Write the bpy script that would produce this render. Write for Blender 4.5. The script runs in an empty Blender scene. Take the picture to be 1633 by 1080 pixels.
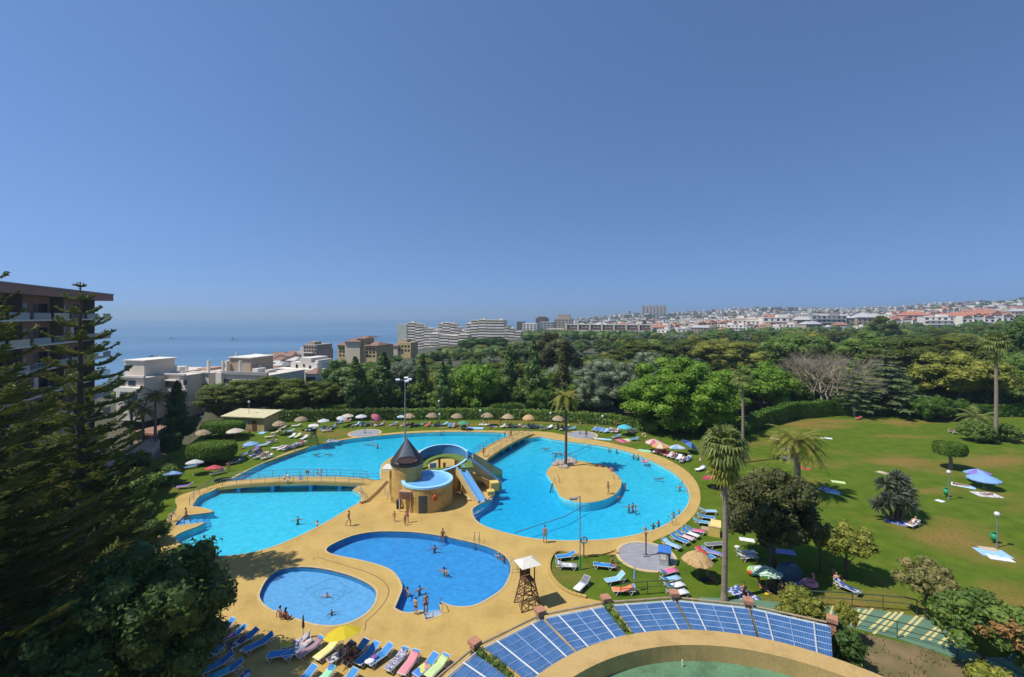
import bpy, bmesh, math, random
from mathutils import Vector, Matrix, Quaternion
from mathutils.geometry import tessellate_polygon
from mathutils import noise as mnoise
R = math.radians; PI = math.pi
random.seed(7)
SC = bpy.context.scene; COL = SC.collection
# ------------------------------------------------------------------ camera
W_, H_, F_ = 1633.0, 1080.0, 726.0
EYE = Vector((0, 0, 23.0)); HZ = 504.0
cam = bpy.data.cameras.new('camera'); cam.lens = 36*F_/W_; cam.sensor_width = 36; cam.clip_end = 120000; cam.clip_start = .5
cob = bpy.data.objects.new('camera', cam); COL.objects.link(cob)
cob.location = EYE; cob.rotation_euler = (PI/2, 0, 0); cam.shift_y = -(H_/2-HZ)/W_; SC.camera = cob
def ray(px, py): return Vector(((px - W_/2)/F_, 1.0, (HZ - py)/F_))
def at(px, py, z=0.0):                      # point of the plane z seen at that pixel of the photograph
    d = ray(px, py); k = (z - EYE.z)/d.z
    return EYE + d*k
def atd(px, py, Y):                         # point at depth Y
    d = ray(px, py); return EYE + d*(Y/d.y)
def xat(px, Y): return atd(px, HZ, Y).x
# ------------------------------------------------------------------ mesh builder
class MB:
    def __init__(s): s.v = []; s.f = []; s.m = []
    def add(s, vs, fs, mi=0):
        o = len(s.v); s.v += [tuple(v) for v in vs]
        s.f += [tuple(i+o for i in f) for f in fs]; s.m += [mi]*len(fs); return s
    def box(s, c, d, rz=0, mi=0, rx=0):
        x, y, z = d[0]/2, d[1]/2, d[2]/2
        M = Matrix.Rotation(rz, 3, 'Z') @ Matrix.Rotation(rx, 3, 'X')
        vs = [Vector(c) + M @ Vector(p) for p in ((-x,-y,-z),(x,-y,-z),(x,y,-z),(-x,y,-z),(-x,-y,z),(x,-y,z),(x,y,z),(-x,y,z))]
        return s.add(vs, [(3,2,1,0),(4,5,6,7),(0,1,5,4),(1,2,6,5),(2,3,7,6),(3,0,4,7)], mi)
    def tube(s, pts, r, n=6, mi=0, cap=True):
        pts = [Vector(p) for p in pts]; k = len(pts)
        rs = r if isinstance(r, (list, tuple)) else [r]*k
        vs = []; prev = None
        for i, p in enumerate(pts):
            t = (pts[min(i+1,k-1)] - pts[max(i-1,0)])
            if t.length < 1e-9: t = Vector((0,0,1))
            t.normalize()
            if prev is None:
                u = t.orthogonal().normalized()
                if abs(t.z) < .9: u = t.cross(Vector((0,0,1))).normalized()
            else:
                u = prev - t*prev.dot(t)
                u = u.normalized() if u.length > 1e-6 else t.orthogonal().normalized()
            prev = u; w = t.cross(u)
            for j in range(n):
                a = 2*PI*j/n; vs.append(p + (u*math.cos(a) + w*math.sin(a))*rs[i])
        fs = [(i*n+j, i*n+(j+1)%n, (i+1)*n+(j+1)%n, (i+1)*n+j) for i in range(k-1) for j in range(n)]
        if cap: fs += [tuple(range(n-1,-1,-1)), tuple((k-1)*n+j for j in range(n))]
        return s.add(vs, fs, mi)
    def lathe(s, prof, c=(0,0,0), n=16, mi=0, sx=1, sy=1, a0=0, a1=2*PI):
        full = abs(a1-a0-2*PI) < 1e-6; m = n if full else n+1
        vs = [(c[0]+r*sx*math.cos(a0+(a1-a0)*j/n), c[1]+r*sy*math.sin(a0+(a1-a0)*j/n), c[2]+z) for r, z in prof for j in range(m)]
        k = len(prof); fs = []
        for i in range(k-1):
            for j in range(n):
                b = (j+1) % m
                fs.append((i*m+j, i*m+b, (i+1)*m+b, (i+1)*m+j))
        return s.add(vs, fs, mi)
    def prism(s, poly, z0, z1, mi=0, top=True, bot=True, side=True):
        n = len(poly); vs = [(p[0],p[1],z0) for p in poly] + [(p[0],p[1],z1) for p in poly]; fs = []
        A = sum(poly[i][0]*poly[(i+1)%n][1]-poly[(i+1)%n][0]*poly[i][1] for i in range(n))
        if side: fs += [((i,(i+1)%n,n+(i+1)%n,n+i) if A > 0 else (i,n+i,n+(i+1)%n,(i+1)%n)) for i in range(n)]
        if top or bot:
            tr = tessellate_polygon([[Vector((p[0],p[1],0)) for p in poly]])
            for t in tr:
                a, b, c = t
                cr = (poly[b][0]-poly[a][0])*(poly[c][1]-poly[a][1])-(poly[b][1]-poly[a][1])*(poly[c][0]-poly[a][0])
                if cr < 0: a, b, c = c, b, a
                if top: fs.append((n+a,n+b,n+c))
                if bot: fs.append((c,b,a))
        return s.add(vs, fs, mi)
    def ell(s, c, r, n=10, m=7, mi=0, M=None):
        vs = []; fs = []
        for i in range(m+1):
            th = PI*i/m
            for j in range(n):
                a = 2*PI*j/n; p = Vector((r[0]*math.sin(th)*math.cos(a), r[1]*math.sin(th)*math.sin(a), r[2]*math.cos(th)))
                if M: p = M @ p
                vs.append(Vector(c)+p)
        for i in range(m):
            for j in range(n): fs.append((i*n+j, (i+1)*n+j, (i+1)*n+(j+1)%n, i*n+(j+1)%n))
        return s.add(vs, fs, mi)
    def torus(s, c, R0, r, axis='Z', n=20, m=8, mi=0, M=None, seg=None):
        vs = []; fs = []
        for i in range(n):
            a = 2*PI*i/n
            for j in range(m):
                b = 2*PI*j/m; q = R0 + r*math.cos(b)
                p = Vector((q*math.cos(a), q*math.sin(a), r*math.sin(b)))
                if axis == 'Y': p = Vector((p.x, p.z, p.y))
                if axis == 'X': p = Vector((p.z, p.x, p.y))
                if M: p = M @ p
                vs.append(Vector(c)+p)
        o = len(s.v); s.v += [tuple(v) for v in vs]
        for i in range(n):
            for j in range(m):
                s.f.append((o+i*m+j, o+((i+1)%n)*m+j, o+((i+1)%n)*m+(j+1)%m, o+i*m+(j+1)%m))
                s.m.append(mi if not seg else (mi if (i*seg//n) % 2 == 0 else mi+1))
        return s
    def mesh(s, name, smooth=False, fix=True, nm=1):
        me = bpy.data.meshes.new(name); me.from_pydata(s.v, [], s.f)
        for _ in range(nm): me.materials.append(None)
        if nm > 1: me.polygons.foreach_set('material_index', s.m)
        if smooth: me.polygons.foreach_set('use_smooth', [True]*len(s.f))
        me.update()
        if fix:
            b = bmesh.new(); b.from_mesh(me); bmesh.ops.recalc_face_normals(b, faces=b.faces); b.to_mesh(me); b.free()
        return me
    def build(s, name, mat, parent=None, smooth=False, fix=True, loc=None, rz=0):
        mats = mat if isinstance(mat, (list, tuple)) else [mat]
        return put(name, s.mesh(name, smooth, fix, len(mats)), mats, parent, loc, rz)
def put(name, me, mat, parent=None, loc=None, rz=0, sc=None):
    o = bpy.data.objects.new(name, me); COL.objects.link(o)
    mats = mat if isinstance(mat, (list, tuple)) else [mat]
    for i, m in enumerate(mats):
        o.material_slots[i].link = 'OBJECT'; o.material_slots[i].material = m
    if parent: o.parent = parent
    if loc is not None: o.location = loc
    if rz: o.rotation_euler = (0, 0, rz)
    if sc: o.scale = (sc, sc, sc) if isinstance(sc, (int, float)) else sc
    return o
def tag(o, label=None, cat=None, group=None, kind=None):
    if label: o['label'] = label
    if cat: o['category'] = cat
    if group: o['group'] = group
    if kind: o['kind'] = kind
    return o
def thing(name, label, cat, loc=(0,0,0), rz=0, group=None, sc=None):
    o = bpy.data.objects.new(name, None); COL.objects.link(o); o.empty_display_size = .2
    o.location = loc; o.rotation_euler = (0, 0, rz)
    if sc: o.scale = (sc, sc, sc) if isinstance(sc, (int, float)) else sc
    return tag(o, label, cat, group)
def struct(o, label=None): return tag(o, label, kind='structure')
KIDS = {}
def dup(root, loc, rz=0, label=None, group=None, sc=None):
    if root.name not in KIDS: KIDS[root.name] = [(c, list(c.children)) for c in root.children]
    r = root.copy(); COL.objects.link(r); r.location = loc; r.rotation_euler = (0, 0, rz)
    if sc: r.scale = (sc, sc, sc) if isinstance(sc, (int, float)) else sc
    if label: r['label'] = label
    if group: r['group'] = group
    for ch, gs in KIDS[root.name]:
        c = ch.copy(); COL.objects.link(c); c.parent = r
        for g in gs:
            d = g.copy(); COL.objects.link(d); d.parent = c
    return r
def smooth(t): t = max(0., min(1., t)); return t*t*(3-2*t)
def interp(tab, x):
    if x <= tab[0][0]: return tab[0][1]
    for (a, b), (c, d) in zip(tab, tab[1:]):
        if x <= c: return b + (d-b)*(x-a)/(c-a)
    return tab[-1][1]
def spline(pts, k=4, corners=()):
    n = len(pts); out = []
    for i in range(n):
        p0, p1, p2, p3 = pts[i-1], pts[i], pts[(i+1)%n], pts[(i+2)%n]
        if i in corners: p0 = p1
        if (i+1) % n in corners: p3 = p2
        for j in range(k):
            t = j/k; q = []
            for a in (0, 1):
                q.append(.5*(2*p1[a]+(p2[a]-p0[a])*t+(2*p0[a]-5*p1[a]+4*p2[a]-p3[a])*t*t+(3*p1[a]-p0[a]-3*p2[a]+p3[a])*t**3))
            out.append((q[0], q[1]))
    return out
# ------------------------------------------------------------------ materials
def newmat(name):
    m = bpy.data.materials.new(name); m.use_nodes = True
    nt = m.node_tree; return m, nt, nt.nodes, nt.links, nt.nodes['Principled BSDF']
def lin(c): return tuple(((x/255)/12.92 if x/255 <= .04045 else ((x/255+.055)/1.055)**2.4) for x in c)
def mat(name, c, rough=.6, var=.15, scale=3., c2=None, bump=0, bscale=None, metal=0, spec=.5, orand=0., detail=4, coord='Object', stretch=None, trans=0):
    m, nt, N, L, P = newmat(name)
    P.inputs['Roughness'].default_value = rough; P.inputs['Metallic'].default_value = metal
    P.inputs['Specular IOR Level'].default_value = spec
    tc = N.new('ShaderNodeTexCoord'); src = tc.outputs[coord]
    if stretch:
        mp = N.new('ShaderNodeMapping'); mp.inputs['Scale'].default_value = stretch; L.new(src, mp.inputs[0]); src = mp.outputs[0]
    no = N.new('ShaderNodeTexNoise'); no.inputs['Scale'].default_value = scale; no.inputs['Detail'].default_value = detail
    L.new(src, no.inputs['Vector'])
    rp = N.new('ShaderNodeValToRGB'); rp.color_ramp.elements[0].position = .3; rp.color_ramp.elements[1].position = .7
    if c2 is None:
        a = tuple(x*(1-var) for x in c); b = tuple(min(1, x*(1+var)) for x in c)
    else: a, b = c, c2
    rp.color_ramp.elements[0].color = (*a, 1); rp.color_ramp.elements[1].color = (*b, 1)
    L.new(no.outputs['Fac'], rp.inputs[0]); out = rp.outputs[0]
    if orand:
        oi = N.new('ShaderNodeObjectInfo'); mr = N.new('ShaderNodeMapRange'); mr.inputs[3].default_value = 1-orand; mr.inputs[4].default_value = 1+orand
        L.new(oi.outputs['Random'], mr.inputs[0]); vm = N.new('ShaderNodeVectorMath'); vm.operation = 'SCALE'
        L.new(out, vm.inputs[0]); L.new(mr.outputs[0], vm.inputs['Scale']); out = vm.outputs[0]
    L.new(out, P.inputs['Base Color'])
    if bump:
        n2 = N.new('ShaderNodeTexNoise'); n2.inputs['Scale'].default_value = bscale or scale*6; n2.inputs['Detail'].default_value = 3; L.new(src, n2.inputs['Vector'])
        bp = N.new('ShaderNodeBump'); bp.inputs['Strength'].default_value = bump; bp.inputs['Distance'].default_value = .03
        L.new(n2.outputs['Fac'], bp.inputs['Height']); L.new(bp.outputs[0], P.inputs['Normal'])
    if trans:
        tr = N.new('ShaderNodeBsdfTranslucent'); L.new(out, tr.inputs[0]); mx = N.new('ShaderNodeMixShader'); mx.inputs[0].default_value = trans
        L.new(P.outputs[0], mx.inputs[1]); L.new(tr.outputs[0], mx.inputs[2]); L.new(mx.outputs[0], N['Material Output'].inputs[0])
    return m
def leafmat(name, c1, c2, orand=.25, trans=.42, rough=.55):
    m, nt, N, L, P = newmat(name)
    P.inputs['Roughness'].default_value = rough; P.inputs['Specular IOR Level'].default_value = .3
    g = N.new('ShaderNodeNewGeometry'); mx = N.new('ShaderNodeMix'); mx.data_type = 'RGBA'
    mx.inputs[6].default_value = (*c1, 1); mx.inputs[7].default_value = (*c2, 1); L.new(g.outputs['Random Per Island'], mx.inputs[0])
    oi = N.new('ShaderNodeObjectInfo'); mr = N.new('ShaderNodeMapRange'); mr.inputs[3].default_value = 1-orand; mr.inputs[4].default_value = 1+orand
    L.new(oi.outputs['Random'], mr.inputs[0]); vm = N.new('ShaderNodeVectorMath'); vm.operation = 'SCALE'
    L.new(mx.outputs[2], vm.inputs[0]); L.new(mr.outputs[0], vm.inputs['Scale'])
    L.new(vm.outputs[0], P.inputs['Base Color'])
    t = N.new('ShaderNodeBsdfTranslucent'); L.new(vm.outputs[0], t.inputs[0])
    ms = N.new('ShaderNodeMixShader'); ms.inputs[0].default_value = trans
    L.new(P.outputs[0], ms.inputs[1]); L.new(t.outputs[0], ms.inputs[2]); L.new(ms.outputs[0], N['Material Output'].inputs[0])
    return m
def stripes(name, cols, n=6, axis=0, rough=.8, wob=0):
    m, nt, N, L, P = newmat(name); P.inputs['Roughness'].default_value = rough
    tc = N.new('ShaderNodeTexCoord'); sp = N.new('ShaderNodeSeparateXYZ'); L.new(tc.outputs['Generated'], sp.inputs[0])
    a = N.new('ShaderNodeMath'); a.operation = 'MULTIPLY'; a.inputs[1].default_value = n; L.new(sp.outputs[axis], a.inputs[0])
    f = N.new('ShaderNodeMath'); f.operation = 'FRACT'; L.new(a.outputs[0], f.inputs[0])
    rp = N.new('ShaderNodeValToRGB'); rp.color_ramp.interpolation = 'CONSTANT'
    e = rp.color_ramp.elements; k = len(cols)
    e[0].color = (*cols[0], 1); e[1].position = 1/k; e[1].color = (*cols[1], 1)
    for i in range(2, k):
        q = e.new(i/k); q.color = (*cols[i], 1)
    L.new(f.outputs[0], rp.inputs[0]); L.new(rp.outputs[0], P.inputs['Base Color']); return m
def blotch(name, cols, scale=6, rough=.8):
    m, nt, N, L, P = newmat(name); P.inputs['Roughness'].default_value = rough
    tc = N.new('ShaderNodeTexCoord'); vo = N.new('ShaderNodeTexVoronoi'); vo.inputs['Scale'].default_value = scale
    L.new(tc.outputs['Object'], vo.inputs['Vector'])
    rp = N.new('ShaderNodeValToRGB'); rp.color_ramp.interpolation = 'CONSTANT'; e = rp.color_ramp.elements; k = len(cols)
    e[0].color = (*cols[0], 1); e[1].position = 1/k; e[1].color = (*cols[1], 1)
    for i in range(2, k):
        q = e.new(i/k); q.color = (*cols[i], 1)
    sp = N.new('ShaderNodeSeparateColor'); L.new(vo.outputs['Color'], sp.inputs[0]); L.new(sp.outputs[0], rp.inputs[0])
    L.new(rp.outputs[0], P.inputs['Base Color']); return m
# ------------------------------------------------------------------ world, sun, air
SUNV = Vector((.62, .19, -1)).normalized()        # direction the light travels
SUN_EL = math.asin(-SUNV.z)
wd = bpy.data.worlds.new('World'); SC.world = wd; wd.use_nodes = True
nt = wd.node_tree; bg = nt.nodes['Background']
sky = nt.nodes.new('ShaderNodeTexSky'); sky.sky_type = 'NISHITA'; sky.sun_disc = False
sky.sun_elevation = SUN_EL; sky.sun_rotation = math.atan2(-SUNV.x, -SUNV.y)
sky.altitude = 500; sky.air_density = 1.0; sky.dust_density = .1; sky.ozone_density = 4
tcw = nt.nodes.new('ShaderNodeTexCoord'); ad = nt.nodes.new('ShaderNodeVectorMath'); ad.operation = 'ADD'; ad.inputs[1].default_value = (0, 0, .22)
nt.links.new(tcw.outputs['Generated'], ad.inputs[0]); nt.links.new(ad.outputs[0], sky.inputs[0])
tn = nt.nodes.new('ShaderNodeMix'); tn.data_type = 'RGBA'; tn.blend_type = 'MULTIPLY'; tn.inputs[0].default_value = 1; tn.inputs[7].default_value = (.97, 1.09, 1.23, 1)
nt.links.new(sky.outputs[0], tn.inputs[6]); nt.links.new(tn.outputs[2], bg.inputs[0]); bg.inputs[1].default_value = .100
sl = bpy.data.lights.new('sun', 'SUN'); sl.energy = 4.2; sl.angle = R(.53); sl.color = (1, .95, .87)
so = bpy.data.objects.new('sun', sl); COL.objects.link(so)
so.rotation_euler = SUNV.to_track_quat('-Z', 'Y').to_euler(); so.location = (-60, -10, 90)
SC.view_settings.view_transform = 'Standard'; SC.view_settings.look = 'None'; SC.view_settings.gamma = 1
SC.view_settings.exposure = .34
SC.cycles.max_bounces = 6; SC.cycles.diffuse_bounces = 4; SC.cycles.glossy_bounces = 2; SC.cycles.transparent_max_bounces = 12
SC.cycles.transmission_bounces = 4; SC.cycles.volume_bounces = 0
SC.cycles.use_denoising = True
HAZE = 1
if HAZE:
    hm = bpy.data.materials.new('air'); hm.use_nodes = True; n = hm.node_tree.nodes; n.remove(n['Principled BSDF'])
    pv = n.new('ShaderNodeVolumePrincipled'); pv.inputs['Density'].default_value = .00018; pv.inputs['Color'].default_value = (.58, .80, 1.0, 1); pv.inputs['Anisotropy'].default_value = .2
    hm.node_tree.links.new(pv.outputs[0], n['Material Output'].inputs['Volume'])
    b = MB(); b.box((0, 30000, 74), (130000, 90000, 280)); o = b.build('haze', hm); tag(o, 'pale sea haze in the air over the coast', 'haze', kind='stuff')
# ------------------------------------------------------------------ terrain
SKY = [(830,516),(880,510),(960,507),(1000,502),(1080,500),(1130,498),(1190,492),(1230,491),(1300,494),(1400,493),(1450,490),(1520,484),(1600,481),(1633,478),(1900,474)]
RS = 2600.
def coast(x, y): return .954*(x+500) - .3*(y-450)
def H(x, y):
    c = coast(x, y); b = -62 + 62*smooth((c+60)/600)
    if y > 60:
        px = W_/2 + F_*x/y; r = math.hypot(x, y)
        w = smooth((px-835)/110)*smooth((r-330)/330)
        if w > 0:
            u = math.log(max(r, 420)/420)/math.log(RS/420)
            pyr = 547 + (interp(SKY, px)-547)*min(u, 1)**.85
            z = 23 + (HZ-pyr)/F_*y
            if u > 1: z -= (r-RS)*.12
            b = b + (z-b)*w
    return b
M = {}
M['terrain'] = mat('dry hillside', (.085,.07,.04), .95, .4, .02, c2=(.04,.055,.02))
vs = []; fs = []; NA = 150; rs = [10*1.045**i for i in range(146)]
for r in rs:
    for j in range(NA+1):
        a = R(-62 + 124*j/NA); x = r*math.sin(a); y = r*math.cos(a)
        z = H(x, y) - (4.5 if (r < 112 or y < 116) else .3)
        vs.append((x, y, z))
for i in range(len(rs)-1):
    for j in range(NA):
        k = i*(NA+1)+j; fs.append((k, k+1, k+NA+2, k+NA+1))
b = MB(); b.add(vs, fs); struct(b.build('terrain', M['terrain'], smooth=True, fix=False), 'dry ground of the coast and the town hills')
# sea
m, nt, N, L, P = newmat('sea water'); P.inputs['Base Color'].default_value = (.012,.06,.15,1); P.inputs['Roughness'].default_value = .3; P.inputs['Specular IOR Level'].default_value = .35
tc = N.new('ShaderNodeTexCoord'); mp = N.new('ShaderNodeMapping'); mp.inputs['Scale'].default_value = (.0006, .004, 1); L.new(tc.outputs['Object'], mp.inputs[0])
no = N.new('ShaderNodeTexNoise'); no.inputs['Scale'].default_value = 1; no.inputs['Detail'].default_value = 5; L.new(mp.outputs[0], no.inputs['Vector'])
rp = N.new('ShaderNodeValToRGB'); rp.color_ramp.elements[0].position = .35; rp.color_ramp.elements[1].position = .7
rp.color_ramp.elements[0].color = (.045,.125,.22,1); rp.color_ramp.elements[1].color = (.12,.23,.335,1); L.new(no.outputs['Fac'], rp.inputs[0]); L.new(rp.outputs[0], P.inputs['Base Color'])
n2 = N.new('ShaderNodeTexNoise'); n2.inputs['Scale'].default_value = .12; n2.inputs['Detail'].default_value = 4; L.new(tc.outputs['Object'], n2.inputs['Vector'])
bp = N.new('ShaderNodeBump'); bp.inputs['Strength'].default_value = .35; bp.inputs['Distance'].default_value = 1; L.new(n2.outputs['Fac'], bp.inputs['Height']); L.new(bp.outputs[0], P.inputs['Normal'])
M['sea'] = m
b = MB(); vs = [(0, 30000, -50)]; 
b.prism([(45000*math.cos(2*PI*i/96), 200+45000*math.sin(2*PI*i/96)) for i in range(96)], -52, -50)
struct(b.build('sea', M['sea']), 'calm blue sea out to the horizon')
# ------------------------------------------------------------------ outlines (pixels of the photo projected on the ground)
def W2(lst, z=0): return [(p.x, p.y) for p in (at(x, y, z) for x, y in lst)]
main_px = [(280,856),(288,868),(305,880),(335,886),(370,886),(420,877),(470,858),(520,833),(556,811),(570,803),(576,795),(573,788),(562,782),
 (583,769),(607,765),(606,752),(612,738),(640,723),(690,717),(735,722),(754,725),(770,738),(778,752),(786,768),(786,785),(778,797),(766,804),(755,811),(754,818),(757,827),(771,838),(800,848),(844,858),
 (889,862),(933,862),(978,859),(1022,851),(1055,840),(1080,824),(1095,807),(1099,789),(1091,771),(1073,754),(1044,738),(1011,724),(978,715),(942,709),(911,705),(882,701),(862,697),(844,699),(829,699),
 (806,692),(790,690),(720,689),(640,692),(560,700),(510,709),(460,722),(413,742),(385,756),(365,767),(341,782),(320,791),(312,800),(307,808),(318,809),(331,812),(342,817),(293,823),(278,839),(329,833),(313,841),(296,847)]
c_ = [main_px.index(p) for p in ((307,808),(342,817),(293,823),(278,839),(329,833),(562,782),(607,765))]
MAIN = spline(W2(main_px), 4, c_)
ISLE = spline(W2([(871,753),(877,764),(887,780),(893,791),(907,798),(933,802),(960,798),(980,789),(990,776),(990,764),(978,753),(964,744),(942,738),(920,735),(898,737),(882,742)]), 4)
frn = [(521,876),(531,868),(562,855),(594,849),(625,848),(667,850),(708,856),(750,865),(781,874),(802,885),(812,897),(813,914),(802,937),(781,953),(754,966),(725,967),(708,962),(700,963),(704,980),(679,989),(674,973),(656,977),(642,976),(630,970),(637,953),(642,937),(637,924),(625,910),(604,901),(573,893),(542,887),(525,882)]
FRONT = spline(W2(frn), 4, [frn.index(p) for p in ((700,963),(704,980),(679,989),(674,973),(630,970))])
WADE = spline(W2([(415,955),(417,940),(428,922),(445,910),(475,905),(510,907),(550,916),(580,928),(597,940),(599,955),(590,972),(570,987),(540,997),(504,996),(466,984),(431,971)]), 4)
deck_px = [(249,853),(260,834),(282,811),(279,798),(291,789),(329,778),(355,769),(378,757),(409,743),(462,723),(510,708),(560,698),(640,689),(720,686),(800,687),(850,688),(880,690),(905,695),(950,702),(984,709),(1024,719),(1060,731),(1092,749),(1110,768),(1117,789),(1114,810),(1099,830),(1075,848),(1045,862),(1036,866),(1005,870),(990,877),(985,884),(960,885),(930,887),(900,881),(885,883),(877,895),(876,912),(886,930),(906,945),(935,954),(972,962)]
DECK = spline(W2(deck_px), 3, [len(deck_px)-1]) 
DECK = DECK[:-2] + [(14, 28.5), (14, 16), (-2, 8), (-30, 8), (-44, 20), (-44, 34)]
# terrace outline of the lawn
LAWN = [(-95,-10),(95,-10),(150,60),(150,106),(105,109),(72,104.5),(60,106),(46,103),(30,108),(-30,109),(-62,104),(-62.5,96),(-58,82),(-57,68),(-64,52),(-95,40)]
def sheet(name, m, outer, holes, z, label):
    loops = [outer]+holes; pts = [p for l in loops for p in l]
    tr = tessellate_polygon([[Vector((p[0],p[1],0)) for p in l] for l in loops])
    fs = []
    for a, b_, c in tr:
        cr = (pts[b_][0]-pts[a][0])*(pts[c][1]-pts[a][1])-(pts[b_][1]-pts[a][1])*(pts[c][0]-pts[a][0])
        fs.append((a,b_,c) if cr > 0 else (a,c,b_))
    b = MB(); b.add([(p[0],p[1],z) for p in pts], fs)
    return struct(b.build(name, m, fix=False), label)
# materials
def grassmat(name):
    m, nt, N, L, P = newmat(name); P.inputs['Roughness'].default_value = .95; P.inputs['Specular IOR Level'].default_value = .1
    tc = N.new('ShaderNodeTexCoord')
    def nz(s, d, vec=None):
        n = N.new('ShaderNodeTexNoise'); n.inputs['Scale'].default_value = s; n.inputs['Detail'].default_value = d; L.new(vec or tc.outputs['Object'], n.inputs['Vector']); return n.outputs['Fac']
    def ramp(f, a, b_, p0, p1):
        r = N.new('ShaderNodeValToRGB'); r.color_ramp.elements[0].position = p0; r.color_ramp.elements[1].position = p1
        r.color_ramp.elements[0].color = (*a,1); r.color_ramp.elements[1].color = (*b_,1); L.new(f, r.inputs[0]); return r.outputs[0]
    g = ramp(nz(.6, 6), (.065,.118,.009), (.116,.165,.016), .3, .7)
    dry = ramp(nz(3, 4), (.17,.12,.03), (.27,.185,.055), .3, .7)
    mp = N.new('ShaderNodeMapping'); mp.inputs['Scale'].default_value = (.055,.11,.1); mp.inputs['Location'].default_value = (3.1, 1.7, 0); L.new(tc.outputs['Object'], mp.inputs[0])
    k = ramp(nz(1, 5, mp.outputs[0]), (0,0,0), (1,1,1), .52, .68)
    mx = N.new('ShaderNodeMix'); mx.data_type = 'RGBA'; L.new(k, mx.inputs[0]); L.new(g, mx.inputs[6]); L.new(dry, mx.inputs[7])
    f2 = ramp(nz(11, 5), (.58,.60,.55), (1.32,1.28,1.25), .3, .7)
    mu = N.new('ShaderNodeMix'); mu.data_type = 'RGBA'; mu.blend_type = 'MULTIPLY'; mu.inputs[0].default_value = 1; L.new(mx.outputs[2], mu.inputs[6]); L.new(f2, mu.inputs[7])
    L.new(mu.outputs[2], P.inputs['Base Color'])
    bp = N.new('ShaderNodeBump'); bp.inputs['Strength'].default_value = .9; bp.inputs['Distance'].default_value = .06; L.new(nz(9, 4), bp.inputs['Height']); L.new(bp.outputs[0], P.inputs['Normal'])
    return m
M['grass'] = grassmat('mown lawn')
M['deck'] = mat('sandy concrete', (.465,.318,.103), .85, .09, .28, bump=.12, bscale=30, detail=6, spec=.2)
def weather(m, sc1, sc2, lo, hi):                                   # speckle and old stains on a painted or concrete surface
    nt = m.node_tree; N = nt.nodes; L = nt.links; P = N['Principled BSDF']; src = P.inputs['Base Color'].links[0].from_socket; tc = N.new('ShaderNodeTexCoord')
    for sc_, a, b_, p0, p1, d in ((sc1, lo, 1.0, .36, .50, 6), (sc2, .90, hi, .35, .65, 3)):
        n = N.new('ShaderNodeTexNoise'); n.inputs['Scale'].default_value = sc_; n.inputs['Detail'].default_value = d; n.inputs['Roughness'].default_value = .62; L.new(tc.outputs['Object'], n.inputs['Vector'])
        r = N.new('ShaderNodeValToRGB'); r.color_ramp.elements[0].position = p0; r.color_ramp.elements[1].position = p1; r.color_ramp.elements[0].color = (a,a*.985,a*.95,1); r.color_ramp.elements[1].color = (b_,b_,b_,1); L.new(n.outputs['Fac'], r.inputs[0])
        x = N.new('ShaderNodeMix'); x.data_type = 'RGBA'; x.blend_type = 'MULTIPLY'; x.inputs[0].default_value = 1; L.new(src, x.inputs[6]); L.new(r.outputs[0], x.inputs[7]); src = x.outputs[2]
    L.new(src, P.inputs['Base Color'])
weather(M['deck'], .55, 9, .89, 1.10)
M['isle'] = M['deck']
M['rim'] = mat('pale stone coping', (.50,.37,.17), .7, .08, 2)
M['wall_tile'] = mat('blue pool wall tile', (.03,.22,.42), .3, .1, 2)
M['tile_main'] = mat('sky blue pool floor', (.185,.60,.65), .5, .12, 1.6, detail=6)  # mottling paints water ripple and caustic light into the floor colour
M['tile_front'] = mat('bright blue pool floor', (.065,.31,.57), .5, .15, 2.2, detail=6)  # same painted ripple light, mottled into the blue
M['tile_wade'] = mat('pale blue wading pool floor', (.13,.35,.58), .5, .14, 3, detail=6)  # ripple light mottled into the colour here too
def watermat(name, absorb, dens, bs=1.1, st=.5):
    m = bpy.data.materials.new(name); m.use_nodes = True; nt = m.node_tree; N = nt.nodes; L = nt.links; N.remove(N['Principled BSDF'])
    tr = N.new('ShaderNodeBsdfTransparent'); gl = N.new('ShaderNodeBsdfGlossy'); gl.inputs['Roughness'].default_value = .06
    tc = N.new('ShaderNodeTexCoord'); n1 = N.new('ShaderNodeTexNoise'); n1.inputs['Scale'].default_value = bs; n1.inputs['Detail'].default_value = 4; n1.inputs['Distortion'].default_value = .6; L.new(tc.outputs['Object'], n1.inputs['Vector'])
    bp = N.new('ShaderNodeBump'); bp.inputs['Strength'].default_value = st; bp.inputs['Distance'].default_value = .16; L.new(n1.outputs['Fac'], bp.inputs['Height'])
    fr = N.new('ShaderNodeFresnel'); fr.inputs['IOR'].default_value = 1.33; L.new(bp.outputs[0], fr.inputs['Normal']); L.new(bp.outputs[0], gl.inputs['Normal'])
    mx = N.new('ShaderNodeMixShader'); L.new(fr.outputs[0], mx.inputs[0]); L.new(tr.outputs[0], mx.inputs[1]); L.new(gl.outputs[0], mx.inputs[2]); L.new(mx.outputs[0], N['Material Output'].inputs['Surface'])
    va = N.new('ShaderNodeVolumeAbsorption'); va.inputs['Color'].default_value = (*absorb, 1); va.inputs['Density'].default_value = dens; L.new(va.outputs[0], N['Material Output'].inputs['Volume'])
    return m
M['water'] = watermat('clear pool water', (.0,.82,.97), .72)
M['water2'] = watermat('clear paddling water', (.10,.70,.95), .5, 1.6)
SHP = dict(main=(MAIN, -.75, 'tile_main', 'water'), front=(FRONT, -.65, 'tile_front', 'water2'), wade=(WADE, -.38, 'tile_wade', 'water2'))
WZ = -.20
sheet('lawn', M['grass'], LAWN, [DECK], 0, 'mown lawn with dry yellow patches round the pools')
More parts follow.
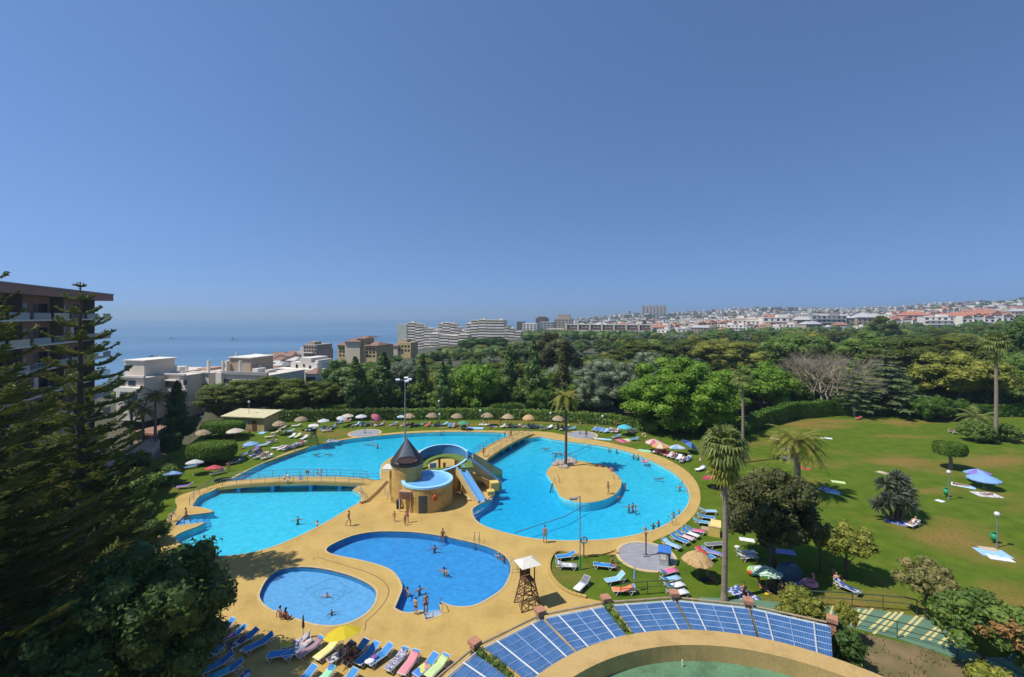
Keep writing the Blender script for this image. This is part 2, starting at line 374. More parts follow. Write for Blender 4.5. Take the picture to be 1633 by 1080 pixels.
# deck with stepped edges round each pool
HOLES = [MAIN, FRONT, WADE]
sheet('pool_deck', M['deck'], DECK, HOLES, .02, 'sandy yellow concrete deck round the pools')
sheet('island', M['isle'], ISLE, [], .02, 'sandy concrete island in the big pool')
b = MB(); n = len(DECK); b.prism(DECK, -.3, .02, top=False, bot=False); struct(b.build('deck_edge', M['deck'], fix=False), 'edge of the sandy deck')
def inpoly(x, y, lp):
    c = False; n = len(lp)
    for i in range(n):
        (x0, y0), (x1, y1) = lp[i-1], lp[i]
        if (y0 > y) != (y1 > y) and x < (x1-x0)*(y-y0)/(y1-y0)+x0: c = not c
    return c
def zfloor(k, x, y, z):
    if k == 'main':
        d = Vector((x+1.5, y-57)).length; return z - .6*smooth(1-d/26)
    return z
for k, (poly, zf, tm, wm) in SHP.items():
    b = MB(); inner = [ISLE] if k == 'main' else []
    for lp in [poly]+inner:
        n = len(lp); vs = [(p[0],p[1],.02) for p in lp]+[(p[0],p[1],-3.0) for p in lp]
        b.add(vs, [(i,(i+1)%n,n+(i+1)%n,n+i) for i in range(n)])
    b2 = MB()
    # floor grid
    xs = [p[0] for p in poly]; ys = [p[1] for p in poly]; g = .8; nx = int((max(xs)-min(xs))/g)+2; ny = int((max(ys)-min(ys))/g)+2
    vs = [(min(xs)-g/2+i*g, min(ys)-g/2+j*g) for j in range(ny+1) for i in range(nx+1)]
    ins = [inpoly(x, y, poly) for x, y in vs]
    fs = [(j*(nx+1)+i, j*(nx+1)+i+1, (j+1)*(nx+1)+i+1, (j+1)*(nx+1)+i) for j in range(ny) for i in range(nx)]
    b2.add([(x,y,zfloor(k,x,y,zf)) for x, y in vs], [f for f in fs if any(ins[v] for v in f)])
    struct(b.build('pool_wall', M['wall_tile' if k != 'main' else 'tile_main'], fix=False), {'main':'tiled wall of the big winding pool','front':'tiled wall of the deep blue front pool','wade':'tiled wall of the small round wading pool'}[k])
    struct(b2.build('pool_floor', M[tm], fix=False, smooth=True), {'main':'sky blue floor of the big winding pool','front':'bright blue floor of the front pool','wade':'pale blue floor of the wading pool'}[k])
    # closed water body
    cx = sum(xs)/len(xs); cy = sum(ys)/len(ys)
    def grow(lp, e):
        n = len(lp); out = []
        A = sum(lp[i][0]*lp[(i+1)%n][1]-lp[(i+1)%n][0]*lp[i][1] for i in range(n)); sg = 1 if A > 0 else -1
        for i in range(n):
            p, q = lp[i-1], lp[(i+1)%n]; d = Vector((q[0]-p[0], q[1]-p[1])); d = d.normalized() if d.length > 1e-6 else Vector((1,0))
            out.append((lp[i][0]+sg*d.y*e, lp[i][1]-sg*d.x*e))
        return out
    loops = [grow(poly, .004)]+[grow(l, -.004) for l in inner]; bm = bmesh.new(); ed = []
    for l in loops:
        q = [bm.verts.new((p[0], p[1], WZ)) for p in l]; ed += [bm.edges.new((q[i-1], q[i])) for i in range(len(q))]
    bmesh.ops.triangle_fill(bm, use_beauty=True, use_dissolve=False, edges=ed)
    ex = bmesh.ops.extrude_face_region(bm, geom=bm.faces[:])
    bmesh.ops.translate(bm, vec=(0,0,-2.7), verts=[e for e in ex['geom'] if isinstance(e, bmesh.types.BMVert)])
    bm.verts.index_update(); b = MB(); b.add([tuple(v.co) for v in bm.verts], [tuple(v.index for v in f.verts) for f in bm.faces]); bm.free()
    struct(b.build('pool_water', M[wm]), {'main':'clear cyan water of the big winding pool','front':'clear deep blue water of the front pool','wade':'clear pale blue water of the wading pool'}[k])
    # thin pale coping
    lp = poly; cg = grow(lp, .2); n = len(lp); b = MB()
    b.add([(p[0],p[1],.045) for p in lp]+[(p[0],p[1],.045) for p in cg]+[(p[0],p[1],-.1) for p in lp]+[(p[0],p[1],.0) for p in cg],
          [(i,(i+1)%n,n+(i+1)%n,n+i) for i in range(n)]+[(i,(i+1)%n,2*n+(i+1)%n,2*n+i) for i in range(n)]+[(n+i,n+(i+1)%n,3*n+(i+1)%n,3*n+i) for i in range(n)])
    struct(b.build('pool_coping', M['rim']), {'main':'pale coping round the big pool','front':'pale coping round the front pool','wade':'pale coping round the wading pool'}[k])
# lines, curbs and pads on the deck
M['seam'] = mat('brown joint', (.16,.11,.06), .9)
b = MB()
def ribbon(b, pts, w, z, closed=False):
    n = len(pts); vs = []
    for i in range(n):
        p = pts[i-1 if (i or closed) else 0]; q = pts[(i+1) % n if (closed or i < n-1) else i]
        d = Vector((q[0]-p[0], q[1]-p[1])).normalized(); vs += [(pts[i][0]-d.y*w/2, pts[i][1]+d.x*w/2, z), (pts[i][0]+d.y*w/2, pts[i][1]-d.x*w/2, z)]
    b.add(vs, [(2*i, 2*i+1, 2*i+3, 2*i+2) for i in range(n-1)])
ribbon(b, spline(W2([(500,894),(528,896),(560,905),(590,915),(612,928),(620,942),(615,958),(602,975),(585,990),(571,998)]), 4)[:-4], .07, .025)
struct(b.build('deck_joint', M['seam'], fix=False), 'curved brown joint in the deck')
b = MB()
for off in (0, .55):
    pts = [(p.x+off*.5, p.y-off*.5) for p in (at(x, y) for x, y in ((574,803),(586,799),(602,784),(617,768)))]
    b.tube([(p[0],p[1],.06) for p in pts], .09, 4)
struct(b.build('deck_step', mat('brown step edge', (.28,.15,.06), .8)), 'brown edged low step in the deck beside the slide tower')
M['padgrey'] = mat('grey shower pad', (.27,.27,.29), .8, .12, 1.5)
M['padrim'] = mat('sandy pad rim', (.55,.40,.2), .8)
PADS = []
for px, py, rr, lab in ((1030,887,2.55,'grey round shower pad beside the lower lawn'),(582,691,2.9,'grey round shower pad on the far lawn left'),(928,694,2.75,'grey round shower pad on the far lawn right')):
    p = at(px, py); b = MB(); b.lathe([(0,.03),(rr,.03)], (p.x,p.y,0), 40); o = b.build('shower_pad', M['padgrey'], fix=False); struct(o, lab)
    b = MB(); b.lathe([(rr,.0),(rr,.055),(rr+.3,.055),(rr+.3,0)], (p.x,p.y,0), 40); o = b.build('pad_rim', M['padrim']); struct(o, 'sandy rim of the '+lab[5:]); PADS.append(p)
# raised curb of the lower lawn
cb = [Vector((*p, .0)) for p in W2([(985,884),(960,885),(930,887),(900,881),(885,883),(877,895),(876,912),(886,930),(906,945),(935,954),(972,962)])]
cb = spline([(p.x, p.y) for p in cb], 4)[:-7]; b = MB(); 
for a_, b_ in zip(cb, cb[1:]):
    d = Vector((b_[0]-a_[0], b_[1]-a_[1])); b.box(((a_[0]+b_[0])/2,(a_[1]+b_[1])/2,.08), (d.length+.03,.28,.2), math.atan2(d.y,d.x))
struct(b.build('lawn_curb', M['deck']), 'sandy curb along the lower lawn')
# green path on the lower right
M['green_path'] = mat('worn green paint', (.10,.19,.12), .8, .12, .8, detail=6)
M['yellow_paint'] = mat('pale yellow paint', (.55,.48,.2), .7, .1, 3)
GP = W2([(1115,953),(1207,958),(1302,966),(1392,972),(1484,988),(1560,1003),(1650,1035),(1760,1075),(1760,1140),(1633,1092),(1530,1052),(1438,1021),(1361,1002),(1302,990),(1240,985),(1115,975)])
b = MB(); b.prism(GP, -.05, .035); struct(b.build('green_path', M['green_path']), 'green painted path curving below the lawn')
k = 0
for (x0,y0,x1,y1) in ((1322,987,1329,967),(1332,985,1340,966),(1351,996,1371,972),(1357,998,1382,973),(1364,1000,1392,971),(1387,1004,1420,977),(1393,1012,1430,977),(1408,1008,1440,977),(1431,1014,1463,983),(1441,1016,1474,983),(1468,1022,1495,1000),(1482,1022,1500,1004),(1497,1028,1516,1012),(1508,1031,1524,1018)):
    p, q = at(x0,y0), at(x1,y1); b = MB(); ribbon(b, [(p.x,p.y),(q.x,q.y)], .16, .042); o = b.build('path_stripe', M['yellow_paint'], fix=False); struct(o, 'yellow painted stripe on the green path')
# scrub bank below the path
M['scrub'] = mat('dry scrub soil', (.11,.10,.03), .95, .5, .7, c2=(.21,.145,.075), bump=.8, bscale=6)
b = MB(); sb = W2([(1335,1000),(1400,1016),(1460,1030),(1540,1058),(1633,1100),(1633,1200),(1380,1200),(1330,1060)]); b.prism(sb, -.1, .03); struct(b.build('scrub_bank', M['scrub']), 'dry brown scrub bank below the green path')
# dry stone coloured lower terrace at the left edge of the lawn

b = MB(); r_ = random.Random(2)
for _ in range(2600):
    x = r_.uniform(min(p[0] for p in sb), max(p[0] for p in sb)); y = r_.uniform(min(p[1] for p in sb), max(p[1] for p in sb))
    if not inpoly(x, y, sb) or mnoise.noise((x*.5,y*.5,2.)) < -.1: continue
    a = r_.uniform(0,6.28); h = r_.uniform(.12,.34); w = .035; dx, dy = math.cos(a)*w, math.sin(a)*w; k = len(b.v); b.v += [(x-dx,y-dy,.02),(x+dx,y+dy,.02),(x+dy*3,y-dx*3,h)]; b.f.append((k,k+1,k+2)); b.m.append(0)
tag(b.build('dry_grass', leafmat('dry grass blades', (.12,.12,.03), (.32,.26,.11)), fix=False), 'dry grass tufts on the brown bank below the green path', 'grass', kind='stuff')
# ------------------------------------------------------------------ slide tower, slides, bridges
M['ochre'] = mat('ochre render', (.50,.33,.10), .85, .10, .8, bump=.08, bscale=20)
M['ochre2'] = mat('pale ochre render', (.58,.43,.19), .85, .08, 1)
weather(M['ochre'], .8, 7, .80, 1.08); weather(M['ochre2'], .9, 7, .84, 1.06)
M['lblue'] = mat('light blue paint', (.32,.62,.85), .5, .08, 2)
M['mblue'] = mat('blue fibreglass', (.07,.22,.48), .3, .12, 2)
M['slblue'] = mat('pale blue slide lining', (.15,.40,.70), .25, .06, 2)
M['turf'] = mat('green artificial turf', (.10,.16,.03), .95, .2, 4)
M['brownmetal'] = mat('dark brown sheet metal', (.062,.052,.048), .38, .25, 3, metal=.5)
M['skyglass'] = mat('blue grey glazed facet', (.17,.19,.20), .16, .25, 1.5, metal=.4)
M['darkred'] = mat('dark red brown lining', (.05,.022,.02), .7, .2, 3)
M['brown'] = mat('brown timber', (.13,.06,.03), .7, .2, 6)
M['door'] = mat('dark grey door paint', (.05,.055,.06), .5, .15, 3)
M['white'] = mat('white paint', (.75,.75,.73), .5, .05, 3)
M['offwhite'] = mat('cream white paint', (.66,.62,.52), .6, .08, 3)
M['orange'] = mat('orange plastic', (.72,.13,.04), .45, .08, 3)
M['black'] = mat('black plastic', (.012,.012,.014), .5, .2, 4)
M['steel'] = mat('brushed grey steel', (.34,.35,.36), .35, .1, 4, metal=.8)
M['railgrey'] = mat('grey rail paint', (.20,.22,.24), .5, .1, 4)
M['railblue'] = mat('dull blue rail paint', (.10,.19,.28), .5, .1, 4)
M['signblue'] = mat('blue sign face', (.07,.25,.50), .5, .1, 4)
M['signtan'] = mat('tan sign face', (.45,.28,.16), .6, .1, 4)
M['yellow'] = mat('warm yellow paint', (.62,.45,.12), .7, .08, 2)
TW = (-13.2, 57.2); PR = (-10.4, 56.0); RC = (-9.6, 62.3)
tower = thing('slide_tower', 'ochre water slide tower with conical brown roof on the pool island', 'slide tower', (TW[0], TW[1], 0))
def rel(root, p): return (p[0]-root.location.x, p[1]-root.location.y, p[2]-root.location.z if len(p) > 2 else 0)
def TB(name, b, m, smooth=False, par=None):                       # meshes given in world coordinates
    par = par or tower
    root = par if par.parent is None else par.parent
    b.v = [(v[0]-root.location.x, v[1]-root.location.y, v[2]-root.location.z) for v in b.v]
    return b.build(name, m, par, smooth)
b = MB(); b.lathe([(1.86,0),(1.86,4.75),(1.62,4.75)], (*TW,0), 40); TB('tower_wall', b, M['ochre'], False)
# conical roof: brown panels, a glazed front facet and a dark round opening under it
b = MB(); n = 40
def conep(a, r): z = 4.95 + (1-r/2.0)*2.75; return (TW[0]+r*math.cos(a), TW[1]+r*math.sin(a), z)
ac = -PI/2 + .22; gl = MB(); op = MB()
seg = [(2*PI*i/n, 2*PI*(i+1)/n) for i in range(n)]
for a0, a1 in seg:
    am = (a0+a1)/2; dd = abs((am-ac+PI) % (2*PI)-PI)
    rows = [(2.0,1.62),(1.62,1.2),(1.2,.6),(.6,.02)]
    for r0, r1 in rows:
        q = [conep(a0,r0), conep(a1,r0), conep(a1,r1), conep(a0,r1)]
        (gl if dd < .72 and r0 < 1.7 else b).add(q, [(0,1,2,3)])
b.lathe([(2.0,4.95),(2.03,4.55),(1.9,4.55)], (*TW,0), n)
roof = TB('roof', b, M['brownmetal']); TB('skylight', gl, M['skyglass'], par=roof)
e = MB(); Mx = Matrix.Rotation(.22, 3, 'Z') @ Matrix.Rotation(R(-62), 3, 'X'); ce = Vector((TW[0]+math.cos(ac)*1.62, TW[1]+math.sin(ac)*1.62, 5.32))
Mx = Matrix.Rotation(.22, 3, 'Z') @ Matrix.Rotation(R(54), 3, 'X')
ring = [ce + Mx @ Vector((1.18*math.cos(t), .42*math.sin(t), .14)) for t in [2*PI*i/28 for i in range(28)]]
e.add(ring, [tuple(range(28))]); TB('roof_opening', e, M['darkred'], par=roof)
e = MB(); e.tube(ring+[ring[0]], .06, 6); TB('opening_rim', e, M['brownmetal'], par=roof)
e = MB(); e.tube([(TW[0],TW[1],7.6),(TW[0],TW[1],7.95)], .05); TB('finial', e, M['railgrey'], par=roof)
b = MB(); b.lathe([(1.9,4.5),(1.93,4.3),(1.88,4.3)], (*TW,0), 40); TB('cornice', b, M['ochre2'])
# block on the left of the tower
b = MB(); b.box((-15.3,59.3,1.6),(.9,1.6,3.2)); TB('side_block', b, M['ochre'])
b = MB(); b.box((-15.6,59.3,3.3),(2.2,2.0,.2)); TB('side_slab', b, M['offwhite'])
# pump room
b = MB(); b.lathe([(3.05,0),(3.05,2.75)], (*PR,0), 56); TB('pump_room_wall', b, M['ochre'])
b = MB(); b.lathe([(3.05,2.75),(3.12,2.78),(3.12,3.0),(2.7,3.0),(2.7,2.7)], (*PR,0), 56); TB('pump_room_rim', b, M['lblue'])
b = MB(); b.lathe([(0,2.72),(2.72,2.72)], (*PR,0), 56); TB('pump_room_roof', b, M['slblue'])
def onwall(c, r, ang, z): return (c[0]+r*math.cos(ang), c[1]+r*math.sin(ang), z)
def curved_panel(c, r, am, half, z0, z1, t, k=8):
    b = MB(); vs = []; 
    for i in range(k+1):
        a = am-half+2*half*i/k
        for rr in (r, r+t):
            for z in (z0, z1): vs.append((c[0]+rr*math.cos(a), c[1]+rr*math.sin(a), z))
    fs = []
    for i in range(k):
        o = 4*i; p = o+4; fs += [(o+2,p+2,p+3,o+3),(o+1,o+3,p+3,p+1),(o,p,p+2,o+2),(o,o+1,p+1,p)]
    fs += [(0,2,3,1),(4*k,4*k+1,4*k+3,4*k+2)]; b.add(vs, fs); return b
da = math.atan2(-1, .02)
d = TB('door', curved_panel(PR, 3.03, da, .17, .02, 2.05, .07), M['door'])
b = MB(); p = onwall(PR, 3.14, da+.12, 1.0); b.box(p, (.05,.05,.14)); TB('handle', b, M['steel'], par=d)
for s in (-1, 1): TB('door_frame', curved_panel(PR, 3.03, da+s*.188, .014, 0, 2.12, .10, 2), M['ochre2'], par=d)
TB('sign', curved_panel((-11.9,56.1), 2.6, math.atan2(-1,-.22), .26, 1.55, 2.5, .45, 6), M['signtan'])
sg = [o for o in tower.children if o.name.startswith('sign')][0]
TB('sign_face', curved_panel((-11.9,56.1), 3.055, math.atan2(-1,-.22), .22, 1.65, 2.4, .02, 6), mat('reddish sign board', (.16,.08,.055), .6, .35, 5), par=sg)
for s in (-1, 1):
    a = math.atan2(-1,-.22)+s*.235; b = MB(); p = onwall((-11.9,56.1), 2.95, a, 0); b.tube([(p[0],p[1],0),(p[0],p[1],1.6)], .07, 8); TB('sign_post', b, M['offwhite'] if s < 0 else M['ochre2'])
for z, w in ((2.2,.12),(1.98,.16)): TB('notice', curved_panel(PR, 3.04, da-.36, w*.5, z-.09, z+.06, .03, 3), M['ochre2'])
# ring walkway behind: turf floor, blue parapet outside, steps
def ringstrip(a0, a1, r0, r1, zf, k=28, thick=.25):
    b = MB(); vs = []
    for i in range(k+1):
        a = a0+(a1-a0)*i/k; z = zf(i/k)
        for rr, dz in ((r0,0),(r1,0),(r0,-thick),(r1,-thick)): vs.append((RC[0]+rr*math.cos(a), RC[1]+rr*math.sin(a), z+dz))
    fs = []
    for i in range(k):
        o = 4*i; p = o+4; fs += [(o,o+1,p+1,p),(o+2,p+2,p+3,o+3),(o,p,p+2,o+2),(o+1,o+3,p+3,p+1)]
    fs += [(0,2,3,1),(4*k,4*k+1,4*k+3,4*k+2)]; b.add(vs, fs); return b
zw = lambda t: 2.75+.45*smooth(t*1.3)
TB('walkway', ringstrip(R(215), R(5), 1.95, 3.35, zw), M['turf'])
par = TB('parapet', ringstrip(R(205), R(12), 3.35, 3.5, lambda t: zw(t)+.95+.35*math.sin(PI*min(1,t*1.1)), thick=1.35), M['mblue'])
TB('parapet_cap', ringstrip(R(205), R(12), 3.28, 3.57, lambda t: zw(t)+1.03+.35*math.sin(PI*min(1,t*1.1)), thick=.075), M['lblue'], par=par)
TB('ring_wall', ringstrip(R(230), R(10), 3.36, 3.52, lambda t: zw(t)-.3, thick=.45), M['ochre'])
for a_ in (195, 150, 105, 60):
    b = MB(); b.box((RC[0]+3.2*math.cos(R(a_)),RC[1]+3.2*math.sin(R(a_)),1.3),(.3,.3,2.6),R(a_)); TB('walkway_post', b, M['ochre'])
TB('lower_turf', ringstrip(R(215), R(315), .7, 3.3, lambda t: 2.45), M['turf'])
TB('lower_wall', ringstrip(R(250), R(330), 3.3, 3.45, lambda t: 2.75+.45*t, thick=2.7), M['ochre'])
TB('lower_cap', ringstrip(R(250), R(352), 3.22, 3.53, lambda t: 2.85+.75*smooth(t), thick=.1), M['lblue'])
b = MB(); b.box((RC[0]+.2,RC[1]+1.0,1.3),(.32,.32,2.6)); TB('post', b, M['brown'])
for (x, y, w, h, rz) in ((-1.3,.6,.9,1.6,.3),(1.25,-.2,1.5,1.1,.5)):
    b = MB(); b.box((RC[0]+x,RC[1]+y,1.9),(w,.12,h),rz); TB('blue_panel', b, M['lblue'] if w < 1 else M['mblue'])
for i in range(4):
    b = MB(); a = R(-26+6.5*i); b.box((RC[0]+2.75*math.cos(a), RC[1]+2.75*math.sin(a), 2.55+.22*i), (1.3,.34,.12), a); TB('step', b, M['brown'])
PLAT = (-5.9, 61.3, 3.4)
b = MB(); b.box((PLAT[0]-.3,PLAT[1]-.4,1.6),(1.5,4.0,3.2), R(12)); TB('platform_block', b, M['ochre'])
b = MB(); b.box((PLAT[0]-.3,PLAT[1]-.4,3.3),(1.6,4.1,.16), R(12)); TB('platform', b, M['turf'])
b = MB(); b.box((PLAT[0]-.25,PLAT[1]+1.35,3.95),(.14,.6,1.2), R(12)); TB('platform_post', b, M['lblue'])
def slide(p0, p1, w, wall, name='slide'):
    p0, p1 = Vector(p0), Vector(p1); k = 12; pts = []
    for i in range(k+1):
        t = i/k; q = p0.lerp(p1, t); q.z = p0.z+(p1.z-p0.z)*(t*.86+.14*smooth(t)); pts.append(q)
    d = Vector((p1.x-p0.x, p1.y-p0.y)).normalized(); nrm = Vector((-d.y, d.x, 0))
    b = MB(); prof = [(-w,.42),(-w*.92,.42),(-w*.8,.08),(-w*.4,0),(w*.4,0),(w*.8,.08),(w*.92,.42),(w,.42),(w,-.12),(-w,-.12)]; m = len(prof)
    vs = [q+nrm*a+Vector((0,0,z)) for q in pts for a, z in prof]; fs = [(i*m+j, i*m+(j+1)%m, (i+1)*m+(j+1)%m, (i+1)*m+j) for i in range(k) for j in range(m)]
    fs += [tuple(range(m)), tuple(range(k*m+m-1, k*m-1, -1))]
    b.add(vs, fs); s = TB(name, b, M['slblue'])
    for sd in (-1, 1):                                            # ochre cheek below each side
        c = MB(); zb = -.9
        vs = []
        for q in pts:
            e_ = q+nrm*sd*(w+.02); f_ = q+nrm*sd*(w+.20)
            vs += [(e_.x,e_.y,q.z+.38),(f_.x,f_.y,q.z+.38),(e_.x,e_.y,max(zb,q.z-wall)),(f_.x,f_.y,max(zb,q.z-wall))]
        fs = []
        for i in range(k):
            o = 4*i; p = o+4; fs += [(o,o+1,p+1,p),(o+2,p+2,p+3,o+3),(o,p,p+2,o+2),(o+1,o+3,p+3,p+1)]
        fs += [(0,2,3,1),(4*k,4*k+1,4*k+3,4*k+2)]; c.add(vs, fs); TB('cheek', c, M['ochre2'], par=s)
        c = MB(); c.tube([q+nrm*sd*(w+.02)+Vector((0,0,.44)) for q in pts], .07, 6); TB('slide_edge', c, M['slblue'] if wall < 1 else M['mblue'], par=s)
    return s
slide((-6.75,59.0,3.15), (-3.7,56.2,-.1), .5, .55)
slide((-5.6,61.6,3.2), (-1.6,62.8,-.15), .5, .9)
slide((-5.9,64.2,3.3), (-1.9,67.6,-.15), .55, 1.1)
# arch wall between the slides, with a round headed opening, and stepped boxes at the water
b = MB(); k = 10; A_ = Vector((-6.1,60.1)); B_ = Vector((-2.5,60.9)); d = (B_-A_); prof_t = lambda t: 2.55*(1-t)+.75*t
vs = []; 
for i in range(k+1):
    t = i/k; q = A_+d*t; zt = prof_t(t); u = (t-.45)/.30; zo = (1.45-.55*t)*math.sqrt(max(0, 1-u*u)) if abs(u) < 1 else 0
    for off in (0, .25): vs += [(q.x-.2*off, q.y+off, zt), (q.x-.2*off, q.y+off, zo)]
fs = []
for i in range(k):
    o = 4*i; p = o+4; fs += [(o,o+1,p+1,p),(o+2,p+2,p+3,o+3),(o,p,p+2,o+2),(o+1,o+3,p+3,p+1)]
fs += [(0,2,3,1),(4*k,4*k+1,4*k+3,4*k+2)]; b.add(vs, fs); TB('arch_wall', b, M['ochre'])
for (x, y, z, s) in ((-2.35,60.2,.55,1.1),(-2.75,58.6,.28,.9)):
    b = MB(); b.box((x,y,z),(s,s*1.0,z*2),.25); TB('landing_block', b, M['yellow'])
b = MB(); b.box((-5.0,57.0,.12),(1.4,1.0,.24),.1); TB('landing_step', b, M['ochre2'])
# lifebuoys
def lifebuoy(name, label, p, rad, axis_rz, tilt=0, par=None, seg=8, mats=None):
    b = MB(); Mx = Matrix.Rotation(axis_rz, 3, 'Z') @ Matrix.Rotation(R(90)+tilt, 3, 'X')
    b.torus((0,0,0), rad, rad*.27, 'Z', 24, 8, 0, Mx, seg); 
    o = b.build(name, mats or [M['orange'], M['white']], par, True); o.location = p
    if label: tag(o, label, 'lifebuoy', 'lifebuoys round the pools')
    return o
p = onwall(PR, 3.16, math.atan2(-1,.52), 1.75); lifebuoy('lifebuoy', 'orange lifebuoy hung on the pump room wall beside the grey door', p, .30, math.atan2(-1,.52)+PI/2, mats=[M['orange'],mat('orange deep',(.66,.10,.03),.5)])
# bins and rail by the tower
t = thing('litter_bin', 'black litter bin beside the sign of the slide tower', 'bin', at(636,811)); b = MB(); b.lathe([(0,0),(.28,0),(.33,.95),(.30,.95)], n=14); b.build('bin_body', M['black'], t, True); b = MB(); b.lathe([(.36,.93),(.36,1.0),(.12,1.12),(0,1.12)], n=14); b.build('lid', M['black'], t, True)
# ------------------------------------------------------------------ railings
def railing(root, pts, m, h=1.0, step=1.6, mid=2, rpost=.03):
    L_ = [0]; pts = [Vector(p) for p in pts]
    for a, c in zip(pts, pts[1:]): L_.append(L_[-1]+(c-a).length)
    def P(s):
        for i in range(len(pts)-1):
            if s <= L_[i+1]+1e-6: return pts[i].lerp(pts[i+1], (s-L_[i])/max(1e-6, L_[i+1]-L_[i]))
        return pts[-1]
    off = root.location if root else Vector()
    k = max(1, round(L_[-1]/step))
    for i in range(k+1):
        p = P(L_[-1]*i/k)-off; b = MB(); b.tube([p, p+Vector((0,0,h))], rpost, 6); b.build('post', m, root)
    for j in range(mid+1):
        b = MB(); b.tube([p-off+Vector((0,0,h-h*.42*j)) for p in pts], rpost*.9 if j else rpost*1.2, 6); b.build('rail', m, root)
# bridge 1
def bridge(name, label, a, c, w, rise, n, piers, key):
    a, c = Vector((*a,0)), Vector((*c,0)); mid = (a+c)/2; root = thing(name, label, 'bridge', mid)
    d = (c-a); L_ = d.length; d = d.normalized(); nr = Vector((-d.y, d.x, 0)); k = 24
    zc = lambda t: .06+rise*math.sin(PI*t)**.8 if 0 < t < 1 else .06
    b = MB(); vs = []
    for i in range(k+1):
        q = a+d*(L_*i/k); z = zc(i/k)
        for s, dz in ((1,0),(-1,0),(1,-.38),(-1,-.38)): vs.append(q+nr*(s*w/2)+Vector((0,0,z+dz))-mid)
    fs = []
    for i in range(k):
        o = 4*i; p = o+4; fs += [(o+1,o,p,p+1),(o+2,o+3,p+3,p+2),(o,o+2,p+2,p),(o+1,p+1,p+3,o+3)]
    fs += [(0,1,3,2),(4*k,4*k+2,4*k+3,4*k+1)]; b.add(vs, fs); b.build('bridge_deck', M['deck'], root)
    for t in piers:
        q = a+d*(L_*t)-mid; b = MB(); b.box((q.x,q.y,(zc(t)-.35-2.2)/2),(.45,w*.8,zc(t)-.30+2.2), math.atan2(d.y,d.x)); b.build('pier', M['tile_front'], root)
    for s in (1,-1):
        railing(root, [a+d*(L_*i/k)+nr*(s*(w/2-.08))+Vector((0,0,zc(i/k))) for i in range(1,k)], M['railblue'] if s > 0 else M['railgrey'], step=1.9 if key == 1 else 2.2)
    return root, a, d, L_, nr, zc
A1 = at(352,774); C1 = at(592,769.5)
br1, a1, d1, L1, n1, z1 = bridge('footbridge', 'long low footbridge on blue piers across the left arm of the pool', (A1.x,A1.y), (C1.x,C1.y), 2.3, .55, 24, [at(378,783,-.2).x, at(428,783,-.2).x, at(494,783,-.2).x, at(543,783,-.2).x] and [.14,.36,.61,.80], 1)
A2 = at(762,733); C2 = at(842,691)
br2, a2, d2, L2, n2_, z2 = bridge('footbridge', 'footbridge from the slide island to the far pool edge with two bathers on it', (A2.x,A2.y), (C2.x,C2.y), 3.0, .6, 24, [.35,.5,.66], 2)
def onb(br, t, s, z): 
    a, d, L_, nr, zc = br; return a+d*(L_*t)+nr*s+Vector((0,0,zc(t)+z))
B1 = (a1,d1,L1,n1,z1); B2 = (a2,d2,L2,n2_,z2)
rzb = math.atan2(d1.y,d1.x)
lifebuoy('lifebuoy', 'red and white lifebuoy on the near rail of the long bridge', onb(B1,.46,-1.15,.62), .34, rzb)
lifebuoy('lifebuoy', 'red and white lifebuoy on the far rail of the long bridge', onb(B1,.63,1.16,.62), .34, rzb)
for t, s, m, lab in ((.55,-1.16,'signblue','small blue square sign on the near rail of the long bridge'),(.55,1.16,'signtan','small tan square sign on the far rail of the long bridge')):
    q = onb(B1,t,s,.6); th = thing('rail_sign', lab, 'sign', q, rzb); b = MB(); b.box((0,0,0),(.5,.03,.5)); b.build('panel', M[m], th)
    for k_ in (-1,1): b = MB(); b.box((k_*.12,-.022*(1 if s<0 else -1),0),(.14,.012,.3)); b.build('pictogram', M['white'], th)
q = onb(B2,.62,1.3,.65); th = thing('rail_sign', 'small green sign on the rail of the short bridge', 'sign', q, math.atan2(d2.y,d2.x)); b = MB(); b.box((0,0,0),(.45,.03,.5)); b.build('panel', mat('green sign',(.05,.25,.12),.5), th); b = MB(); b.box((0,-.022,0),(.2,.012,.25)); b.build('pictogram', M['white'], th)
# free standing rails on the deck
def railthing(label, px, m='railgrey', h=.95, step=1.7, mid=1):
    pts = [at(x, y) for x, y in px]; t = thing('railing', label, 'railing', pts[0]); railing(t, pts, M[m], h, step, mid); return t
railthing('grey railing curving round the left end of the big pool', [(302,806),(306,800),(318,788),(332,779),(352,773)])
railthing('low railing beside the paddling steps of the left pool arm', [(262,848),(272,836),(279,824)])
railthing('grey railing round the right end of the left pool arm', [(566,783),(576,788),(579,796),(574,803)])
railthing('short railing beside the slide tower base', [(614,790),(620,799),(624,803)])
railthing('railing at the water behind the left end of the slide tower', [(574,766),(590,767),(604,766)], 'railblue')
railthing('wire railing round the rocks of the palm islet', [(881,741),(886,735),(899,732),(913,733),(919,737)], 'railblue')
# pool ladders
def ladder(label, px, rz):
    p = at(*px); t = thing('pool_ladder', label, 'ladder', p, rz)
    for s in (-1,1):
        b = MB(); b.tube([(s*.25,.55,0),(s*.25,.50,.75),(s*.25,.25,.98),(s*.25,-.05,.9),(s*.25,-.18,.5),(s*.25,-.2,-.9)], .024, 6); b.build('handrail', M['steel'], t, True)
    for i in range(3): b = MB(); b.box((0,-.2,-.25-.27*i),(.5,.09,.03)); b.build('tread', M['steel'], t)
ladder('steel ladder at the upper right edge of the front pool', (760,866), R(0))
ladder('steel ladder at the right edge of the front pool', (816,912), R(-80))
ladder('steel ladder at the near right edge of the big pool', (1070,835), R(205))
ladder('steel ladder at the left edge of the palm islet', (886,770), R(-85))
ladder('steel ladder at the right edge of the palm islet', (985,765), R(95))
ladder('steel ladder at the far edge of the big pool behind the slides', (704,689), R(0))
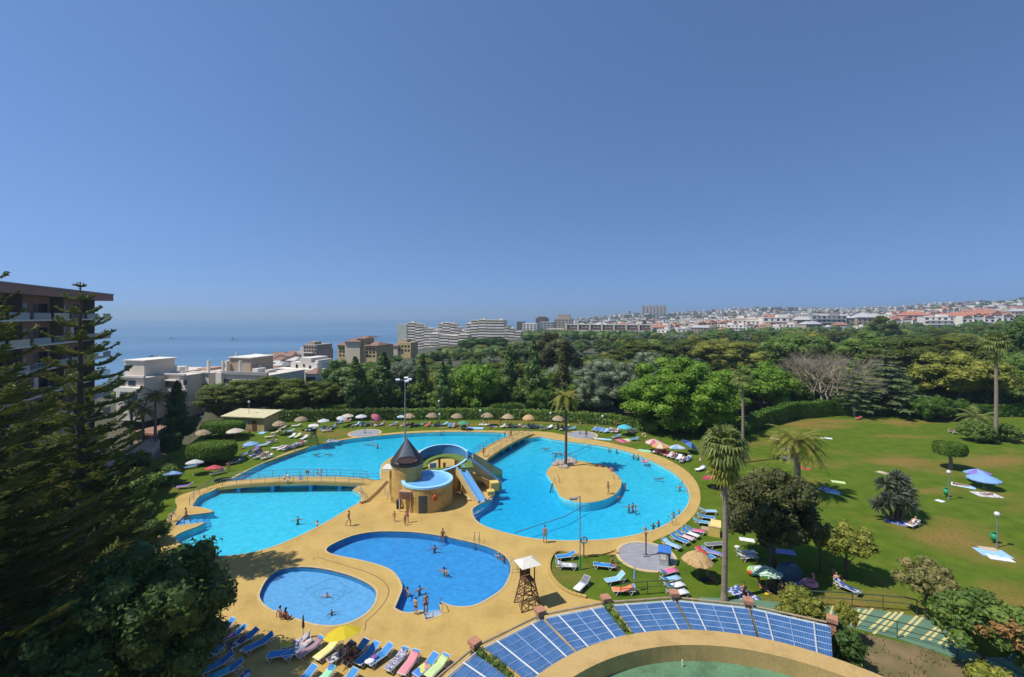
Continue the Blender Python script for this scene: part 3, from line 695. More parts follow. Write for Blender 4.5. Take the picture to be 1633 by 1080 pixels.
# steps into the front pool
st = thing('pool_steps', 'pale stepped ramp with handrails into the front pool', 'steps', at(692,976))
p0 = at(692,983); dirv = (at(688,960)-p0).normalized()
for i in range(4):
    q = p0+dirv*(.25+.32*i)-st.location; b = MB(); b.box((q.x,q.y,-.06-.12*i-.3),(1.25,.34,.6),math.atan2(dirv.y,dirv.x)-PI/2); b.build('step', mat('grey blue step tile',(.30,.38,.48),.6) if i == 0 else st.children[0].material_slots[0].material, st)
for px in ((680,988),(705,979)):
    q = at(*px)-st.location; b = MB(); b.tube([(q.x,q.y,0),(q.x,q.y,.85),(q.x+dirv.x*.9,q.y+dirv.y*.9,.75),(q.x+dirv.x*1.3,q.y+dirv.y*1.3,.1),(q.x+dirv.x*1.3,q.y+dirv.y*1.3,-.6)], .025, 6); b.build('handrail', M['steel'], st, True)
st = thing('pool_steps', 'wide blue tiled steps in the notch at the left end of the big pool', 'steps', at(290,831))
p0 = at(282,836); p1 = at(330,825); dv = (p1-p0).normalized()
for i in range(5):
    q = p0+dv*(.35+.6*i)-st.location; b = MB(); b.box((q.x,q.y,-.12-.13*i-.4),(.62,2.6 if i<4 else 2.4,.8),math.atan2(dv.y,dv.x)); b.build('step', M['tile_wade'] if i % 2 else M['tile_front'], st)
# drawing on the floor of the wading pool: a square with a fish outline
b = MB(); c = at(521,946,-.3); sq = [(at(x,y,-.35)) for x, y in ((487,940),(531,921),(562,942),(519,966))]
ribbon(b, [(p.x,p.y) for p in sq+[sq[0]]], .07, -.365)
ribbon(b, [(c.x+dx,c.y+dy) for dx,dy in ((-1.2,.2),(-.6,.75),(.2,.8),(.9,.35),(1.5,.7),(1.35,.1),(1.5,-.5),(.8,-.05),(.1,-.5),(-.7,-.35),(-1.2,.2))], .06, -.364)
struct(b.build('floor_drawing', mat('teal line',(.08,.28,.42),.6), fix=False), 'square with a fish outline drawn on the wading pool floor')
# float line across the right part of the pool
tag_b = MB(); tag_b.tube([at(820,850,-.15), at(900,824,-.17), at(933,806,-.15)], .05, 6); tag(tag_b.build('float_line', M['railblue']), 'dark float line from the pool edge to the palm islet', 'float line')
b = MB(); b.tube([at(905,726,-.15), at(941,710,-.15)], .05, 6); tag(b.build('float_line', M['railblue']), 'short dark float line from the islet rocks to the far edge', 'float line')
# ------------------------------------------------------------------ round building with parapet in front, pergola round it
M['parapet'] = mat('tan painted render', (.46,.31,.115), .8, .05, .6, bump=.05, bscale=15)
M['roofgreen'] = mat('green roof coating', (.10,.21,.11), .75, .12, .5, detail=6)
weather(M['parapet'], .7, 8, .84, 1.08); weather(M['roofgreen'], .6, 6, .72, 1.12)
m, nt, N, L, P = newmat('blue cane awning'); P.inputs['Roughness'].default_value = .55
uv = N.new('ShaderNodeUVMap'); uv.uv_map = 'uv'; sp = N.new('ShaderNodeSeparateXYZ'); L.new(uv.outputs[0], sp.inputs[0])
w1 = N.new('ShaderNodeMath'); w1.operation = 'MULTIPLY'; w1.inputs[1].default_value = 7.0; L.new(sp.outputs[0], w1.inputs[0])
f1 = N.new('ShaderNodeMath'); f1.operation = 'FRACT'; L.new(w1.outputs[0], f1.inputs[0])
rp = N.new('ShaderNodeValToRGB'); e = rp.color_ramp.elements; e[0].position = .35; e[0].color = (.040,.115,.27,1); e[1].position = .75; e[1].color = (.095,.215,.42,1)
q = e.new(.93); q.color = (.025,.07,.2,1); L.new(f1.outputs[0], rp.inputs[0])
no = N.new('ShaderNodeTexNoise'); no.inputs['Scale'].default_value = 1.2; no.inputs['Detail'].default_value = 5; tc = N.new('ShaderNodeTexCoord'); L.new(tc.outputs['Object'], no.inputs['Vector'])
r2 = N.new('ShaderNodeValToRGB'); r2.color_ramp.elements[0].position = .3; r2.color_ramp.elements[0].color = (.75,.78,.85,1); r2.color_ramp.elements[1].position = .7; r2.color_ramp.elements[1].color = (1.2,1.15,1.05,1); L.new(no.outputs['Fac'], r2.inputs[0])
mu = N.new('ShaderNodeMix'); mu.data_type = 'RGBA'; mu.blend_type = 'MULTIPLY'; mu.inputs[0].default_value = 1; L.new(rp.outputs[0], mu.inputs[6]); L.new(r2.outputs[0], mu.inputs[7]); L.new(mu.outputs[2], P.inputs['Base Color'])
M['awn'] = m
M['batten'] = mat('white batten', (.50,.53,.56), .5, .08, 3)
M['lath'] = mat('pale blue lath', (.27,.38,.55), .6, .1, 3)
M['brick'] = mat('brick cap', (.40,.19,.11), .85, .2, 4)
M['beam'] = mat('weathered tan beam', (.34,.26,.17), .8, .2, 3)
CC = Vector((10.4, 14.1, 0)); RO = 13.5; RI = 12.2
pav = thing('round_pavilion', 'round tan pavilion with a wide parapet and green roof floor in the foreground', 'building', CC)
b = MB(); b.lathe([(RO,3.99),(RI,4.0),(RI,3.07)], n=128); b.lathe([(RO,3.99),(RO,3.0)], n=128); b.build('parapet', M['parapet'], pav)
b = MB(); b.lathe([(RO-.15,0),(RO-.15,3.1)], n=96); b.build('wall', M['ochre'], pav)
b = MB(); b.lathe([(0,3.07),(RI,3.07)], n=96); b.build('roof_floor', M['roofgreen'], pav, fix=False)
p = at(1083,1052,3.1)-CC; b = MB(); b.tube([(p.x,p.y-.5,3.05),(p.x,p.y-.5,3.45)], .04, 8); b.build('vent_pipe', M['offwhite'], pav)
caps = [at(x, y, 3.4) for x, y in ((757,1023),(861,973),(966,953),(1075,945),(1193,957),(1327,986))]
angs = [math.atan2(p.y-CC.y, p.x-CC.x) for p in caps]; rad = [Vector((p.x-CC.x, p.y-CC.y)).length for p in caps]
st_ = (angs[0]-angs[2])/2
caps = [CC+Vector((math.cos(angs[0]+k*st_)*rad[0], math.sin(angs[0]+k*st_)*rad[0], 3.4)) for k in (2,1)] + caps
per = thing('pergola', 'blue cane pergola roof in segments curving round the tan pavilion', 'pergola', CC)
for i, c in enumerate(caps):
    q = c-CC; a = math.atan2(q.y, q.x)
    b = MB(); b.box((q.x,q.y,1.62),(.42,.42,3.24),a); pi = b.build('pier', M['brick'] if i in (2,7) else M['beam'], per)
    b = MB(); b.box((q.x,q.y,3.36),(.62,.62,.24),a); b.build('pier_cap', M['brick'], per if False else pi)
for i in range(len(caps)-1):
    A, B = caps[i]-CC, caps[i+1]-CC; zt = 3.06
    A = Vector((A.x,A.y,zt)); B = Vector((B.x,B.y,zt)); d = (B-A); Ln = d.length; d = d/Ln
    inw = Vector((-(A+B).x, -(A+B).y, 0)).normalized()
    # outer beams
    for off, r, mm in ((.0,.07,'beam'),(.38,.05,'batten')):
        b = MB(); b.tube([A+inw*off+d*.3, B+inw*off-d*.3], r, 6); b.build('beam', M[mm], per)
    g0, g1 = (.42 if i in (2,4) else .16), (.42 if i in (1,3) else .16)
    a0 = A+d*g0+inw*.55; b0 = B-d*g1+inw*.55
    def inner(p, shift):
        v = Vector((p.x,p.y,0)); return (v.normalized()*(RO+.02)+d*shift)*1.0+Vector((0,0,zt+.25))
    a1_, b1_ = inner(a0, .0), inner(b0, .0)
    n = 8
    V = lambda u, w: (a0.lerp(b0, u)).lerp(a1_.lerp(b1_, u), w)
    me = MB(); nu, nv = 14, 8; vs = []; uvs = []
    for jv in range(nv+1):
        for iu in range(nu+1):
            q = V(iu/nu, jv/nv); vs.append(q+Vector((0,0,.02*math.sin(iu*2.1+jv*1.3+i)))); uvs.append((iu/nu*(b0-a0).length, jv/nv))
    fs = [(j*(nu+1)+k, j*(nu+1)+k+1, (j+1)*(nu+1)+k+1, (j+1)*(nu+1)+k) for j in range(nv) for k in range(nu)]
    me.add(vs, fs); o = me.build('awning_panel', M['awn'], per, fix=False)
    ul = o.data.uv_layers.new(name='uv')
    for lp in o.data.loops: ul.data[lp.index].uv = uvs[lp.vertex_index]
    sol = o.modifiers.new('thick', 'SOLIDIFY'); sol.thickness = .03; sol.offset = -1
    up = Vector((0,0,.05)); b = MB()
    for w in [k/6.5 for k in range(0, 7)]: b.tube([V(0,w)+up, V(1,w)+up], .026, 4)
    b.build('lath', M['lath'], o)
    up = Vector((0,0,.10))
    for u in ((.20,.80) if i % 2 == 0 else (.22,.78)):
        b = MB(); b.tube([V(u,-.03)+up, V(u,1)+up], .052, 4); b.build('batten', M['batten'], o)
    b = MB(); b.tube([V(.5,0)+up*.9, V(.5,1)+up*.9], .022, 4); b.build('thin_batten', M['lath'], o)
    # radial carrier beam at each gap
    if i: 
        c = A+inw*.5; b = MB(); e_ = Vector((A.x,A.y,0)).normalized()*(RO+.05)+Vector((0,0,zt-.1)); b.tube([A-Vector((0,0,.15)), e_], .09, 4); b.build('carrier_beam', M['beam'], per)

IVY = []                                                           # climbing plants in two gaps of the pergola (leaves are added with the trees)
for i in (2, 4): IVY.append((caps[i]-CC, CC+Vector((caps[i].x-CC.x, caps[i].y-CC.y, 0)).normalized()*RO))
# ------------------------------------------------------------------ people
V3 = Vector
def skin(joints, edges, radii, lev=1):
    me = bpy.data.meshes.new('skin'); me.from_pydata([tuple(j) for j in joints], edges, []); me.update()
    o = bpy.data.objects.new('skin_tmp', me); COL.objects.link(o)
    md = o.modifiers.new('s', 'SKIN'); md.branch_smoothing = .3; md.use_smooth_shade = True
    for i, r in enumerate(radii):
        rr = r if isinstance(r, tuple) else (r, r); me.skin_vertices[0].data[i].radius = rr
    me.skin_vertices[0].data[0].use_root = True
    if lev: sb = o.modifiers.new('ss', 'SUBSURF'); sb.levels = lev; sb.render_levels = lev
    dg = bpy.context.evaluated_depsgraph_get(); ev = o.evaluated_get(dg); m2 = ev.to_mesh()
    vs = [tuple(v.co) for v in m2.vertices]; fs = [tuple(p.vertices) for p in m2.polygons]
    ev.to_mesh_clear(); bpy.data.objects.remove(o); bpy.data.meshes.remove(me)
    return vs, fs
def N3(*v): return V3(v).normalized()
UP = V3((0,0,1)); DN = V3((0,0,-1))
# each pose: pelvis point, torso direction, facing direction, thigh/shin directions (left, right), upper arm/forearm directions, head direction
POSES = {
 'stand': dict(p=(0,0,.93), t=(0,.03,1), f=(0,-1,0), th=((.06,0,-1),(-.06,0,-1)), sh=((.02,.04,-1),(-.02,.04,-1)), ua=((.18,.05,-1),(-.18,.05,-1)), fa=((.02,-.35,-1),(-.05,-.25,-1))),
 'hands_on_hips': dict(p=(0,0,.93), t=(0,.03,1), f=(0,-1,0), th=((.10,0,-1),(-.10,0,-1)), sh=((.03,.04,-1),(-.03,.04,-1)), ua=((.6,.2,-1),(-.6,.2,-1)), fa=((-.55,-.35,-.75),(.55,-.35,-.75))),
 'walk': dict(p=(0,0,.90), t=(0,-.05,1), f=(0,-1,0), th=((.04,-.45,-1),(-.04,.35,-1)), sh=((.0,.05,-1),(0,.65,-1)), ua=((.15,.4,-1),(-.15,-.35,-1)), fa=((.0,.05,-1),(0,-.7,-1))),
 'bend': dict(p=(0,0,.86), t=(0,-.95,.5), f=(0,-.4,-.9), th=((.06,.12,-1),(-.06,.1,-1)), sh=((.0,-.12,-1),(0,-.1,-1)), ua=((.12,-1,.1),(-.12,-1,.1)), fa=((-.2,-1,-.1),(.2,-1,-.1))),
 'sit_edge': dict(p=(0,0,.12), t=(0,.06,1), f=(0,-1,0), th=((.15,-1,.02),(-.15,-1,.0)), sh=((.0,-.15,-1),(0,-.05,-1)), ua=((.3,.3,-1),(-.3,.3,-1)), fa=((.1,.1,-1),(-.1,.1,-1))),
 'sit_ground': dict(p=(0,0,.12), t=(0,.25,1), f=(0,-1,.1), th=((.2,-1,.55),(-.2,-1,.35)), sh=((.05,-.8,-.75),(-.05,-1,-.4)), ua=((.25,.5,-1),(-.2,-.5,-.8)), fa=((.1,.2,-1),(.1,-.8,-.3))),
 'lie_back': dict(p=(0,0,.13), t=(0,1,.02), f=(0,.05,1), th=((.12,-1,.12),(-.12,-1,0)), sh=((.02,-1,-.14),(-.02,-1,0)), ua=((.5,-.8,-.05),(-.6,.6,0)), fa=((.15,-1,0),(.5,.8,.05))),
 'recline': dict(p=(0,0,.13), t=(0,.80,.58), f=(0,-.5,.86), th=((.10,-1,.15),(-.10,-1,.02)), sh=((.02,-1,-.15),(-.02,-1,0)), ua=((.35,-.3,-.6),(-.35,-.3,-.6)), fa=((-.1,-.9,-.1),(.1,-.9,-.1))),
 'lie_front': dict(p=(0,0,.13), t=(0,1,.06), f=(0,.35,-.9), th=((.1,-1,0),(-.1,-1,0)), sh=((.0,-1,.02),(0,-1,.05)), ua=((.7,.5,-.1),(-.7,.5,-.1)), fa=((-.7,.6,0),(.7,.6,0))),
 'wade': dict(p=(0,0,-.42), t=(0,.02,1), f=(0,-1,0), th=((.1,0,-1),(-.1,0,-1)), sh=((.02,.1,-1),(-.02,.1,-1)), ua=((1,-.2,-.2),(-1,-.2,-.2)), fa=((.6,-.7,.15),(-.6,-.7,.15))),
 'swim': dict(p=(0,.15,-.22), t=(0,-.95,.32), f=(0,-.75,-.4), th=((.12,1,-.25),(-.12,1,-.1)), sh=((.05,1,.1),(-.05,1,-.2)), ua=((.6,-.7,.1),(-.7,-.2,-.2)), fa=((.2,-1,-.1),(-.2,.6,-.1))),
 'lean': dict(p=(0,.30,-.50), t=(0,-.3,1), f=(0,-1,.1), th=((.1,.25,-1),(-.1,.2,-1)), sh=((.02,.5,-1),(-.02,.4,-1)), ua=((.35,-.9,.05),(-.35,-.9,.05)), fa=((-.5,-.6,.05),(.5,-.6,.05))),
}
PC = {}
def figure(pose, fem):
    key = (pose, fem)
    if key in PC: return PC[key]
    q = POSES[pose]; p = V3(q['p']); t = N3(*q['t']); f = V3(q['f']); f = (f-t*f.dot(t)).normalized() if pose not in ('swim','lie_front','bend','lie_back','recline') else (f-t*f.dot(t)).normalized()
    r = t.cross(f).normalized()*-1                        # the figure's left
    if r.x < 0: r = -r
    sw = .155 if fem else .185; hw = .10
    J = []; E = []; RD = []
    def add(pt, rad, par=None):
        J.append(V3(pt)); RD.append(rad)
        if par is not None: E.append((par, len(J)-1))
        return len(J)-1
    pel = add(p, .125 if fem else .118); wai = add(p+t*.20, (.105,.088) if fem else (.120,.095), pel); che = add(p+t*.38, (.135,.10) if fem else (.152,.108), wai); nb = add(p+t*.50, .070, che); nk = add(p+t*.57+f*.01, .052, nb)
    hd = p+t*.69+f*.03
    hands = []; feet = []
    for s, i in ((1,0),(-1,1)):
        th, sh, ua, fa = (N3(*q[k][i]) for k in ('th','sh','ua','fa'))
        h = add(p+r*(s*hw)-t*.04, .088, pel); k0 = add(J[h]+th*.20, .076, h); k = add(J[h]+th*.41, .056, k0); c = add(J[k]+sh*.14, .054, k); a = add(J[k]+sh*.40, .036, c)
        fd = (f if abs(f.z) < .7 else V3((0,-1,0))) if pose not in ('lie_back','recline','lie_front','swim') else (V3((0,-.35,1)) if pose in ('lie_back','recline') else V3((0,-1,-.2)) if pose == 'lie_front' else sh)
        fd = fd.normalized(); hl = add(J[a]+sh*.05+fd*.02, .038, a); add(J[hl]+fd*.15, (.036,.022), hl); feet.append(J[hl])
        so = add(p+t*.46+r*(s*sw), .060, che); e0 = add(J[so]+ua*.14, .046, so); e = add(J[so]+ua*.28, .038, e0); w = add(J[e]+fa*.24, .027, e); hands.append((J[w], fa, s))
    vs, fs = skin(J, E, RD, 1); B = MB(); B.add(vs, fs)
    # head with brow, nose, chin and ears
    n, m = 14, 11; hv = []; Z = (t+f*.12).normalized() if pose not in ('lie_front','swim','bend') else (t-f*.25).normalized() if pose != 'bend' else t
    Fd = (f-Z*f.dot(Z)).normalized(); Rr = r
    for i in range(m+1):
        ph = PI*i/m; 
        for j in range(n):
            a = 2*PI*j/n; cx = math.sin(ph)*math.cos(a); cy = math.sin(ph)*math.sin(a); cz = math.cos(ph)
            wx = .074*(1-.28*max(0,-cz)); wy = .094*(1-.12*max(0,-cz)); zz = .118*cz
            y = wy*cy
            if cy > .75 and -.35 < cz < .15: y += .020*(1-abs(cx)*3) if abs(cx) < .34 else 0
            if cy > .6 and cz < -.55: y += .012
            hv.append(hd+Rr*(wx*cx)+Fd*y+Z*zz)
    hf = [(i*n+j, (i+1)*n+j, (i+1)*n+(j+1)%n, i*n+(j+1)%n) for i in range(m) for j in range(n)]
    B.add(hv, hf)
    for s in (1,-1):
        B.ell(hd+Rr*(s*.074)-Fd*.005, (.012,.022,.03), 6, 4)
        B.ell(hd+Rr*(s*.030)+Fd*.083+Z*.012, (.012,.008,.008), 6, 4, 1)
    B.ell(hd+Fd*.082-Z*.052, (.024,.008,.007), 6, 4, 2)
    for (w, fa, s) in hands:                              # palm, four fingers, thumb
        side = fa.cross(f); side = side.normalized() if side.length > .1 else r
        nrm = fa.cross(side).normalized(); c = w+fa*.055
        B.tube([w-fa*.01, w+fa*.04, w+fa*.085], [.026,.034,.030], 6)
        for k in range(4):
            o = side*((k-1.5)*.017); ln = (.062,.072,.068,.052)[k]
            B.tube([w+fa*.08+o, w+fa*(.08+ln*.6)+o*1.15+nrm*.006, w+fa*(.08+ln)+o*1.2+nrm*.018], [.0095,.0085,.006], 5)
        B.tube([w+fa*.025+side*(.028*s), w+fa*.055+side*(.052*s), w+fa*.085+side*(.058*s)+nrm*.01], [.012,.010,.007], 5)
    body = B.mesh('body', True, True, 3)
    # hair
    hb = MB(); ang = 2.0 if fem else 1.75; hv = []; mm = 8
    for i in range(mm+1):
        ph = ang*i/mm
        for j in range(n):
            a = 2*PI*j/n; cx = math.sin(ph)*math.cos(a); cy = math.sin(ph)*math.sin(a); cz = math.cos(ph)
            lim = cz < .30 and cy > .15
            k = .90 if lim else 1.10
            hv.append(hd+Rr*(.075*k*cx)+Fd*(.096*k*cy-.006)+Z*(.119*k*cz+.004))
    hb.add(hv, [(i*n+j, (i+1)*n+j, (i+1)*n+(j+1)%n, i*n+(j+1)%n) for i in range(mm) for j in range(n)])
    if fem: hb.tube([hd-Fd*.07+Z*.02, hd-Fd*.105-Z*.08, hd-Fd*.10-Z*.20], [.055,.06,.025], 8)
    hair = hb.mesh('hair', True)
    # swimwear
    S = []; SE = []; SR = []
    def sadd(pt, rad, par=None):
        S.append(V3(pt)); SR.append(rad)
        if par is not None: SE.append((par, len(S)-1))
        return len(S)-1
    a = sadd(p, .138 if fem else .132); b_ = sadd(p+t*.09, (.128,.112) if fem else (.126,.108), a)
    if fem: c = sadd(p+t*.22, (.114,.098), b_); sadd(p+t*.42, (.142,.112), c)
    for s, i in ((1,0),(-1,1)):
        th = N3(*q['th'][i]); h = sadd(p+r*(s*hw)-t*.04, .098 if not fem else .095, a)
        sadd(S[h]+th*(.22 if not fem else .05), .088 if not fem else .088, h)
    v2, f2 = skin(S, SE, SR, 1); sb = MB(); sb.add(v2, f2); suit = sb.mesh('swimsuit', True)
    PC[key] = (body, hair, suit); return PC[key]
SK = {'tan': mat('tanned skin', (.36,.17,.09), .55, .08, 6), 'pale': mat('fair skin', (.52,.29,.19), .55, .08, 6), 'brown': mat('brown skin', (.20,.085,.045), .55, .08, 6)}
HR = {'dark': mat('dark hair', (.012,.008,.006), .5, .3, 30), 'brownh': mat('brown hair', (.06,.03,.015), .5, .3, 30), 'fair': mat('fair hair', (.35,.22,.09), .5, .3, 30)}
ST = {k: mat(k+' swimwear', c, .7, .1, 8) for k, c in dict(black=(.012,.012,.015), navy=(.02,.03,.12), red=(.45,.03,.03), pink=(.62,.14,.28), white=(.7,.7,.68), blue=(.06,.2,.55), green=(.05,.25,.12), orange=(.6,.2,.04), teal=(.03,.28,.32), purple=(.2,.06,.3)).items()}
EYE_M = mat('eye', (.02,.015,.012), .3, .1, 5); LIP = mat('lips', (.32,.10,.08), .5, .1, 5)
def person(label, loc, rz, pose='stand', fem=False, sk='tan', hr='dark', su='navy', sc=1.0, group=None):
    body, hair, suit = figure(pose, fem)
    t = thing('person', label, 'person', loc, rz, group, sc)
    put('body', body, [SK[sk], EYE_M, LIP], t); put('hair', hair, HR[hr], t); put('swimsuit', suit, ST[su], t)
    return t
# z of the figure's origin is the surface it stands, sits or lies on; swimmers use the water surface
def foot(px, py, z=.02): return at(px, py, z)
D2R = math.radians
for a in [
 ('man in grey shorts walking across the deck by the left pool arm', foot(556,839), D2R(70), 'walk', False, 'tan','dark','white',1.0),
 ('small child walking on the deck in front of the slide tower', foot(629,832), D2R(-20), 'walk', False,'tan','dark','orange',.72),
 ('woman in a pink swimsuit standing by the sign of the slide tower', foot(649,834), D2R(20), 'stand', True,'tan','dark','pink',.98),
 ('child in a pink swimsuit in front of the woman by the tower sign', foot(645.5,838), D2R(0), 'walk', True,'tan','brownh','pink',.68),
 ('dark haired woman sitting on the far edge of the front pool', foot(706,857), D2R(-10), 'sit_edge', True,'brown','dark','black',1),
 ('man standing on the deck at the near edge of the big pool', foot(869,866), D2R(160), 'stand', False,'tan','brownh','green',1.05),
 ('child in black trunks standing left of the front pool steps', foot(663,980), D2R(150), 'stand', False,'pale','dark','black',.78),
 ('man with a towel coming up the steps of the front pool', foot(679,978), D2R(15), 'stand', False,'tan','dark','black',.92),
 ('bather sitting on the near edge of the wading pool, left of two', foot(447,985), D2R(150), 'sit_edge', False,'tan','dark','navy',1),
 ('long haired bather sitting on the near edge of the wading pool', foot(456,988), D2R(165), 'sit_edge', True,'tan','dark','black',1),
 ('man in black shorts stepping down the blue notch steps at the pool end', foot(297,834), D2R(-80), 'walk', False,'tan','dark','black',1),
 ('bather bending down on the deck beside the notch steps', foot(272,832), D2R(60), 'bend', False,'pale','brownh','white',.95),
 ('diver bending forward on the far edge of the big pool', foot(744,688), D2R(150), 'bend', False,'tan','brownh','navy',1.1),
 ('bather standing near the edge of the palm islet', foot(970,788), D2R(-60), 'walk', True,'tan','dark','black',.95),
 ('woman in a dark robe standing on the far right shower pad', foot(935,699), D2R(0), 'stand', True,'brown','dark','purple',1),
 ('person in white standing under the trees beside the tall fan palm', foot(1117,744), D2R(-30), 'stand', True,'tan','fair','white',1.02),
 ('bather standing behind the far loungers below the parasol on the left lawn', foot(613,682), D2R(0), 'stand', False,'pale','dark','navy',1),
 ('bather with a towel standing by the blue loungers on the far right lawn', foot(981,682), D2R(0), 'stand', False,'tan','dark','red',1),
 ('person in dark clothes standing in front of the yellow pump house', foot(398,697), D2R(0), 'stand', False,'tan','dark','black',1),
 ]: person(*a)
for t, s, lab, su in ((.06,-.4,'bather in red shorts at the near end of the short footbridge','red'),(.60,-.1,'bather in orange walking over the short footbridge','orange')):
    person(lab, onb(B2,t,s,0), D2R(-20) if su == 'red' else D2R(30), 'walk', su == 'orange', 'tan', 'dark', su, 1.05)
SWM = [ # px, py, pose, turn, label, fem, scale
 (475,829,'wade',20,'swimmer with both arms spread in the left pool arm'),(506,835,'wade',-40,'swimmer low in the water near the deck of the left pool arm'),
 (506,723,'swim',60,'left one of two swimmers splashing in the far pool arm'),(523,724,'swim',-70,'right one of two swimmers splashing in the far pool arm'),(602,711,'wade',0,'lone swimmer in the far pool arm beyond the tower'),
 (590,706,'swim',90,'swimmer crossing the far pool arm near the bank'),
 (693,875,'wade',10,'swimmer standing in the upper part of the front pool'),(708,911,'wade',-30,'adult holding a child in the middle of the front pool'),(617,909,'lean',90,'bather leaning on the deck edge of the front pool'),
 (794,884,'lean',-140,'bather hanging on the right edge of the front pool'),(802,890,'lean',-130,'second bather hanging on the right edge of the front pool, nearer the ladder'),
 (650,943,'wade',-60,'bather near the left inner edge of the front pool'),(669,941,'wade',30,'bather in the shallow part of the front pool above the steps'),
 (521,950,'wade',0,'bather standing on the fish drawing of the wading pool'),(529,978,'wade',40,'child in pink in the near part of the wading pool'),
 (871,714,'swim',40,'swimmer near the short footbridge in the right pool arm'),(884,722,'swim',-30,'left one of two swimmers above the islet rocks'),(893,721,'swim',20,'right one of two swimmers above the islet rocks'),
 (1052,762,'swim',70,'swimmer on the back with arms spread in the right pool arm'),(1088,770,'lean',-60,'bather at the right pool edge, farthest of three'),(1084,777,'wade',0,'bather at the right pool edge, middle of three'),(1096,784,'lean',-80,'bather at the right pool edge, nearest of three'),
 (997,775,'wade',-90,'bather beside the right tip of the palm islet'),(987,793,'wade',10,'bather in the water right of the islet near edge'),(979,789,'lean',120,'bather holding on to the islet near edge'),(937,802,'lean',170,'bather below the lamp at the islet near edge'),
 (1003,809,'wade',-40,'dark haired bather in the group of three below the islet, left'),(1009,807,'wade',30,'bather in the group of three below the islet, middle'),(1014,811,'wade',90,'bather in the group of three below the islet, right'),
 (1029,843,'lean',-10,'bather on the near right edge, leftmost of the row'),(1042,838,'lean',-20,'bather on the near right edge, second of the row'),(1050,834,'lean',-25,'bather on the near right edge, third of the row'),(1074,820,'lean',-40,'bather on the near right edge beyond the ladder, left'),(1082,814,'lean',-45,'bather on the near right edge beyond the ladder, right'),
 (882,774,'lean',90,'bather at the left edge of the palm islet'),(1010,727,'wade',30,'bather near the far right bank, left of two'),(1017,729,'wade',-20,'bather near the far right bank, right of two'),(970,716,'lean',180,'bather at the far right bank below the towels'),(983,719,'wade',60,'bather at the far right bank near the pink blanket'),(1003,719,'swim',90,'swimmer floating along the far right bank'),
 (1043,738,'lean',170,'bather at the far right bank below the red loungers'),(958,711,'lean',170,'bather at the far right bank near the shower pad'),
]
rs_ = random.Random(3)
for i, (px, py, pose, tr, lab) in enumerate(SWM):
    child = 'child in pink' in lab
    person(lab, at(px, py, WZ), D2R(tr), pose, (i % 3 == 1) or child, ('tan','pale','brown','tan')[i % 4], ('dark','dark','brownh','fair')[(i*7) % 4], 'pink' if child else ('black','navy','red','blue','green','teal')[(i*5) % 6], .72 if child else (.8 if i % 5 == 3 else 1.0), 'bathers in the pools')
q = at(708,911,WZ); person('small child held up in the middle of the front pool', (q.x+.22,q.y-.2,WZ+.12), D2R(150), 'wade', False, 'pale','brownh','green',.6)
person('bather sitting on a pink swim ring in the right pool arm', at(1028,737,WZ+.12), D2R(30), 'recline', True, 'pale','dark','navy',.95)
q = at(1028,737,WZ); b = MB(); b.torus((0,0,.10), .42, .15, 'Z', 20, 8); o = b.build('swim_ring', ST['pink'], None, True, loc=q); tag(o, 'pink swim ring under a bather in the right pool arm', 'swim ring')
person('bather sitting at the upper right edge of the islet', foot(975,752), D2R(150), 'sit_edge', True, 'pale','dark','pink',1)
person('bather lying on the concrete of the islet near its far edge', foot(957,744), D2R(80), 'lie_back', False, 'tan','dark','navy',1)
person('bather sitting at the water below the landing of the slides', foot(784,797), D2R(-70), 'sit_edge', False, 'tan','dark','white',.9)
person('bather crouched in the shade behind the slide tower', foot(735,789), D2R(-90), 'sit_ground', False, 'brown','dark','white',.9)
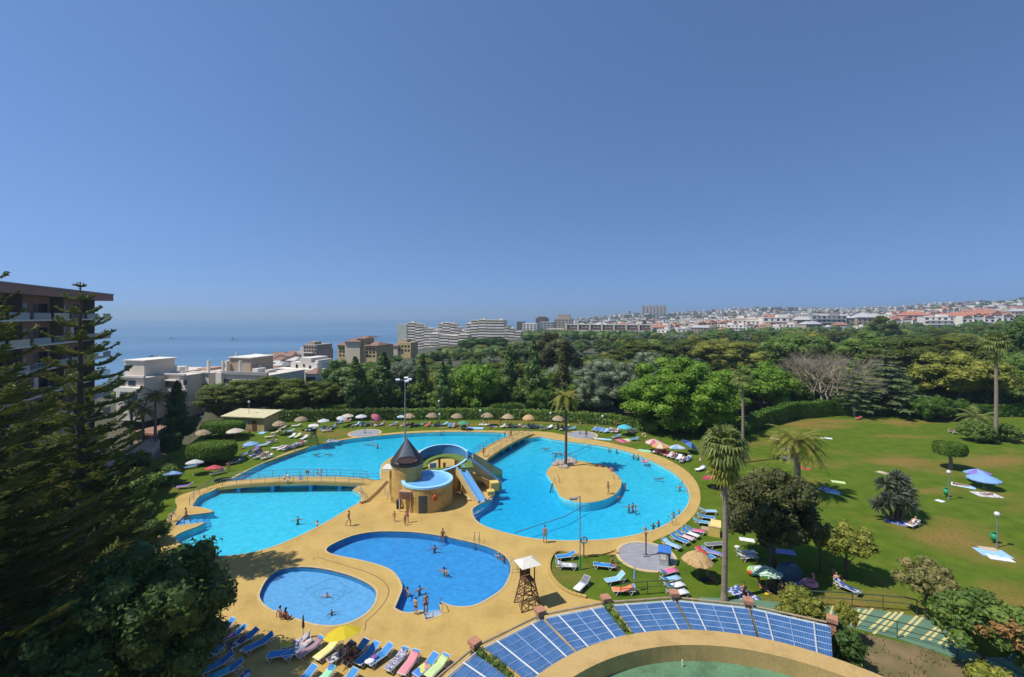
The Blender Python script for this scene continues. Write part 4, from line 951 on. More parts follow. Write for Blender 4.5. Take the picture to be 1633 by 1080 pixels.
# ------------------------------------------------------------------ loungers and towels
FAB = {'blue': mat('blue lounger fabric', (.02,.20,.48), .7, .10, 4, orand=.12), 'navy': mat('navy lounger fabric', (.02,.04,.14), .7, .1, 4), 'cyan': mat('turquoise lounger fabric', (.05,.36,.55), .7, .1, 4),
       'lblue': mat('pale blue lounger fabric', (.22,.47,.78), .7, .1, 4), 'white': mat('white lounger fabric', (.62,.64,.66), .7, .08, 4), 'grey': mat('grey lounger fabric', (.14,.15,.17), .7, .1, 4)}
FRAME = mat('white lounger frame', (.62,.60,.56), .5, .1, 4)
def lounger_parts(back):
    P = {}
    b = MB(); z = .34; L1, L2, hy = -.95, .95, .22
    for s in (-1,1): b.tube([(s*.31,L1,z),(s*.31,L2-.05,z)], .026, 6)
    b.tube([(-.31,L1,z),(.31,L1,z)], .026, 6); b.tube([(-.31,hy,z-.02),(.31,hy,z-.02)], .022, 6)
    ba = R(back); by, bz = math.cos(ba)*.74, math.sin(ba)*.74
    for s in (-1,1): b.tube([(s*.29,hy,z),(s*.29,hy+by,z+bz)], .022, 6)
    b.tube([(-.29,hy+by,z+bz),(.29,hy+by,z+bz)], .022, 6); b.tube([(-.29,hy+by*.7,z+bz*.7),(-.29,hy+.66,z)], .018, 5); b.tube([(.29,hy+by*.7,z+bz*.7),(.29,hy+.66,z)], .018, 5)
    P['frame'] = b.mesh('frame')
    def fab(prof, w, dz=0., th=.02):
        m = MB(); k = len(prof); vs = []
        for (y, zz) in prof:
            for x in (-w,-w*.5,0,w*.5,w): vs.append((x, y, zz+dz-(.012 if abs(x) < w*.7 else 0)))
        n = k*5; vs += [(x,y,zz-th) for x,y,zz in vs]; fs = []
        for i in range(k-1):
            for j in range(4): o = i*5+j; fs += [(o,o+1,o+6,o+5),(n+o+5,n+o+6,n+o+1,n+o)]
            fs += [(i*5,i*5+5,n+i*5+5,n+i*5),(i*5+4,n+i*5+4,n+i*5+9,i*5+9)]
        e = (k-1)*5; fs += [(j,n+j,n+j+1,j+1) for j in range(4)]+[(e+j,e+j+1,n+e+j+1,n+e+j) for j in range(4)]
        m.add(vs, fs); return m
    P['seat'] = fab([(L1+.03,z+.02),(-.5,z+.005),(-.1,z),(hy,z+.02)], .295).mesh('seat')
    P['backrest'] = fab([(hy+.01,z+.025),(hy+by*.5,z+bz*.5+.01),(hy+by,z+bz+.02)], .285).mesh('backrest')
    for nm, y0 in (('foot_leg',-.72),('head_leg',.52)):
        for s in (-1,1):
            b = MB(); b.tube([(s*.31,y0-.20,z),(s*.33,y0,.02),(s*.31,y0+.20,z)], .026, 6); P[nm+str(s)] = b.mesh('leg')
    P['towel_full'] = fab([(L1-.02,z+.02),(-.5,z+.035),(-.1,z+.03),(hy,z+.06),(hy+by*.5,z+bz*.5+.05),(hy+by*.75,z+bz*.75+.05)], .30, .005, .03).mesh('towel', True)
    P['towel_seat'] = fab([(L1-.04,z-.05),(L1+.0,z+.035),(-.5,z+.035),(-.1,z+.03),(hy-.05,z+.05)], .30, .005, .03).mesh('towel', True)
    P['towel_back'] = fab([(-.25,z+.035),(hy,z+.06),(hy+by*.5,z+bz*.5+.05),(hy+by,z+bz+.06),(hy+by+.06,z+bz-.12)], .27, .005, .03).mesh('towel', True)
    P['head'] = (hy+by*.8, z+bz*.8)
    return P
LP = {a: lounger_parts(a) for a in (0, 24, 40)}
PROTO = {}
def lounger(label, loc, rz, col='blue', back=24, group=None):
    k = (col, back); P = LP[back]
    if k in PROTO: return dup(PROTO[k], loc, rz, label, group)
    t = thing('sun_lounger', label, 'sun lounger', loc, rz, group)
    put('frame', P['frame'], FRAME, t); put('seat', P['seat'], FAB[col], t); put('backrest', P['backrest'], FAB[col], t)
    for n_ in ('foot_leg-1','foot_leg1','head_leg-1','head_leg1'): put('leg', P[n_], FRAME, t)
    PROTO[k] = t; return t
TWM = {'coral': mat('coral towel', (.62,.13,.12), .9, .15, 5, bump=.3), 'plum': mat('plum towel', (.09,.055,.12), .9, .2, 5, bump=.3), 'red': mat('red towel', (.55,.05,.05), .9, .15, 5, bump=.3),
  'teal': mat('teal towel', (.03,.25,.40), .9, .15, 5), 'aqua': mat('aqua towel', (.07,.40,.50), .9, .15, 5), 'mint': mat('mint towel', (.25,.62,.45), .9, .2, 6), 'yellow': stripes('yellow and cream striped towel', [(.62,.55,.10),(.70,.66,.35)], 4, 0),
  'plumstripe': stripes('plum and cream striped towel', [(.25,.06,.14),(.55,.45,.42),(.08,.05,.14)], 5, 0), 'leopard': blotch('grey patterned towel', [(.18,.17,.24),(.34,.32,.42),(.05,.05,.08),(.50,.48,.55)], 11),
  'pink': mat('pink towel', (.66,.24,.27), .9, .08, 5), 'multi': blotch('mixed colour towel', [(.05,.16,.5),(.6,.25,.3),(.55,.6,.15),(.06,.2,.55)], 3.2), 'lime': mat('pale green towel', (.48,.60,.27), .9, .08, 4), 'stripe': stripes('purple and white striped towel', [(.68,.66,.68),(.16,.08,.18)], 4, 0),
  'gold': mat('golden yellow towel', (.62,.46,.03), .9, .1, 5), 'white': mat('white towel', (.68,.68,.68), .9, .06, 5, bump=.2), 'sky': mat('sky blue towel', (.28,.50,.72), .9, .1, 5), 'hotpink': mat('bright pink towel', (.66,.13,.30), .9, .1, 5), 'palepink': mat('pale pink towel', (.68,.45,.50), .9, .1, 5),
  'green': blotch('green and blue towel', [(.25,.6,.35),(.3,.65,.4),(.05,.2,.5)], 2.5), 'orange': mat('orange towel', (.68,.20,.09), .9, .1, 5), 'floral': blotch('patterned pale towel', [(.6,.62,.66),(.35,.5,.5),(.5,.3,.3),(.7,.7,.7)], 7), 'dark': mat('dark cloth', (.025,.027,.045), .9, .3, 5, bump=.5), 'navyw': blotch('navy and white towel', [(.03,.06,.2),(.5,.52,.58),(.05,.1,.3)], 6), 'mixdark': blotch('dark mixed cloth', [(.03,.03,.05),(.2,.04,.07),(.03,.05,.12),(.4,.42,.45)], 5), 'beige': mat('beige towel', (.50,.40,.26), .9, .1, 5), 'purple': mat('purple towel', (.22,.10,.38), .9, .15, 5), 'periwinkle': stripes('blue checked mat', [(.14,.18,.45),(.25,.3,.6)], 8, 0)}
def towel_on(label, loc, rz, kind, m, back=24, group=None):
    o = put('towel', LP[back]['towel_'+kind], TWM[m], None, loc, rz); return tag(o, label, 'towel', group)
def pose_l(hx, hy, fx, fy, z=0.02):
    h = at(hx, hy, z+.62); f = at(fx, fy, z+.34); d = h-f; m = f+d.normalized()*0
    dv = V3((d.x, d.y)).normalized(); c = V3((f.x+dv.x*.93, f.y+dv.y*.93, z)); return c, math.atan2(dv.y, dv.x)-PI/2
def LG(label, hx, hy, fx, fy, col='blue', tw=(), back=24, z=.02, group=None):
    c, rz = pose_l(hx, hy, fx, fy, z)
    lounger(label, c, rz, col, back, group)
    for kind, m, lab in tw: towel_on(lab, c, rz, kind, m, back)
    return c, rz
G1 = 'sun loungers in rows on the sandy deck'
LG('blue lounger under a coral towel, first from the dark tree', 362,992.5,333.7,1016.8, tw=[('seat','coral','crumpled coral towel on the first lounger from the dark tree')], group=G1)
LG('blue lounger under a plum towel beside the coral towel one', 383.5,1000.6,345.8,1023.5, tw=[('seat','plum','plum towel on the second lounger from the dark tree')], group=G1)
LG('blue lounger with a small red cloth, third from the dark tree', 401,1007.3,366,1031.6, tw=[('seat','mixdark','dark and red cloth on the third lounger from the dark tree')], group=G1)
LG('bare blue lounger at the shade edge, fourth from the dark tree', 425.3,1014,389,1037, group=G1)
LG('shaded dark blue lounger with a mint towel on its foot end', 333.7,1037,306.7,1055.8, tw=[('seat','mint','mint towel on a shaded lounger under the dark tree')], group=G1)
LG('shaded lounger covered by a teal towel under the dark tree', 362,1045,320,1072, tw=[('seat','teal','teal towel on a shaded lounger under the dark tree')], group=G1)
LG('shaded lounger covered by an aqua towel, nearest the camera', 380.8,1054.5,333.7,1081, tw=[('seat','aqua','aqua towel on the shaded lounger nearest the camera')], group=G1)
LG('blue lounger whose checked head end enters at the bottom edge', 381,1080,345,1107, tw=[('back','navyw','navy and white checked towel at the bottom edge of the photo')], group=G1)
LG('lounger with a purple and white striped backrest towel behind the row', 463,1020,449,1029, 'white', tw=[('back','stripe','purple and white striped towel hung over a lounger back'),('seat','gold','golden yellow towel under the striped one')], group=G1, back=40)
LG('short bare blue lounger in front of the striped towel', 456,1034,427,1045, group=G1, back=0)
LG('blue lounger with a pale floral towel next to the closed brown parasol', 487,1022,452,1047.7, tw=[('back','floral','pale towel on the lounger beside the closed brown parasol')], group=G1)
LG('blue lounger under a plum striped towel', 506,1019.5,473.8,1046.4, tw=[('full','plumstripe','plum and cream striped towel on a blue lounger')], group=G1)
LG('lounger under a yellow striped towel left of the yellow parasol', 526,1027,504,1050.4, tw=[('full','yellow','yellow and cream striped towel left of the yellow parasol')], group=G1)
LG('lounger heaped with dark clothes right under the yellow parasol', 550,1031.6,524,1054.5, tw=[('full','mixdark','mixed dark clothes on the lounger under the yellow parasol')], group=G1)
LG('lounger with a dark wrap just right of the yellow parasol', 578,1025,551,1053, tw=[('seat','dark','dark wrap on the lounger right of the yellow parasol')], group=G1)
LG('bare blue lounger, second right of the yellow parasol', 594,1030,570,1058.5, tw=[], group=G1)
LG('blue lounger with a white and purple bundle, third right of the yellow parasol', 614.5,1033,587.6,1058.5, tw=[], group=G1)
LG('lounger under a grey patterned towel', 642.8,1037,617,1068, tw=[('full','leopard','grey patterned towel covering a whole lounger')], group=G1)
LG('lounger under a plain pink towel', 660,1042.4,640,1074.7, tw=[('full','pink','plain pink towel covering a whole lounger')], group=G1)
LG('lounger with a mixed colour towel beside the pale green one', 687,1049,663,1076, tw=[('seat','multi','mixed colour towel on the lounger second from the pergola')], group=G1)
LG('lounger under a pale green towel next to the pergola', 702,1053,682,1078.7, tw=[('full','lime','pale green towel on the lounger beside the pergola')], group=G1)
LG('blue lounger with green towels at the bottom edge, left of three', 488,1072,462,1100, tw=[], group=G1)
LG('lounger with a green and blue towel at the bottom edge, middle of three', 518,1073,492,1101, tw=[('back','green','green and blue towel at the bottom edge of the photo')], group=G1)
LG('bare blue lounger head at the bottom edge, right of three', 555,1077,530,1106, group=G1)
G2 = 'sun loungers on the lower lawn by the shower pad'
c2 = [((1061.9,860),(1085,873.5),'lblue','full','sky','pale blue'),((1076.6,852.7),(1097.4,865),'blue',None,None,'plain blue'),((1085,848),(1106,860),'blue','seat','palepink','pale pink'),((1095,844),(1114.5,855),'blue','seat','white','white'),((1102,840.4),(1123,848),'blue','seat','hotpink','bright pink')]
for (h, f, col, k, m, nm) in c2:
    LG('blue lounger with a %s towel in the row above the grey shower pad' % nm if k else 'blue lounger with a bare seat in the row above the grey shower pad', *h, *f, col='blue', tw=[(k, m, nm+' towel on a lounger in the row above the shower pad')] if k else [], group=G2)
LG('turquoise lounger beside the yellow box at the pool end', 1109.6,827,1135,834, 'cyan', group=G2)
LG('small blue lounger behind the turquoise one at the pool end', 1124,820,1140,826, 'blue', group=G2)
LG('pale blue lounger farthest back behind the yellow box', 1126,811,1142,815, 'lblue', group=G2)
for (h, f, m, nm) in (((1046,911.5),(1078,907.8),'hotpink','bright pink'),((1053,922.5),(1082.7,920),'sky','pale blue'),((1058,933.5),(1089,930),'white','white'),((1060.7,944.5),(1095,942),'white','long white')):
    LG('blue lounger with a %s towel in the row beside the pergola' % nm, *h, *f, tw=[('seat', m, nm+' towel on a lounger in the row beside the pergola')], group=G2)
LG('blue lounger in the upper corner of the small lawn by the curb', 911,880.5,887,888, group=G2)
LG('lounger with a patterned towel in the corner of the small lawn', 889,895.5,918.6,901.6, tw=[('full','floral','patterned towel with a red end on the small lawn lounger')], group=G2)
LG('black and white lounger on the small lawn by the curb', 933,922,920,939.6, 'grey', tw=[('seat','white','white towel on the foot of the grey lounger')], group=G2)
cA = LG('blue lounger with a bather on its edge on the small lawn', 979,897.5,947,899, back=0, group=G2)
LG('pale blue lounger with raised back on the small lawn', 998,915,966,926, 'lblue', back=40, group=G2)
LG('lounger with an orange towel on the small lawn', 1009,934.5,977,940, tw=[('full','orange','orange towel on a lounger beside the closed blue parasol')], group=G2)
LG('blue lounger with a red towel behind the thatched parasol', 1117,875,1139,890, tw=[('back','red','red towel on the lounger behind the thatched parasol')], group=G2)
LG('blue striped lounger beside the tall fan palm trunk', 1133,875,1152,884, tw=[('full','periwinkle','blue striped towel beside the tall fan palm trunk')], group=G2)
LG('grey folded lounger between the yellow box and the thatched parasol', 1137,863,1153,866, 'grey', back=0, group=G2)
LG('white covered lounger left of the big garden tree trunk', 1174,877,1205,880, 'white', tw=[('full','white','white towel on the lounger left of the garden tree')], group=G2)
LG('white covered lounger nearest the big garden tree trunk', 1177,884,1207,887, 'white', tw=[('full','floral','patterned pale towel on the lounger nearest the garden tree')], group=G2)
person('bather in pink sitting on the end of a blue lounger on the small lawn', cA[0]+V3((.75,0,.34)), D2R(60), 'sit_edge', True, 'tan','brownh','pink',1)
person('bather in dark clothes sitting under the yellow parasol', at(557,1046,.36), D2R(120), 'sit_edge', False, 'brown','dark','navy',1)
person('woman wrapped in dark grey sitting at the right of the yellow parasol', at(563,1050,.36), D2R(-30), 'sit_ground', True, 'brown','dark','black',1.05)
# bundles
def bundle(label, px, py, m, z=.36, s=.35):
    p = at(px, py, z); b = MB(); rr = random.Random(hash(label) % 1000); 
    b.ell((0,0,.06), (s,s*.7,.12), 14, 8); b.v = [(x*(1+.25*mnoise.noise((x*4,y*4,z_*9))), y*(1+.25*mnoise.noise((y*5,x*4,3))), max(.0, z_+.07*mnoise.noise((x*6,y*6,1)))) for x,y,z_ in b.v]
    o = b.build('cloth_bundle', TWM[m], None, True, loc=p); return tag(o, label, 'clothes')
bundle('white cloth bundle on the foot of a blue lounger', 590,1056,'white'); bundle('purple cloth bundle on a blue lounger', 598,1049,'purple',s=.25); bundle('white bag lying on the shaded deck between lounger rows', 384,1040,'white',.02,.14)
# far lawn loungers
G3 = 'sun loungers on the far lawn'
FL = [ # px, py, degrees, colour, towel, text
 (433,707,-70,'white','navyw','white lounger with navy towel on the left lawn'),(431,699,-70,'blue','beige','lounger with a beige towel on the left lawn, behind the white one'),
 (466,698,-5,'white',None,'white lounger, left of three in a row left of the dark lifeguard chair'),(475,698,-5,'white','lime','white lounger with a green towel, middle of three left of the lifeguard chair'),(485,701,-10,'white',None,'white lounger, right of three beside the dark lifeguard chair'),
 (442,717,-75,'white',None,'white lounger at the left of the crowded row by the far bank'),(450,718,-20,'grey','floral','grey lounger with a patterned towel in the crowded row'),(458,718,-20,'navy','navyw','navy lounger in the middle of the crowded row'),(466,714,-20,'cyan',None,'turquoise lounger in the crowded row'),(473,714,-25,'blue','navyw','blue lounger with checked towel in the crowded row'),(480,711,-25,'white','coral','lounger with a coral towel at the right end of the crowded row'),
 (406,728,-20,'white','navyw','lounger with navy cloth at the left of the group under the pale blue parasol'),(413,731,-20,'grey',None,'grey lounger second in the group under the pale blue parasol'),(419,729,-25,'white','floral','patterned lounger third in the group under the pale blue parasol'),(426,732,-30,'white',None,'white lounger at the right of the group under the pale blue parasol'),(409,719,10,'blue','purple','blue lounger right behind the pale blue parasol'),
 (515,686,-10,'blue',None,'blue lounger, left of three below the white parasol'),(521,689,-70,'white',None,'white lounger, middle of three below the white parasol'),(529,684,-30,'blue','periwinkle','blue lounger, right of three below the white parasol'),(494,688,-75,'white','navyw','white lounger behind the dark lifeguard chair'),(500,685,-75,'lblue',None,'pale blue lounger farthest behind the dark lifeguard chair'),
 (450,685,-40,'grey','beige','brown lounger beneath the thatched parasol by the pump house'),(473,681,-60,'white',None,'white lounger beneath the second thatched parasol'),
 (569,679,-5,'lblue',None,'pale blue lounger, left of a pair behind the shower pad'),(578,679,-5,'white','navyw','white lounger, right of a pair behind the shower pad'),
 (645,680,-30,'grey','beige','brown lounger left of the tall lamp mast on the far lawn'),(656,681,-20,'grey','dark','dark lounger right of the tall lamp mast on the far lawn'),
 (696,680,-70,'white',None,'white lounger with a bather on it in the middle of the far lawn'),(717,681,0,'blue',None,'blue lounger, left of a blue and pink pair on the far lawn'),(724,681,0,'blue','palepink','lounger with a pink towel right of the blue one on the far lawn'),
 (803,682,-30,'navy','floral','lounger with patterned towel under the fifth thatched parasol'),(812,682,-70,'white','beige','white lounger with a beige towel under the fifth thatched parasol'),
 (840,682,-60,'blue','periwinkle','blue lounger under the orange rimmed parasol'),(848,683,-70,'lblue',None,'pale blue lounger at the right under the orange rimmed parasol'),
 (876,684,-40,'white',None,'white lounger left of the crowd by the island palm top'),(888,684,-20,'navy','navyw','navy lounger in the crowd left of the tall island palm'),(896,686,-20,'grey','floral','patterned lounger in the crowd left of the tall island palm'),(901,683,-60,'white',None,'white lounger at the right of the crowd by the tall island palm'),
 (948,687,-30,'blue','periwinkle','blue striped lounger at the left end of the long row near the right shower pad'),(954,688,-30,'blue',None,'blue lounger second in the long row near the right shower pad'),(960,689,-30,'blue','periwinkle','blue striped lounger third in the long row near the right shower pad'),(966,690,-30,'lblue',None,'pale blue lounger fourth in the long row near the right shower pad'),(972,689,-30,'white','navyw','white lounger with navy cloth fifth in the long row near the right shower pad'),(978,690,-30,'blue','floral','patterned lounger sixth in the long row near the right shower pad'),(985,690,-30,'white','palepink','lounger with a pink towel at the right end of the long row'),
 (983,699,-60,'blue','navyw','navy lounger beside the pink blanket'),(1011,703,-75,'blue',None,'blue lounger right of the pink blanket'),(1004,690,-50,'grey','dark','dark chair lounger below the turquoise parasol, left'),(1011,691,-40,'grey','dark','dark chair lounger below the turquoise parasol, right'),
 (1046,722,-35,'white','floral','patterned lounger at the left end of the red towel row'),(1052,723,-35,'blue','red','lounger with a red towel, first in the red towel row'),(1058,725,-35,'blue','red','lounger with a red towel, second in the red towel row'),(1064,727,-35,'white','coral','lounger with a coral towel in the red towel row'),(1069,729,-35,'white','floral','patterned lounger behind the coral towel in the red towel row'),(1075,731,-35,'white','plumstripe','plum striped lounger in the red towel row'),(1083,733,-35,'white',None,'white lounger right of the plum striped one'),(1089,737,-40,'grey','navyw','grey lounger near the right end of the red towel row'),(1097,735,-40,'white','navyw','last white lounger at the right end of the red towel row'),
 (1117,751,-60,'blue','white','blue lounger with a white towel under the fan palm'),
]
for px, py, dg, col, tw, lab in FL:
    p = at(px, py, 0); lounger(lab, p, D2R(dg), col, 24, G3)
    if tw: towel_on('towel on the '+lab if len(lab.split()) < 13 else 'towel on the '+' '.join(lab.split()[:12]), p, D2R(dg), 'full', tw)
for i, (px, py, fem, su, lab) in enumerate([(433,707,0,'navy','man lying on the white lounger with navy towel on the left lawn'),(419,729,1,'black','woman lying in the group under the pale blue parasol, left of two'),(426,732,0,'red','man lying in the group under the pale blue parasol, right of two'),(458,718,1,'purple','woman lying in the middle of the crowded row of the left lawn'),(473,714,0,'teal','man lying in the crowded row of the left lawn near its right end'),
   (480,711,1,'red','woman lying on the coral towel of the crowded row'),(521,689,0,'blue','man lying on the middle lounger below the white parasol'),(645,680,1,'orange','woman lying left of the tall lamp mast'),(656,681,0,'black','man lying right of the tall lamp mast'),(696,680,1,'red','woman in red reclining on the white lounger of the far lawn'),(724,681,1,'pink','woman lying on the pink towel of the far lawn'),(812,682,0,'navy','man lying under the fifth thatched parasol'),
   (848,683,1,'black','woman lying under the orange rimmed parasol'),(888,684,0,'red','man in red lying in the crowd by the tall island palm'),(896,686,1,'navy','woman lying in the crowd by the tall island palm'),(978,690,0,'black','man lying in the long row near the right shower pad'),(985,690,1,'white','woman in white lying at the right end of the long row'),(1058,725,1,'black','woman lying on a red towel in the red towel row'),(1075,731,0,'navy','man lying on the plum striped lounger of the red towel row'),(1089,737,1,'white','woman lying near the right end of the red towel row')]):
    rz = next(D2R(e[2]) for e in FL if e[0] == px); p = at(px, py, 0); person(lab, p+V3((0,0,.38))-V3((-math.sin(rz), math.cos(rz),0))*.05, rz, 'recline', bool(fem), ('tan','pale','brown')[i % 3], ('dark','brownh','fair')[i % 3], su, 1, 'sunbathers on the far lawn')
# towels and mats lying on the grass
def mat_on(label, px, py, m, w=.9, l=1.8, rz=0., cat='towel', z=0.):
    p = at(px, py); b = MB(); n = 6
    vs = [((i/n-.5)*w, (j/n-.5)*l, .022+.018*mnoise.noise((i*.9+px,j*.9,py))) for j in range(n+1) for i in range(n+1)]
    q = (n+1)**2; fs = [(j*(n+1)+i,j*(n+1)+i+1,(j+1)*(n+1)+i+1,(j+1)*(n+1)+i) for j in range(n) for i in range(n)]
    bd = [i for i in range(n+1)]+[(j+1)*(n+1)-1 for j in range(1,n+1)]+[n*(n+1)+i for i in range(n-1,-1,-1)]+[j*(n+1) for j in range(n-1,0,-1)]
    b.add(vs+[(vs[i][0],vs[i][1],.0) for i in bd], fs+[(bd[k], q+k, q+(k+1)%len(bd), bd[(k+1)%len(bd)]) for k in range(len(bd))])
    o = b.build('towel' if cat == 'towel' else 'picnic_blanket', TWM[m], None, False, loc=p, rz=rz); return tag(o, label, cat)
for a in [('blue towel lying on the grass by the yellow pump house',419,690,'sky',1.2,2),('blue and white towel on the grass beside the far left shower pad',531,703,'navyw',1.4,2.6,1.4),('blue beach mats spread on the far lawn right of the green parasol',757,683,'sky',1.6,3.6,1.5),('white towel on the far lawn under the sixth thatched parasol',773,677,'white',1,2.4,1.4),('small white towel alone on the far lawn',788,680,'white',.9,1.4,1.2),
   ('white towel on the grass right of the right shower pad',956,700,'floral',1,2,1.3),('pale blue towel on the grass right of the right shower pad',967,701,'sky',1,1.8,1.3),('pink blanket on the grass above the far right bank',992,703,'hotpink',1.6,2.4,.4,'blanket'),('green towel on the grass right of the pink blanket',1002,702,'lime',1,1.8,.4),('pale green towel alone on the grass near the red loungers',1028,719,'mint',1.1,2.2,1.1),
   ('pale towel on the big lawn left of the feather palm',1238,700,'beige',1,2,.9),('white towel on the big lawn right of the feather palm',1318,699,'white',1,1.8,1.2),('pale green towel on the lawn behind the star shaped palm shadow',1337,769,'lime',1,1.6,1.1),('bright blue towels in the star shaped palm shadow, left',1320,781,'navyw',1.5,1.8,.6),('bright blue towels in the star shaped palm shadow, right',1328,785,'sky',1.2,1.6,.9),
   ('beige towel alone in the middle of the big lawn',1412,755,'beige',1.1,2,.5),('white square cloth left of the nearer globe lamp bin',1499,799,'white',.8,.8,.4),('pale towel under the sunbather left of the blue parasol',1533,774,'white',1.6,2,.8),('sky blue towel right of the sunbather by the globe lamp',1545,777,'sky',1.2,1.3,.8),('white towel in front of the blue parasol',1573,789,'floral',1.8,2.6,1.4),
   ('blue towel at the foot of the right globe lamp',1583,882,'sky',1.6,2.4,1.3),('white towel at the foot of the right globe lamp',1594,890,'white',1.1,1.8,1.2),('pale towel behind the right globe lamp',1577,876,'beige',.9,1.4,1.3),('striped mat in front of the green patterned parasol',1185,948,'navyw',1.6,2.2,.5),('teal towel beside the blue pop up tent',1268,927,'aqua',1.2,1.8,1.2),
   ('purple blue mat in the shade right of the garden tree',1277,818,'periwinkle',1.0,2,1.2),('purple blue mat in the shade by the yellow leaved tree',1285,838,'periwinkle',1.2,2.4,1.2),('white cloth on the grass left of the garden tree',1191,861,'white',.8,1.4,1.2),('blue mat in the deep shade behind the tent',1248,880,'periwinkle',1,2.2,1.3),('red blanket with a bather right of the feather palm',1283,747,'red',1.2,1.8,1.0),
   ('white mat under the red and white parasol on the slope',1259,731,'white',1.4,2,1.3),('blue mat by the yucca bush',1428,833,'periwinkle',1.2,1.8,.8),('dark mat on the slope edge left of the cedar',1443,831,'beige',.6,1.4,1.2)]:
    mat_on(*a)
for a in [('sunbather lying on the pale towel by the nearer globe lamp',at(1532,774,.03),D2R(60),'lie_front',True,'tan','dark','black',1),('sunbather lying in front of the blue parasol with head to the right',at(1575,789,.03),D2R(-82),'lie_back',True,'tan','fair','white',1),('bather in black lying on the red blanket right of the feather palm',at(1283,747,.03),D2R(50),'recline',False,'tan','dark','black',1),
   ('bather with a red towel sitting on the striped mat near the pergola',at(1187,947,.03),D2R(-10),'sit_ground',False,'tan','dark','red',1),('woman sitting left of the green patterned parasol shade',at(1213,938,.03),D2R(40),'sit_ground',True,'tan','brownh','orange',1),('woman in red sitting right of the green patterned parasol shade',at(1246,943,.03),D2R(-30),'sit_ground',True,'pale','dark','red',1),('bather sitting deep under the green patterned parasol',at(1231,938,.03),D2R(10),'sit_ground',False,'brown','dark','black',1),
   ('bather sitting under the yellow leaved tree, behind',at(1331,920,.03),D2R(20),'sit_ground',True,'tan','brownh','orange',1),('bather sitting under the yellow leaved tree, in front',at(1335,930,.03),D2R(-20),'sit_ground',False,'pale','dark','teal',1),('bather sitting on the far lawn between the two white towels',at(771,676,.03),D2R(0),'sit_ground',True,'tan','dark','white',1),('bather sitting below the pink tilted parasol',at(601,676,.03),D2R(0),'sit_ground',False,'tan','dark','red',1),('bather lying on the pink blanket',at(993,703,.04),D2R(20),'lie_back',True,'tan','dark','navy',1),
   ('bather sitting below the crimson parasol',at(1150,792,.03),D2R(60),'sit_ground',True,'tan','dark','white',1)]: person(*a)
LG('red lounger in the shade at the far edge of the big lawn', 1376,663,1366,667, 'grey', tw=[('full','red','red towel on the lounger at the far edge of the big lawn')])
LG('grey lounger with a sunbather far back on the big lawn', 1511,683,1524,690, 'grey', back=0)
person('sunbather lying on the grey lounger far back on the big lawn', at(1517,687,.38), D2R(40), 'recline', False, 'tan','dark','navy',1)
cB = LG('dark green lounger with a bather in a white hat by the yucca', 1470,826,1449,838, 'grey', back=24, tw=[('full','white','white towel on the lounger by the yucca')])
person('bather in a white hat on the lounger by the yucca', cB[0]+V3((0,0,.38)), cB[1], 'recline', True, 'pale','fair','white',1)
LG('blue folding lounger in the shade of the small tree by the fence', 1349,930,1372,945, 'navy', tw=[('full','navyw','navy and white towel on the folding lounger by the fence')])
# ------------------------------------------------------------------ parasols
M['pole'] = mat('pale pole', (.45,.43,.40), .5, .1, 3)
M['wood'] = mat('grey brown wood', (.17,.12,.08), .8, .2, 5)
M['thatch'] = mat('dry thatch', (.33,.25,.15), .95, .35, 6, bump=1, bscale=25, stretch=(1,1,4), orand=.15)
M['thatch2'] = mat('orange brown thatch', (.48,.32,.14), .95, .3, 6, bump=1, bscale=25, stretch=(1,1,4))
CN = {}
def canopy(r, h, n, val, sag=.0):
    b = MB(); rows = 5; vs = [(0,0,h)]
    for i in range(1, rows+1):
        t = i/rows
        for j in range(n*2):
            a = PI*j/n; k = 1 if j % 2 == 0 else (1-.045*t); vs.append((r*t*k*math.cos(a), r*t*k*math.sin(a), h*(1-t**1.35)-(0 if j % 2 == 0 else .03*t)))
    m = n*2; fs = [(0,1+j,1+(j+1)%m) for j in range(m)]
    for i in range(rows-1): fs += [(1+i*m+j, 1+(i+1)*m+j, 1+(i+1)*m+(j+1)%m, 1+i*m+(j+1)%m) for j in range(m)]
    if val:
        o = len(vs); last = 1+(rows-1)*m
        for j in range(m): x,y,z = vs[last+j]; vs.append((x*1.005,y*1.005,z-val*(1 if j % 2 == 0 else .75)))
        fs += [(last+j, o+j, o+(j+1)%m, last+(j+1)%m) for j in range(m)]
    b.add(vs, fs); b.m = [0]*len(fs)
    # alternate panel materials
    for k, f in enumerate(fs):
        c = [sum(vs[i][q] for i in f)/len(f) for q in (0,1)]; a = math.atan2(c[1], c[0]) % (2*PI); b.m[k] = int(a/(2*PI/n)) % 2
    return b.mesh('canopy', False, True, 2)
